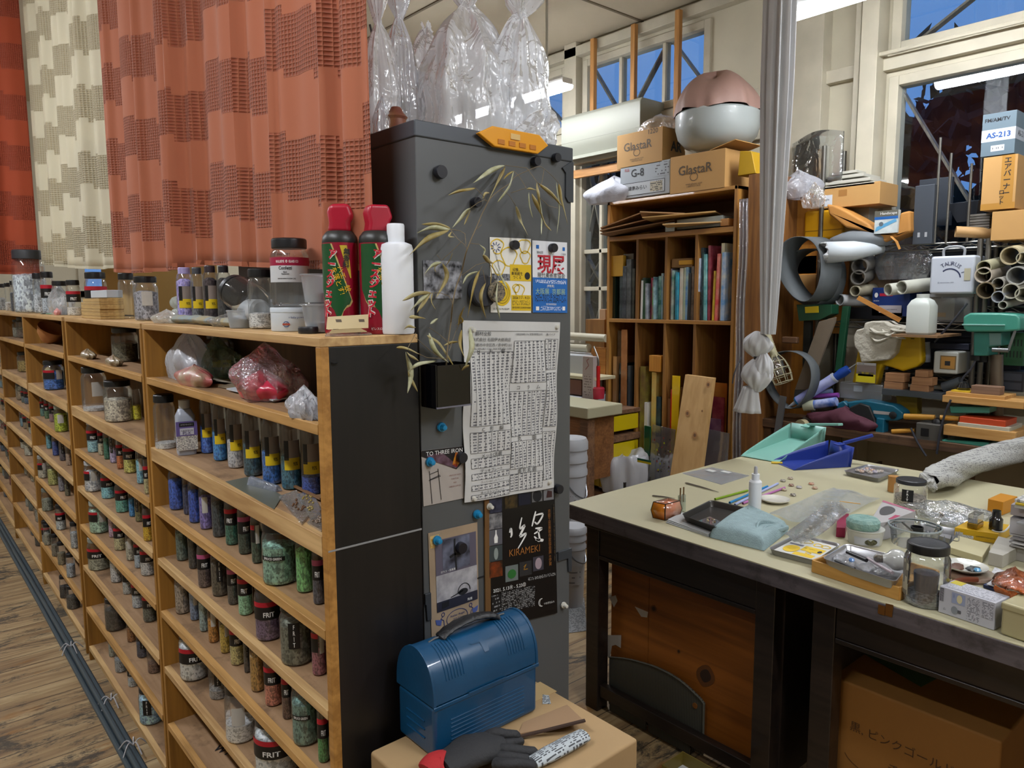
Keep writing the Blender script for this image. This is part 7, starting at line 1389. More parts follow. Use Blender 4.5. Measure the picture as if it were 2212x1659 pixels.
tubex('dark grey cardboard tube, upper of the two dark ones',B0,815,690,900,660,68,'#6b6862');tubex('dark grey cardboard tube, lower of the two dark ones',B0,800,785,890,760,62,'#6b6862')
tubex('cream rolled paper tube left of the blue box',B0,775,900,930,880,45,'#a39c86');tubex('white rolled paper tube lowest on the left shelf',B0,645,975,900,985,48,'#a9aaac')
tubex('wide white paper roll, left of two above the blue box',B0,1055,890,1400,850,52,'#b3b3a6');tubex('wide white paper roll, right of two above the blue box',B0,1170,870,1440,840,58,'#b3b3a6')
tubex('brown cardboard tube lying on the top wire shelf',B0,1630,395,1925,410,46,'#b08a58',XK-.02,XK+.04);
for k,(x,y,r,col,lab)in enumerate(((2095,600,78,'#b3a684','big cream paper roll, topmost of the right pile'),(1870,700,58,'#a8a486','tilted cream paper roll at the left of the right pile'),(1865,765,68,'#b5aa9a','wide white paper roll under the tilted one'),(2150,770,80,'#9a9a94','wide black mouthed roll at the right edge'),(1885,895,72,'#6f624a','brown cardboard tube low in the right pile'),(1990,835,48,'#9a968c','ragged grey paper roll in the middle of the pile'),(2100,900,66,'#a9a595','crushed cream paper roll right of the ragged one'),(1990,950,50,'#9a9da3','grey paper tube at the bottom of the pile'),(2030,1020,34,'#aaa698','thin paper roll resting on the wire shelf'),(2200,930,60,'#a3a08c','pale roll at the very right edge, lower'),(2200,620,50,'#a3a08c','pale roll at the very right edge, upper'))):
 tubex(lab,B0,x,y,x+170,y-42,r,col,XK-.12,XK+.16,name='paper_roll',group='paper rolls on the right rack',ri=.86)
crumple('grey_mesh_bag','crumpled translucent grey bag beside the dark tubes','bag',(XK+.08,ax(*B0(1120,800),XK).y,ax(*B0(1120,800),XK).z),.06,.14,.22,clear((.8,.82,.84),.3,.5,(.35,.36,.38),.6,20),121,.2,3)
o,f=SL('blue_tool_box','dark blue printed cardboard box on the middle wire shelf','box',B0,920,1240,870,1115,.15,mat('#12306e',.45),X=XK+.02);f.rect(.2,.70,.55,.80,mat('#b01838',.5));f.rect(.2,.12,.80,.38,mat('#a9a3a8',.5),.0008);f.poly([(.11+.05*math.cos(a),.74+.09*math.sin(a))for a in[i*.6 for i in range(10)]],WHITE,.001);f.txt('BOSCH',.12,.54,WHITE,w=.14);f.txt('GWS 7-100 Professional',.48,.24,INK,w=.4)
SL('brown_carton','brown carton behind the two paper rolls','box',B0,890,1080,690,880,.12,mat('#8d7458',.7),X=XK+.1)
o,f=SL('white_machine_case','white plastic machine case with round arched lettering and handle','case',B0,1410,1790,600,925,.16,mat('#b6bcc6',.4,name='white_case'),X=XK-.08,bevel=.012)
nvy=mat('#2a3050',.5)
for k,chx in enumerate('TAURUS I'):
 a=2.15-k*.265;f.txt(chx,.46+.31*math.cos(a)if chx!=' ' else 0,.47+.33*math.sin(a),nvy,h=.10,rot=a-math.pi/2)if chx!=' ' else None
f.line([(.46+.24*math.cos(a),.40+.26*math.sin(a))for a in[2.3-i*.2 for i in range(12)]],.006,nvy);f.txt('୭ diamond laser 3000',.38,.30,nvy,w=.36);f.rect(.78,.35,.92,.66,mat('#a8a48c',.5),.002)
MB().tube(smooth_pts([(.02,f.L*.28,f.h),(.02,f.L*.28,f.h+.03),(.02,f.L*.4,f.h+.042),(.02,f.L*.62,f.h+.042),(.02,f.L*.74,f.h+.03),(.02,f.L*.74,f.h)],4),.006,8).build('handle',mat('#8d9094',.4),o)
o,f=SL('clear_container','large clear plastic container with papers on the middle wire shelf','container',B0,1385,1775,925,1170,.2,clear((.88,.9,.92),.3,.3,(.5,.5,.5),0,20,.1),X=XK+.0,bevel=.01);f.rect(.1,.1,.6,.85,mat('#8f8a78',.6),-.01);f.rect(.2,.2,.42,.35,mat('#b08a3a',.6),-.008);MB().box(-.004,.204,-.004,f.L+.004,f.h-.014,f.h).build('rim',mat('#8f9294',.4),o)
t_=ax(*C0(1335,322),XK-.22);k=mpp(t_);r=108/3.936*k;h=ax(*B0(1335,925),XK-.22).z-t_.z;t=thing('white_jug','square white plastic bottle without cap standing above the yellow saw','bottle',t_);sq2=lambda a,z:1/max(abs(math.cos(a)),abs(math.sin(a)))**.6*.95
lath(t,'jug_body',[(0,0),(r*.9,0),(r,.008),(r,h*.70),(r*.75,h*.84),(r*.45,h*.90)],mat('#b3b8b2',.4),40,fn=sq2);lath(t,'neck',[(r*.45,h*.88),(r*.45,h),(r*.40,h),(r*.40,h*.95)],mat('#b9bdb8',.4),28,close=False)
T(MB().box(XK-.30,XK-.0,t_.y-.10,t_.y+.10,t_.z-.012,t_.z-.0008).build('small_shelf_board',wood('#6b4e34','#8a6a48','y')),'small board under the square white bottle','board')
a=ax(*B0(800,955),XK-.16);c=ax(*B0(1160,1150),XK-.10);T(MB().beam(a,c,.022,.022).build('wooden_stick',wood('#9a6428','#b37a34','y')),'orange wooden stick sloping in front of the blue box','stick')
o,f=slab('antenna_box','grey and white antenna carton topmost at the right edge','box',XK-.05,2120,2193,243,335,.20,mat('#5d6e78',.5),yref=300);f.rect(0,.34,1,.62,mat('#b9c0c8',.5));f.txt('FM/AM/TV',.45,.84,INK,w=.74,bold=.02);f.txt('AS-213',.5,.48,mat('#1c4a8c',.5),w=.72,bold=.03);f.rect(.3,.1,.7,.24,mat('#b9bcc0',.5));f.txt('▮▯▮▮▯▮',.5,.17,INK,w=.3);f.side.rect(0,.34,1,.62,mat('#a9b0b8',.5));f.side.txt('AS-213',.4,.5,INK,w=.5)
o,f=slab('taped_carton','brown carton with vertical marker writing and tape, under the antenna carton','box',XK-.05,2121,2195,337,452,.22,carton,yref=400);f.rect(.55,0,.92,1,mat('#a87a34',.4));f.rect(0,0,1,.12,mat('#a87a34',.4),.0008);f.txt('エ\nア\nバ\nー\nナ\nー',.73,.62,INK,h=.66,bold=.02);f.txt('ロ\nッ\nト',.6,.22,INK,h=.26,bold=.02)
o,f=slab('plain_carton','plain brown carton lowest of the three at the right edge','box',XK-.06,2142,2215,455,518,.24,carton,yref=480)
o,f=SL('grey_metal_plate','tall grey metal channel standing on the top wire shelf','metal sheet',B0,1275,1440,0,500,.05,mat('#4a5058',.4,.4),X=XK-.03);f.rect(.25,.12,.38,.2,mat('#9a9da0',.4));f.rect(.62,.12,.75,.2,mat('#9a9da0',.4))
o,f=SL('grey_metal_plate','wide dark grey metal plate behind the upright rods','metal sheet',A0,1230,1490,1420,1800,.03,mat('#3a4048',.45,.4),X=XK+.14)
tb2=[ax(*q,XK+.03)for q in(B0(1550,160),B0(1830,125),B0(1800,300),B0(1640,320))];c0=tb2[3];o=MB().prism([(p.y-c0.y,p.z-c0.z)for p in tb2],0,.10,'yz').build('steel_hopper',mat('#2e3238',.35,.7),bevel=.002);o.location=c0;T(o,'dark triangular steel hopper among the rods','hopper')
for k in range(6):slab('slate_tile','grey tile in the small stack beside the plain carton, %s from below'%ordinal(k),'tile',XK+.02,2092,2138,497-6*k-5,497-6*k,.12,mat(['#5a5650','#6f6b64'][k%2],.6),group='grey tiles stacked on the top wire shelf',yref=480)
# on the bench
def bz(c,X):p=ax(*c,X);return p
grn=mat('#14432c',.4,name='green_enamel');tl=mat('#3f8a78',.35,coat=.2,name='teal_enamel');tl2=mat('#2f6e62',.4)
t_=ax(*B0(300,1170),XN+.12);t=thing('green_sander','green upright belt sander with a long slanted brown belt','sander',(XN+.12,t_.y,BT));o_=t.location
L_=lambda x,y,dx=0:Vector((dx,ax(*C0(x,y),XN+.12).y-o_.y,ax(*C0(x,y),XN+.12).z-o_.z))
def pz(pts,x0,x1,nm,m,tt_,f,bev=.003):q=[f(*p)for p in pts];return MB().prism([(p.y,p.z)for p in q],x0,x1,'yz').build(nm,m,tt_,bevel=bev)
pz([(300,70),(600,70),(600,150),(500,200),(320,210)],-.03,.05,'head_cover',grn,t,L_);pz([(375,90),(490,82),(492,138),(378,142)],-.033,-.031,'yellow_label',mat('#c9b012',.5),t,L_,0)
pz([(650,85),(705,85),(640,640),(585,640)],.02,.05,'upright',grn,t,L_);pz([(320,210),(385,210),(370,620),(310,620)],.02,.05,'upright',mat('#101815',.5),t,L_)
pz([(505,215),(645,175),(640,215),(420,790),(300,790)],-.05,-.03,'sanding_belt',mat('#6f6252',.8,var=.08),t,L_);pz([(300,790),(420,790),(430,870),(290,870)],-.05,.03,'lower_housing',mat('#3a3c3a',.5),t,L_)
b=MB();
c=ax(*C0(130,620),XN-.02);k=mpp(c);t=thing('cage_lamp','hand lamp with cream grip and wire cage hanging by the tied curtain','lamp',c);dn2=(ax(*C0(40,350),XN-.02)-ax(*C0(170,720),XN-.02)).normalized();q4=dn2.to_track_quat('Z','Y').to_euler();t.rotation_euler=q4;cw_=mat('#a39e80',.45)
lath(t,'grip',[(0,.07),(.020,.07),(.022,.09)]+sum([[(.019,.09+.014*i),(.021,.097+.014*i)]for i in range(9)],[])+[(.016,.23),(0,.23)],cw_,20);lath(t,'glass',[(0,-.035),(.02,-.03),(.032,0),(.032,.04),(.02,.07),(0,.072)],clear((.95,.95,.92),.5,.1),24)
for i in range(8):a=i*math.pi/4;MB().tube(smooth_pts([(.022*math.cos(a),.022*math.sin(a),.08),(.045*math.cos(a),.045*math.sin(a),.04),(.055*math.cos(a),.055*math.sin(a),-.02),(.048*math.cos(a),.048*math.sin(a),-.075)],3),.0022,5).build('cage_wire',cw_,t)
for z,r in((.04,.045),(.0,.053),(-.04,.054),(-.075,.048)):MB().tube([(r*math.cos(a),r*math.sin(a),z)for a in[i*math.pi/10 for i in range(21)]],.0022,5).build('cage_ring',cw_,t)
o,f=SL('wood_spool','small brown wooden spool hanging above the cage lamp','spool',C0,150,280,345,400,.03,wood('#4a3322','#6b4a30','y'),X=XN+.06,bevel=.006)
a=ax(*C0(165,850),XN-.010);c=ax(*C0(110,1200),XN-.014);T(MB().beam(a,c,.035,.012,(-1,0,0)).build('aluminium_bar',mat('#7d8084',.35,.7)),'flat aluminium bar with a hole leaning on the bench edge','bar')
def cyl(label,name,cat,P,x0,y0,x1,y1,r,m,X0_,X1_,group=None,taper=1,n=18):
 a=ax(*P(x0,y0),X0_);c=ax(*P(x1,y1),X1_);k=mpp(a)/3.936;o=MB().tube([a,a.lerp(c,.5),c],[r*k,r*k,r*k*taper],n).build(name,m,ang=30);return T(o,label,cat,group)
cau=mat('#7f86c4',.4,c2='#a8aed8',vs=14);XC1=XN+.10
t0=ax(*C0(290,890),XC1-.04);t1=ax(*C0(590,700),XC1);t=thing('caulking_tube','large pale blue sealant tube with dark blue end pointing up','tube',t0);d=t1-t0;k=mpp(t0)/3.936
MB().tube([Vector(),d],42*k,20).build('tube_body',cau,t,ang=30);MB().tube([d,d*1.06],44*k,20).build('end_ring',mat('#a9adb8',.4),t,ang=30);MB().tube([d*1.05,d*1.24,d*1.42],[30*k,40*k,34*k],16).build('plunger_end',mat('#123c8c',.4),t,ang=30);MB().tube([-d*.05,Vector()],[34*k,44*k],20).build('blue_ring',mat('#2a8ac8',.4),t,ang=30);MB().tube([-d*.28,-d*.05],[6*k,20*k],14).build('nozzle',mat('#a9b0b8',.4),t);MB().tube([d*1.35,d*1.62],5*k,8).build('rod',mat('#a9a9a9',.3,.6),t)
cyl('short white cartridge with open end facing left','cartridge','tube',C0,340,930,430,925,46,mat('#a9ad96',.4),XC1-.06,XC1-.05);cyl('blue white printed cartridge behind the open one','cartridge','tube',C0,430,920,620,895,38,mat('#3c62b0',.4,c2='#b0b8d8',vs=24),XC1-.05,XC1-.04);cyl('small purple cylinder lying behind the cartridges','cartridge','tube',C0,420,850,635,840,20,mat('#7a3a8c',.4),XC1,XC1);cyl('thin blue cylinder behind the purple one','cartridge','tube',C0,450,830,580,805,22,mat('#3a72c0',.4,c2='#9aa8d0',vs=20),XC1+.03,XC1+.03)
YS_=XN+.16;c0=ax(*C0(980,740),YS_);t=thing('yellow_saw','yellow machine body half covered by a white cloth','machine',(YS_,c0.y,BT));o_=t.location;ymn=mat('#c09a06',.4,name='yellow_machine')
LY=lambda x,y:Vector((0,ax(*C0(x,y),YS_).y-o_.y,ax(*C0(x,y),YS_).z-o_.z))
pz([(745,740),(800,420),(870,330),(1280,310),(1335,340),(1345,560),(1300,600),(1180,640),(1060,600),(1010,590),(985,640),(960,760)],0,.06,'body',ymn,t,LY,.012);pz([(1100,800),(1290,800),(1290,1010),(1130,1010)],.02,.08,'base',mat('#8a7206',.5),t,LY)
q=LY(1265,365);MB().lathe([(0,0),(.008,0),(.008,.004),(0,.004)],14).build('screw',mat('#5a4a10',.4),t).location=(0,q.y,q.z)
pc=[ax(*C0(x,y),YS_-.03)for x,y in((780,420),(775,340),(800,285),(860,270),(870,225),(930,210),(1040,212),(1080,240),(1140,250),(1205,262),(1215,290),(1160,320),(1150,380),(1130,480),(1070,540),(840,562),(820,480))];c0=sum(pc,Vector())/len(pc)
t=thing('draped_cloth','crumpled cream work cloth draped over the yellow machine','cloth',c0);clm=mat('#b5b0a2',.9,bump=.7,bs=24,bd=.02,var=.06,vs=10);MB().prism([(p.y-c0.y,p.z-c0.z)for p in pc],-.02,.10,'yz').build('cloth',clm,t,bevel=.02,seg=4)
rf=random.Random(6)
for i in range(7):
 a=rf.uniform(-.07,.07);z=rf.uniform(-.05,.06);MB().tube(smooth_pts([(-.022,a,z),(-.034,a-.04,z-.02+rf.uniform(-.02,.02)),(-.03,a-.09,z+rf.uniform(-.03,.02))],4),[.004,.008,.010,.012,.012,.011,.010,.008,.003][:9],8,flat=.6).build('fold',clm,t)
o,f=SL('book_card','small yellow and black picture card leaning on the yellow machine','card',C0,785,950,565,742,.006,mat('#6b5e58',.5),X=YS_-.05);f.rect(0,.05,1,.45,mat('#c0b018',.5));f.rect(.1,.35,.9,.55,mat('#8a7a14',.5,c2='#2c2a3c',vs=60));f.rect(0,.88,1,1,mat('#8f8c88',.5));f.txt('COLOR',.25,.93,INK,w=.3)
o,f=SL('clear_case','small clear plastic case with latch left of the wooden blocks','case',C0,640,1010,740,885,.12,clear((.85,.88,.9),.3,.5,(.6,.62,.64),0,20,.2),X=XN+.14,bevel=.008);f.rect(.35,.5,.55,.85,mat('#9aa0a6',.3),.004);f.rect(0,.60,1,.63,mat('#8a9096',.3));f.rect(.5,.05,.95,.35,mat('#5a5e60',.5,c2='#a9b0b4',vs=90),-.004)
XS=XN+.05;c0=ax(*C0(900,1170),XS);t=thing('blue_belt_sander','teal blue electric belt sander lying on the bench','sander',(XS,c0.y,BT));o_=t.location;tb_m=mat('#0f5a72',.35,coat=.3,name='teal_blue_plastic');LS=lambda x,y:Vector((0,ax(*C0(x,y),XS).y-o_.y,ax(*C0(x,y),XS).z-o_.z))
pz([(700,900),(860,885),(1100,930),(1180,985),(1190,1040),(1130,1060),(960,1060),(900,980),(740,1000)],0,.09,'housing',tb_m,t,LS,.008);pz([(740,940),(830,905),(910,930),(960,1050),(960,1130),(800,1130),(740,1010)],-.02,-.0,'belt_cover',mat('#191b1c',.5),t,LS,.008);pz([(600,920),(660,890),(700,930),(690,1060),(650,1080),(600,960)],.02,.06,'rear_handle',tb_m,t,LS,.008);pz([(960,1030),(1030,1040),(1025,1165),(950,1165)],-.01,.05,'front_handle',tb_m,t,LS,.006);pz([(700,1050),(790,1080),(960,1130),(960,1170),(780,1130)],.0,.07,'sole',mat('#2a2c2c',.5,.4),t,LS,.004)
q=LS(1103,1010);o=MB().lathe([(0,0),(.012,0),(.014,.008),(.006,.012),(0,.012)],20).build('knob',mat('#15171a',.4),t);o.location=(-.001,q.y,q.z);o.rotation_euler=(0,-math.pi/2,0);o.scale=(1.3,1.3,1);pz([(930,970),(1075,985),(1075,1010),(935,998)],-.0015,-.0005,'name_plate',mat('#a8a3a0',.4),t,LS,0)
XT=XN+.10;o,f=SL('steel_plate','grey steel machine table under the wooden blocks','plate',C0,1000,1520,805,858,.16,mat('#5a6066',.35,.6),X=XT-.02);wbk=wood('#8a6040','#a87c54','y',16)
zb_=ax(*C0(1250,806),XT).z
for k,(xl,xr,yt,yb,lab)in enumerate(((1020,1180,730,800,'lower wooden block of the left pair'),(1030,1195,655,728,'upper wooden block of the left pair'),(1240,1400,755,835,'bottom wooden block of the right stack'),(1255,1430,690,757,'middle wooden block of the right stack'),(1285,1395,630,688,'top wooden block of the right stack'))):
 SL('wooden_block',lab,'block',C0,xl,xr,yt,yb,.07,wbk,X=XT,group='small wooden blocks on the steel plate')
o,f=SL('white_device','white boxy electronic device with an amber window','device',C0,1440,1650,470,660,.16,mat('#a9aaa2',.45),X=XK-.12,bevel=.008);f.rect(.28,.2,.93,.82,mat('#6f5a3a',.4));f.rect(.32,.25,.88,.77,mat('#a3783c',.3),.001);f.rect(.48,.38,.70,.58,INK,.0015)
SL('dark_tray','dark flat equipment tray above the white device','tray',C0,1395,1745,400,450,.15,mat('#1c2030',.4),X=XK-.02)
XD=XN+.14;c0=ax(*C0(1960,760),XD);t=thing('drill_press','teal green bench drill press with grey crank handles','drill press',(XD,c0.y,BT));o_=t.location;LD=lambda x,y:Vector((0,ax(*C0(x,y),XD).y-o_.y,ax(*C0(x,y),XD).z-o_.z))
pz([(1730,170),(1790,140),(2040,140),(2190,150),(2212,180),(2212,290),(2080,300),(1760,300),(1730,270)],-.06,.12,'belt_cover',tl,t,LD,.012);pz([(1728,232),(2090,236),(2090,246),(1728,244)],-.066,.0,'cover_seam',mat('#7fb0a6',.3),t,LD,.001)
pz([(1800,300),(2040,300),(2040,420),(1930,430),(1930,505),(1800,505)],-.03,.10,'head',tl2,t,LD,.006);pz([(1935,310),(2035,310),(2035,410),(1940,415)],-.032,-.030,'name_plate',mat('#5f7a74',.4),t,LD,0)
a,c=LD(1810,500),LD(1810,545);MB().tube([a,c],.026,18).build('chuck_collar',mat('#1a1c1c',.4,.5),t)
a,c=LD(1860,505),LD(1860,560);MB().tube([a,c],.020,18).build('chuck',mat('#1a1c1c',.3,.7),t)
a,c=LD(1955,500),LD(1955,1180);a.x=c.x=.04;MB().tube([a,c],.026,20).build('column',mat('#6a5f52',.4,.6),t)
for P1_,P2_ in(((1975,450),(2110,455)),((2110,455),(2180,250))):a,c=LD(*P1_),LD(*P2_);a.x=c.x=-.05;MB().tube([a,c],.010 if P1_[0]<2000 else .006,12).build('crank_handle',mat('#7a7d7e',.3,.7),t)
pz([(1630,920),(1970,925),(1970,980),(1640,980)],-.08,.10,'work_table',tl,t,LD,.005);pz([(1590,1190),(1990,1215),(1985,1285),(1880,1285),(1840,1240),(1740,1230),(1690,1275),(1590,1265)],-.12,.12,'base',tl,t,LD,.006)
wl=wood('#a9793c','#c4985a','y',8)
for nm,lab,xl,xr,yt,yb,m,X,dd_ in(('wooden_board','wide pale board clamped on the drill press table',1515,2212,870,930,wl,XD-.12,.22),('wooden_board','smaller pale board on the wide one',1545,2050,830,868,wl,XD-.10,.16),('wood_offcut','dark reddish wood block on the drill press boards',1760,2010,765,835,wood('#6b5040','#8a6a52','y'),XD-.09,.06),('yellow_piece','thin yellow strip beside the dark wood block',1590,1755,802,826,mat('#c9a81c',.5),XD-.08,.05),('orange_tray','flat orange red tray between the drill press boards',1660,2055,1040,1110,mat('#b03c14',.45),XD-.12,.16),('white_slab','white slab under the orange red tray',1645,2090,1095,1140,mat('#a9a796',.5),XD-.13,.18),('wooden_board','thick pale board on the base of the drill press',1525,2140,1125,1215,wl,XD-.14,.24)):
 SL(nm,lab,'board' if 'board' in nm else nm.split('_')[1],C0,xl,xr,yt,yb,dd_,m,X=X)
o,f=SL('grey_power_box','small grey metal control box with a dial on top','box',C0,1290,1500,1085,1230,.10,mat('#4f4c46',.5,.2),X=XN+.0,bevel=.004);f.rect(.22,.25,.55,.72,mat('#0f0f10',.4),.002);f.txt('▯',.38,.5,WHITE,w=.08);o2=MB().lathe([(0,0),(.022,0),(.022,.01),(.014,.022),(0,.023)],24).build('dial',mat('#141416',.4),o);o2.location=(.05,f.L*.3,f.h)
for x0,y0,x1,y1,r,lab in((1195,1022,1455,1030,26,'yellow wooden hammer handle pointing left, right of the sander'),(1500,1030,1660,1040,22,'yellow wooden handle behind the control box'),(1090,1150,1285,1140,20,'yellow wooden handle in front of the control box')):cyl(lab,'tool_handle','handle',C0,x0,y0,x1,y1,r,mat('#b07e28',.4,coat=.3),XN+.04,XN+.05,'yellow tool handles on the bench',.8)
for k,pts in enumerate((((1800,545),(1760,620),(1690,700),(1680,760)),((1590,880),(1540,1000),(1500,1150),(1470,1340)),((1250,1120),(1300,1230),(1380,1360)),((1730,60),(1600,220),(1450,390)))):
 T(MB().tube(smooth_pts([ax(*C0(*q),XN-.01 if k in(1,2)else XN+.12)for q in pts],6),.005,8).build('power_cable',mat('#2a2c34',.5)),['black cable below the drill press chuck','grey cable hanging over the bench front','second grey cable hanging over the bench front','thin cable crossing the clear container'][k],'cable','cables on the bench')
t=thing('round_switch','glossy black round plug at the end of the cable','plug',ax(*C0(1700,775),XN+.10));lath(t,'plug',[(0,-.03),(.02,-.02),(.03,0),(.02,.02),(0,.03)],mat('#101214',.2,coat=.6),20)
o,f=SL('drawer_cabinet','small dark grey plastic drawer cabinet behind the drill press','cabinet',C0,2015,2212,640,810,.12,mat('#23262c',.4),X=XK-.02);[f.rect(.12+.0*k,.1+.45*k,.9,.45+.45*k,mat('#3a3e46',.35),.002)for k in range(2)]
o,f=SL('green_basket','dark green plastic basket behind the drill press crank','basket',C0,2015,2212,310,590,.12,mat('#1f4a2c',.5),X=XK-.01)
for k in range(6):f.rect(.1+.15*k,.25,.16+.15*k,.45,mat('#0c1a10',.6),.001);f.rect(.1+.15*k,.6,.16+.15*k,.8,mat('#0c1a10',.6),.001)
cyl('grey spray can lying behind the wooden blocks','spray_can','spray can',C0,1530,780,1680,730,48,mat('#4a5054',.3,.5),XT+.06,XT+.06)
crumple('maroon_cloth','dark maroon cloth crumpled before the blue sander','cloth',(XN+.04,ax(*C0(650,1170),XN).y,BT+.001),.06,.17,.10,mat('#4a1c2c',.8,bump=.4,bs=30),131,.3,3)
crumple('grey_rag','pile of grey pebbles and rags by the tape roll','rag',(XN+.08,ax(*C0(470,1100),XN).y,BT+.001),.05,.11,.05,mat('#5a5650',.8,c2='#8a8478',vs=60,bump=.6,bs=80),132,.3,3)
cyl('roll of masking tape standing on the bench edge','tape_roll','tape',C0,310,1110,345,1105,62,mat('#a39a78',.6),XN-.0,XN+.03)
o,f=SL('dark_case','black case under the blue box on the middle wire shelf','case',B0,700,1180,1040,1140,.14,mat('#0c0d12',.4),X=XK+.02)
cyl('thin white paper cylinder standing at the back of the bench','paper_tube','tube',C0,1380,560,1375,390,36,mat('#a9aeb4',.5),XK-.02,XK-.02)
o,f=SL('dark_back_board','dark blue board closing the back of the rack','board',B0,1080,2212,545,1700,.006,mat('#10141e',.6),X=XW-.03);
# grey curtain bundle tied in knots
XG=2.9;gc_=mat('#bdbec0',.75,var=.04,bump=.15,bs=40,name='grey_curtain')
c=ax(1665,700,XG);k=mpp(c);t=thing('tied_curtain','long pale grey curtain gathered into a column and tied in knots at its lower end','curtain',(XG,c.y,0));zk=ax(1660,722,XG).z;W2=26*k
yo=lambda x,z:ax(x,z,XG).y-c.y
def fn(u,v):
 a=2*math.pi*u;z=zk+(CZ-.02-zk)*v;y0_=yo(1660+6*v,700);w_=W2*(.50+.57*min(1,v/.5)**.8);q=1+.20*math.sin(9*a+.6*v)+.10*math.sin(14*a+1);return(w_*.8*math.cos(a)*q,yo(1660,700)+w_*math.sin(a)*q-.0*v,z)
MB().grid(fn,120,30,True).build('gathered_cloth',gc_,t,ang=80)
def knot(px_,py_,rx,rz,nm,seed):
 q=ax(px_,py_,XG);rr=random.Random(seed);ph=[rr.uniform(0,6)for _ in range(3)]
 def g(u,v):
  a=2*math.pi*u;s=math.sin(math.pi*(.08+.84*v));q_=1+.07*math.sin(7*a+ph[0]+5*v)+.05*math.sin(12*a+ph[1]-6*v);return(rx*k*.8*s*q_*math.cos(a),rx*k*s*q_*math.sin(a),rz*k*(v-.5)*2+.1*rz*k*math.sin(a+ph[2]))
 o=MB().grid(g,80,22,True).build(nm,gc_,t,ang=80);o.location=(0,q.y-c.y,q.z);return o
knot(1636,745,32,28,'knot',1);knot(1635,810,34,34,'knot',2);knot(1646,800,24,40,'knot',3)
q0=ax(1622,835,XG);q1=ax(1614,890,XG)
MB().grid(lambda u,v:((15+14*v)*k*.7*math.cos(2*math.pi*u)*(1+.12*math.sin(14*math.pi*u)),q0.y-c.y+(q1.y-q0.y)*v+(15+15*v)*k*math.sin(2*math.pi*u)*(1+.12*math.sin(14*math.pi*u)),q0.z+(q1.z-q0.z)*v),80,8,True).build('skirt',gc_,t,solid=.003,ang=80)
MB().tube(smooth_pts([(-.06,ax(1618,770,XG).y-c.y,ax(1618,770,XG).z),(-.09,ax(1612,800,XG).y-c.y,ax(1612,800,XG).z),(-.08,ax(1604,825,XG).y-c.y,ax(1604,825,XG).z)],4),.003,6).build('tie_string',mat('#3c3c44',.6),t)
# air conditioner
XA=3.93;a=ax(1212,260,XA);c=ax(1383,240,XA);zt=ax(1383,208,XA).z;zb=ax(1383,318,XA).z;ac=mat('#949588',.45,name='ac_plastic');L=a.y-c.y
t=thing('air_conditioner','white wall air conditioner below the upper window','air conditioner',(XA,c.y,zb));h=zt-zb
MB().prism([(0,h*.93),(.02,h),(.255,h),(.255,0),(.09,-.005),(.02,h*.28),(0,h*.40)],0,L,'xz').build('casing',ac,t,bevel=.006,seg=3)
MB().box(-.001,.001,0,L,h*.40,h*.41).build('panel_seam',mat('#77776c',.6),t);MB().box(.01,.012,L*.75,L*.86,h*.5,h*.51).build('badge',INK,t);MB().beam((.045,L*.04,h*.10),(.045,L*.96,h*.10),.05,.003,(-1,0,1)).build('louvre',ac,t)
# cubby cabinet
XQ=3.60;wq=wood('#96652c','#b8853f','z',6,.5,coat=.15);wqy=wood('#96652c','#b8853f','y',6,.5,coat=.15);wqd=wood('#7a5224','#9a6c34','z',5,.55)
yL=ax(1311,600,XQ).y;yR=ax(1588,600,XQ).y;zT=ax(1450,419,XQ).z;z2=ax(1316,512,XQ).z;z3=ax(1440,691,XQ).z;DQ=.42;WQ=yL-yR
t=thing('cubby_cabinet','tall wooden cubby cabinet with four narrow columns of glass sheets','cabinet',(XQ,yR,0));tk=.02
MB().box(0,DQ,0,tk,0,zT).build('side_panel',wq,t,bevel=.002);MB().box(0,DQ,WQ-tk,WQ,0,zT).build('side_panel',wq,t,bevel=.002);MB().box(0,DQ,0,WQ,zT-.02,zT).build('top_board',wqy,t,bevel=.002)
MB().box(0,DQ-.01,tk,WQ-tk,z2-.03,z2).build('shelf_board',wqy,t,bevel=.002);MB().box(0,DQ-.01,tk,WQ-tk,z3-.022,z3).build('shelf_board',wqy,t,bevel=.002);MB().box(0,DQ-.01,tk,WQ-tk,.08,.10).build('bottom_board',wqy,t,bevel=.002);MB().box(DQ-.01,DQ,0,WQ,0,zT).build('back_panel',mat('#5a3c1c',.7),t)
cols=[ax(x,600,XQ).y-yR for x in(1375,1437,1502)]
for y in cols:MB().box(.004,DQ-.012,y-.009,y+.009,z3,z2-.03).build('divider',wqd,t,bevel=.001);MB().box(.004,DQ-.012,y-.009,y+.009,.10,z3-.022).build('divider',wqd,t,bevel=.001)
D0=lambda x,y:(1200+x/4.148,400+y/4.148);E0=lambda x,y:(1200+x/4.148,680+y/4.148)
T(MB().box(XQ+.02,XQ+.42,ax(1645,600,XQ).y,ax(1606,600,XQ).y,0,zT+.05).build('cabinet_side',wood('#6b4420','#8a5c2c','z'),bevel=.003),'dark brown cabinet standing behind the tied curtain','cabinet')
T(MB().grid(lambda u,v:(XQ-.015-.012*math.sin(5*u*3),ax(1607,600,XQ).y+.05*(u-.5)+.004*math.sin(20*v),.02+(zT-.1)*v),20,30).build('hanging_film',clear((.9,.9,.92),.5,.2,(.6,.6,.65),.5,12,.08),solid=.001),'long strip of clear film hanging at the right side of the cubby cabinet','film')
zc=z2+.002;rb=random.Random(2)
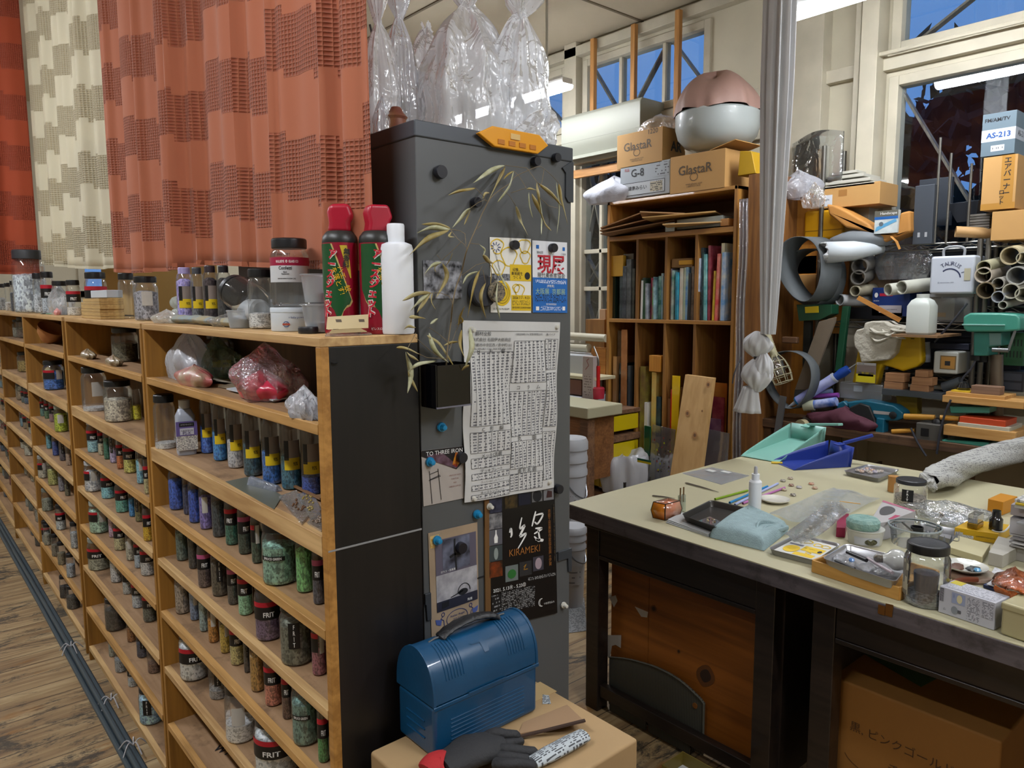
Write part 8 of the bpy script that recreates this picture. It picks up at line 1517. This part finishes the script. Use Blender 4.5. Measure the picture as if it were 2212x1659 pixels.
for k,(xa,ya,xb,yb,m)in enumerate(((1302,498,1390,465,'#8a6440'),(1306,503,1420,476,'#9a7450'),(1312,509,1470,480,'#7d5a3a'),(1385,464,1480,468,'#a8845c'),(1400,475,1555,462,'#b8935c'),(1440,490,1575,484,'#c09c68'))):
 p=ax(xa,ya,XQ-.03);q=ax(xb,yb,XQ+.12);T(MB().beam(p,q,.22,.007,(0,.1,1)).build('thin_board',mat(m,.7)),'thin board in the top compartment of the cubby cabinet, %s of the pile'%ordinal(k),'board','thin boards in the top compartment')
slab('frame_stack','grey edged stack of frames in the top compartment','frame',XQ+.02,1462,1560,470,492,.2,mat('#8d9490',.6));slab('pale_block','pale wooden block at the right of the top compartment','block',XQ+.01,1556,1573,472,488,.1,mat('#a8743c',.6))
slab('white_card','small white card hanging from the thin boards','card',XQ-.01,1437,1457,481,500,.004,mat('#a9b4b4',.5))
o,f=slab('logo_carton','brown carton with a curly printed logo, upper left on the cabinet','box',XQ+.02,1333,1431,283,358,.22,carton,yref=320)
def logo(f):f.txt('GlastaR',.47,.60,mat('#4a3a24',.6),w=.62,bold=.01);f.line([(.45+.07*math.cos(a),.40+.10*math.sin(a))for a in[1.9+i*.45 for i in range(13)]],.004,mat('#4a3a24',.6));f.txt('www.glastar.com',.45,.22,mat('#4a3a24',.6),w=.3);f.txt('1-800-423-5635',.45,.165,mat('#4a3a24',.6),w=.25)
logo(f);f.txt('1220',.80,.92,INK,w=.2);f.side.txt('AR',.6,.5,INK,w=.5,bold=.04)
zbx=ax(1392,424,XQ).z;o,f=slab('white_carton','white carton marked G-8 under the logo carton','box',XQ+.02,1340,1447,353,424,.22,mat('#9fa6ac',.5),yref=390);f.rect(.05,.08,.90,.46,mat('#b3b8bc',.5));f.line([(.05,.08),(.90,.08),(.90,.46),(.05,.46)],.003,INK,closed=True);f.txt('G-8',.36,.76,INK,w=.26,bold=.01);f.txt('JA津南みらい',.32,.28,INK,w=.46,bold=.01);f.txt('秀品',.14,.88,mat('#a83a3a',.5),w=.1);f.rect(.62,.12,.86,.42,printed('#a8a08c','#4a4a44',90,140,1,2,.5,.5),.001);f.rect(.70,.55,.98,.95,printed('#9fa6ac','#4a4a4c',60,110,1,2,.4,.4),.001)
o,f=slab('logo_carton','open brown carton with a curly printed logo under the white bowl','box',XQ+.0,1448,1566,330,414,.26,carton,yref=370);logo(f);f.side.txt('AR',.7,.5,INK,w=.4,bold=.04)
MB().hexa([(0,0,f.h),(.0,.24,f.h+.002),(-.0,.24,f.h+.006),(0,0,f.h+.004)],[(-.03,0,f.h+.05),(-.03,.2,f.h+.03),(-.028,.2,f.h+.034),(-.028,0,f.h+.054)]).build('flap',carton,o)if False else MB().beam((.13,-.06,f.h+.035),(.13,.10,f.h+.002),.26,.004,(0,.3,1)).build('flap',carton,o)
crumple('crumpled_clear_bag','crumpled clear bag on the upper logo carton','bag',(XQ+.12,ax(1400,280,XQ).y,ax(1390,281,XQ).z),.09,.16,.10,clear((.95,.95,.95),.5,.35,(.65,.62,.6),.8,30,.08),141,.25,3)
p=ax(1295,442,XQ-.05);crumple('white_pouch','white crumpled pouch hanging off the left end of the cabinet top','pouch',(XQ+.05,ax(1315,430,XQ).y,zT+.001),.08,.20,.16,mat('#b3b6c0',.5,bump=.5,bs=14,bd=.02),142,.15,2,rz=.2)
c=ax(1548,322,XQ+.17);k=mpp(c);t=thing('white_bowl','large white rounded bowl lamp lying on the open carton','bowl',(c.x,c.y,ax(1548,327,XQ+.17).z));r=89*k;hb=78*k
lath(t,'bowl',[(0,0),(r*.45,.0),(r*.75,hb*.12),(r*.93,hb*.35),(r*.99,hb*.6),(r,hb*.95),(r*.96,hb)],mat('#a9b0ae',.35,coat=.3),48)
def fn(u,v):
 a=2*math.pi*u;s=math.cos(v*math.pi/2)**.45;q=1+.035*math.sin(9*a)*(1-v)+.02*math.sin(17*a+3)*(1-v);return(r*1.0*s*q*math.cos(a),r*1.0*s*q*math.sin(a)+.05*v*r-.15*r*v*0,hb+80*k*v*(1+.12*math.sin(3*a+.5))+.01*math.sin(5*a)*(1-v))
MB().grid(fn,96,20,True).build('pink_cover',mat('#a07f74',.6,bump=.5,bs=6,bd=.03,name='pink_cloth'),t,ang=60)
o=MB().prism([(0,0),(.11,0),(.10,.13),(.03,.12)],0,.10,'yz').build('yellow_tool',mat('#b08a0a',.5),bevel=.004);q=ax(1632,392,XQ+.02);o.location=(q.x,q.y,zT+.052);T(o,'yellow plastic tool behind the tied curtain beside the open carton','tool')
# glass sheets in the cubbies
rg=random.Random(21);zz3=z3+.0015
def sheets(lst,zbase,group,where):
 for k,(x,yt,w,col,c2,thk)in enumerate(lst):
  a=ax(x-w/2,600,XQ+.02);c=ax(x+w/2,600,XQ+.02);y0_=min(a.y,c.y);th=max(.004,abs(a.y-c.y));z1_=ax(x,yt,XQ+.02).z;d=rg.uniform(.26,.36);X_=XQ+.015+rg.uniform(0,.03);h_=max(.05,z1_-zbase);ln=rg.uniform(-.010,.008)*(1 if th<.02 else .3)
  if th>.045:d=.008;X_=XQ+.10-.03*k
  b=MB();b.hexa([(0,0,0),(d,0,0),(d,th,0),(0,th,0)],[(0,ln,h_),(d,ln,h_),(d,th+ln,h_),(0,th+ln,h_)])
  br_=lambda h_:h_ and '#'+''.join('%02x'%min(235,int(int(h_[i:i+2],16)*1.3+14))for i in(1,3,5))
  o=b.build('glass_sheet',mat(br_(col),.25,c2=br_(c2),vs=14,coat=.4),bevel=.0008);o.location=(X_,y0_,zbase);T(o,'%s, %s from the left %s'%(thk,ordinal(k)if k<16 else 'last',where),'glass sheet',group)
G1='glass sheets in the upper cubbies'
sheets([(1322,575,8,'#0c1c14',None,'dark green glass sheet'),(1330,552,12,'#121a18','#2c3a34','near black glass sheet'),(1341,575,9,'#1c2428','#39464c','slate glass sheet'),(1350,575,8,'#15181c','#3c4248','black glass sheet'),(1359,560,10,'#2a2e30','#4a4e50','smoky glass sheet'),(1367,580,6,'#1c201e','#383e3a','charcoal glass sheet')],zz3,G1,'in the first upper cubby')
slab('yellow_pad','yellow wrapped packet on the dark glass sheets','packet',XQ+.02,1320,1346,552,597,.03,mat('#c9992c',.5),bevel=.004);slab('grey_sheet','grey cloudy glass sheet standing high in the first cubby','glass sheet',XQ+.06,1346,1368,548,600,.008,clear((.6,.6,.58),.3,.5,(.35,.34,.32)))
sheets([(1382,604,7,'#0f2a34','#3a7a80','teal glass sheet'),(1387,606,4,'#a9b8b4',None,'white green glass sheet'),(1392,600,6,'#24402c','#14241c','dark green glass sheet'),(1398,612,5,'#8c96a0','#3c4450','grey glass sheet'),(1404,600,6,'#5a0c28','#8a1c3c','dark red glass sheet'),(1410,605,5,'#4a7a44','#8a3c6c','mottled green glass sheet'),(1416,598,5,'#7fa0b0','#24404c','pale blue glass sheet'),(1421,596,6,'#14504c','#7fb8a8','sea green glass sheet'),(1427,590,5,'#4f86b8','#9ac0d0','blue glass sheet'),(1432,596,4,'#6a5a24','#2c4c5c','amber streaked glass sheet')],zz3,G1,'in the second upper cubby')
sheets([(1440,590,5,'#8d7480','#c0a0a0','pinkish glass sheet'),(1446,580,5,'#a8a8b8','#5a6ab0','lilac glass sheet'),(1452,584,5,'#9ab8b0','#3c7a70','pale green glass sheet'),(1457,592,5,'#b0702c','#1c4c5c','orange glass sheet'),(1463,588,5,'#12506c','#2a7a8a','deep teal glass sheet'),(1469,579,6,'#a89888','#c8b8a0','sand glass sheet'),(1475,577,6,'#86a08c','#a8b8a0','grey green glass sheet'),(1482,575,6,'#3c70c0','#8aa8d0','bright blue glass sheet'),(1489,590,6,'#181c20',None,'black glass sheet'),(1495,575,6,'#3a3430','#6a6058','brown grey glass sheet')],zz3,G1,'in the third upper cubby')
slab('folded_packet','brown paper packet laid across the third cubby','packet',XQ+.03,1450,1495,558,578,.1,mat('#96744a',.7),bevel=.006);slab('yellow_strip','yellow strip on the brown paper packet','strip',XQ+.02,1466,1495,562,572,.02,mat('#c9941c',.5),bevel=.003)
sheets([(1505,558,6,'#4a4a5c','#9aa0b4','violet grey glass sheet'),(1511,535,6,'#141a22','#3c5a6c','black blue glass sheet'),(1517,545,6,'#24505c','#0f2c34','dark teal glass sheet'),(1523,549,6,'#3a7a80','#7ab0b0','turquoise glass sheet'),(1530,530,5,'#541c28','#8c3c4c','wine glass sheet'),(1541,585,5,'#c09a2c','#8a6a1c','yellow glass sheet'),(1548,548,5,'#a02c34','#c87060','red glass sheet'),(1556,525,7,'#a8a880','#c9c9a8','cream glass sheet'),(1563,545,8,'#4a7ab0','#a8c0d8','blue white glass sheet')],zz3,G1,'in the fourth upper cubby')
G2='glass sheets in the lower cubbies';zl3=.1015
sheets([(1328,770,8,'#8a6a44',None,'brown card sheet'),(1332,715,14,'#4a4034','#5c544a','cloudy brown glass sheet'),(1341,785,10,'#0e1414','#1c2628','black glass sheet'),(1352,712,12,'#6b4424','#7d5230','tall red brown board'),(1362,790,6,'#2c343a',None,'slate glass sheet')],zl3,G2,'in the first lower cubby')
sheets([(1384,855,6,'#2c3c44','#4a5c64','blue grey glass sheet'),(1390,792,12,'#5a4a2c','#6f6a2c','tall olive glass sheet'),(1399,870,7,'#a8a8a4',None,'white ragged sheet'),(1412,805,10,'#b08a44','#c4a05c','pale wooden strip'),(1421,858,12,'#10242e','#1c3c4a','dark blue glass sheet')],zl3,G2,'in the second lower cubby')
slab('wooden_block','orange wooden block standing on the strip in the second cubby','block',XQ+.0,1402,1426,768,803,.09,wood('#b0701c','#c98a30','z'));slab('green_glass','bright green glass sheet leaning by the trash bin','glass sheet',XQ-.03,1391,1404,920,985,.012,mat('#0c4a30',.2,coat=.5))
sheets([(1448,862,6,'#7d5c3c',None,'brown ragged board'),(1456,842,6,'#a81c1c',None,'red edged sheet'),(1463,840,12,'#8a6a4a',None,'brown board'),(1466,812,16,'#a88a0c',None,'olive yellow sheet')],zl3,G2,'in the third lower cubby')
sheets([(1545,830,30,'#a06028','#b07030','orange brown board'),(1548,860,26,'#6a1c30','#8c4044','maroon streaked glass sheet'),(1540,905,40,'#54304a','#6c4a5c','plum glass sheet')],zl3,G2,'in the fourth lower cubby')
def lean(name,label,cat,q,th,m,X1=XQ-.05,X2=XQ-.012):
 pts=[ax(*q[0],X1),ax(*q[1],X1),ax(*q[2],X2),ax(*q[3],X2)];o_=pts[0];n_=Vector((-th,0,0));t=thing(name,label,cat,o_);MB().hexa([p-o_ for p in pts],[p-o_+n_ for p in pts]).build('panel',m,t,bevel=.001);return t,o_
acr=clear((.82,.84,.86),.4,.35,(.35,.36,.38),.1,12,.08)
t,o_=lean('acrylic_sheet','paint spattered clear acrylic sheet left of the plank','sheet',[(1400,1040),(1452,1040),(1460,928),(1411,917)],.004,acr)
rs=random.Random(5)
for i in range(34):
 x,y=rs.uniform(1412,1450),rs.uniform(935,1020);r=rs.uniform(.6,2.4);p=ax(x,y,XQ-.06)-o_;k=mpp(p+o_)*r;
 MB().add([p+Vector((0,k*math.cos(a),k*math.sin(a)*rs.uniform(.7,1.5)))for a in[j*1.05 for j in range(6)]],[tuple(range(6))]).build('paint_spot',mat(rs.choice(['#2c3034','#6f7478','#2c3034','#a8b018','#8c3a30','#a9a9a9']),.5),t)
lean('acrylic_sheet','clear acrylic sheet right of the plank','sheet',[(1512,1010),(1572,1000),(1576,936),(1528,926)],.004,acr)
pts=[ax(1446,1035,XQ-.16),ax(1512,1035,XQ-.16),ax(1541,817,XQ-.03),ax(1480,809,XQ-.03)];d1=(pts[0]-pts[3]);kx=(pts[0].z-.005)/(pts[3].z-pts[0].z);pts[0]=pts[0]+d1*kx;d2=pts[1]-pts[2];pts[1]=pts[1]+d2*kx
o_=pts[0];t=thing('pine_plank','pale knotty pine plank leaning against the cubby cabinet','plank',o_);MB().hexa([p-o_ for p in pts],[p-o_+Vector((.028,0,0))for p in pts]).build('plank',wood('#b08a54','#c29c66','z',5,.6),t,bevel=.002)
nrm_=(pts[1]-pts[0]).cross(pts[3]-pts[0]).normalized();nrm_=nrm_ if nrm_.x<0 else-nrm_
for x,y,r in((1485,893,3.2),(1501,940,3.4),(1530,831,3.2),(1517,888,1.4)):
 u=ray(x,y);tt_=(pts[0]-O).dot(nrm_)/u.dot(nrm_);p=O+u*tt_-o_+nrm_*.001;k=mpp(p+o_)*r;e1=(pts[1]-pts[0]).normalized();e2=nrm_.cross(e1)
 for f_,m in((1.9,mat('#a87a48',.6)),(1,mat('#6b4a2c',.6))):MB().add([p+nrm_*(.0004 if f_==1 else 0)+e1*k*f_*math.cos(a)+e2*k*f_*1.2*math.sin(a)for a in[j*math.pi/6 for j in range(12)]],[tuple(range(12))]).build('wood_knot',m,t)
F0=lambda x,y:(1180+x/3.53,650+y/3.53)
c=ax(1345,1040,3.43);k=mpp(c);t=thing('trash_bin','dark waste bin lined with a white plastic bag behind the work table','bin',(3.43,c.y,0));zr_=ax(1345,1030,3.43).z;ztop=ax(1345,980,3.43).z;rw=50*k
MB().lathe([(0,0),(rw*.8,0),(rw,zr_-.01),(rw*1.03,zr_),(rw*.98,zr_)],4,close=False).build('bin_body',mat('#2a2422',.5),t,bevel=.01).rotation_euler=(0,0,math.pi/4)
rr_=random.Random(3)
def fb_(u,v):
 a=2*math.pi*u;q=1+.06*math.sin(4*a+1+3*v)+.05*math.sin(9*a+4*v)+.02*math.sin(17*a);zz=zr_-.07+(ztop-zr_+.07)*math.sin(min(1,v*1.5)*math.pi/2)
 r_=rw*.98*q*(1.02+.10*math.sin(min(1,v*1.6)*math.pi))if v<.62 else rw*.98*q*1.0*max(.02,1-(v-.62)/.38)
 return(r_*math.cos(a),r_*math.sin(a),zz+.018*math.sin(3*a+2)*min(1,v*2)-(.05*math.sin((v-.62)/.38*math.pi*.8)+.015*math.sin(7*a+9*v)if v>.62 else 0))
MB().grid(fb_,90,26,True).build('bag_liner',clear((.97,.98,1),.15,.88,(.80,.82,.87),.4,20,.3),t,ang=60)
q=ax(1384,998,3.43-rw*1.0);MB().box(-.002,0,-.05,.05,0,.012).build('green_print',mat('#0c5a48',.5),t).location=(-rw*.78,q.y-c.y,q.z);MB().box(-.002,0,-.05,.05,-.012,0).build('yellow_print',mat('#c9b81c',.5),t).location=(-rw*.78,q.y-c.y,q.z)
pw_=wood('#5a3e2a','#7d5a3e','y',9,.7);XP=3.30
zz_=[ax(1290,y,XP).z for y in(1062,1000,940)]
for k,(yt,yb)in enumerate(((898,940),(957,1012),(1022,1058))):
 p0_=ax(1268,yt,XP);
 a=ax(1274,yt,XP);b_=ax(1306,yt,XP);z1_=a.z;z0_=ax(1290,yb,XP).z;t=thing('yellow_crate','yellow plastic crate in the pallet stack, %s'%('top one','middle one','bottom one')[k],'crate',(XP+.02,b_.y,z0_),group='yellow crates');Ly=a.y-b_.y
 MB().prism([(0,.015),(Ly,.015),(Ly,z1_-z0_),(0,z1_-z0_)],0,.3,'yz').build('crate_body',mat('#c4ac08',.4,name='yellow_crate'),t,bevel=.006);MB().box(-.004,.0,Ly*.45,Ly*.5,.02,z1_-z0_).build('rib',mat('#a89206',.4),t)
for k,(yt,yb)in enumerate(((938,956),(1000,1022),(1052,1070),(884,897))):
 a=ax(1256,yt,XP-.01);b_=ax(1306,yt,XP-.01);z1_=a.z;z0_=ax(1280,yb,XP-.01).z;T(MB().box(XP-.01,XP+.33,b_.y,a.y,z0_,z1_).build('pallet_board',pw_,bevel=.003),'worn wooden pallet board between the yellow crates, %s from the top'%('second','third','lowest','first')[k],'board','pallet boards')
a=ax(1258,950,XP);T(MB().box(XP-.005,XP+.08,a.y-.07,a.y,0,ax(1265,896,XP).z).build('pallet_post',pw_,bevel=.003),'upright wooden post at the left of the yellow crates','post')
zc1=ax(1270,862,3.35).z;a=ax(1180,850,3.35);b_=ax(1306,850,3.35)
t=thing('side_counter','white topped counter left of the cubby cabinet','counter',(3.35,b_.y,0));b_.y=max(b_.y,yL+.006);t.location.y=b_.y;MB().box(0,XW-3.35-.003,0,a.y-b_.y+1.0,zc1-.05,zc1).build('counter_top',mat('#a9abb0',.5),t,bevel=.003);MB().box(.06,.8,.0,a.y-b_.y+1.0,zc1-.14,zc1-.05).build('apron',pw_,t)
MB().box(.06,.12,a.y-b_.y+.8,a.y-b_.y+.86,0,zc1-.14).build('leg',pw_,t)
zf=ax(1230,876,3.02).z;a=ax(1180,880,3.02);b_=ax(1270,880,3.02);t=thing('cream_table','cream topped low table behind the grey cabinet','table',(3.02,b_.y,0));MB().box(0,.30,0,a.y-b_.y+.6,zf-.065,zf).build('table_top',mat('#a8a488',.5),t,bevel=.008);MB().box(.05,.28,.05,a.y-b_.y+.5,.4,zf-.065).build('side_board',wood('#6b4424','#8a5c34','y'),t)
for q in(.03,a.y-b_.y+.5):MB().box(.03,.09,q,q+.06,0,zf-.065).build('leg',pw_,t)
o,f=slab('info_card','white printed card standing on the side counter','card',3.38,1258,1281,770,865,.05,mat('#a99c98',.5));f.rect(.15,.1,.85,.6,printed('#a99c98','#6a5a58',60,120,1,2,.3,.6));f.line([(.3,.7),(.6,.8),(.4,.9),(.6,.95)],.006,mat('#8c5a54',.5))
q=ax(1292,850,3.42);t=thing('soldering_stand','red round pot with an upright red handle on the side counter','tool',(3.42,q.y,zc1));k=mpp(q);lath(t,'pot',[(0,0),(13*k,0),(14*k,22*k),(11*k,25*k),(0,25*k)],mat('#a8283c',.4),26);lath(t,'handle',[(0,25*k),(4*k,25*k),(4*k,70*k),(0,71*k)],mat('#c01418',.35),16);MB().tube(smooth_pts([(0,0,70*k),(0,.0,85*k),(0,.03,105*k),(0,.04,112*k)],4),1.6*k,8).build('wire',mat('#8a8a86',.3,.7),t)
o,f=slab('white_tub','white plastic tub behind the printed card','tub',3.5,1190,1258,765,850,.2,mat('#a9acae',.4),bevel=.008);slab('brown_case','brown case in front of the white tub','case',3.40,1190,1256,818,850,.1,mat('#6b4434',.6))
slab('cream_cover','cream cover lying on the brown case','lid',3.39,1190,1284,811,818,.2,mat('#b8b090',.5),bevel=.003)
for k,(x1_,y1_,x2_,y2_,r)in enumerate(((1170,722,1310,731,8),(1170,745,1272,752,9))):a=ax(x1_,y1_,3.6);b_=ax(x2_,y2_,3.6);T(MB().tube([a,b_],r*mpp(a),14).build('cream_light_tube',mat('#b3ae98',.4)),['long cream fluorescent tube housing lying above the counter','shorter cream housing below the long one'][k],'fitting','cream housings above the counter');
b_=ax(1306,690,3.7);a=ax(1288,690,3.7);T(MB().box(3.7,4.0,b_.y,a.y+.1,zc1,ax(1297,690,3.7).z).build('small_cupboard',wqd,bevel=.003),'small wooden cupboard beside the cubby cabinet','cupboard');slab('pale_box','small pale box on the small wooden cupboard','box',3.71,1295,1308,668,691,.1,mat('#b08c68',.6))
slab('orange_case','orange wooden case behind the soldering stand','case',3.60,1277,1308,752,812,.06,wood('#a06420','#b87a30','y'))
for k,(xc,yb,yt,w,lab)in enumerate(((1232,1080,945,62,'white lidded bucket stack visible above the table corner'),(1236,1305,1135,50,'white bucket on the floor between cabinet and table leg'))):
 if k==0:c=ax(xc,1010,2.75);c.z=0;z1_=ax(xc,yt,2.75).z
 else:c=az(xc,yb,0);z1_=ay(xc,yt,c.y).z
 kk=mpp(Vector((c.x,c.y,z1_/2)));r=w/2*kk*1.15;t=thing('white_bucket',lab,'bucket',(c.x,c.y,0),group='white buckets');wb=mat('#a8aaae',.4,name='bucket_plastic')
 lath(t,'bucket',[(0,0),(r*.82,0),(r*.97,z1_*.72),(r*1.04,z1_*.73),(r*1.04,z1_*.76),(r*.98,z1_*.78),(r*.98,z1_*.82),(r*1.05,z1_*.83),(r*1.05,z1_*.86),(r,z1_*.88),(r,z1_*.92)],wb,36);lath(t,'lid',[(r*1.07,z1_*.92),(r*1.07,z1_*.97),(r*.95,z1_),(0,z1_*.985)],wb,36)
 MB().grid(lambda u,v:(r*.94*math.sin(u-1.1),-r*.94*math.cos(u-1.1),z1_*(.3+.35*v)),10,3).build('label',printed('#a8aaae','#6f7276',40,90,0,2,.3,.4),t)
 MB().tube(smooth_pts([(-r,0,z1_*.78),(-r*.6,-r*.9,z1_*.62),(r*.3,-r*1.08,z1_*.58),(r,-.0,z1_*.78)],5),.004,6).build('wire_handle',mat('#7d8084',.3,.7),t)
Sheet('floor_newspaper','sheet of newspaper lying on the floor between the cabinet and the table','newspaper',az(1222,1368,.002),az(1268,1362,.002),az(1262,1290,.002),az(1222,1300,.002),printed('#8f9294','#54565a',90,160,0,1,.5,.5))
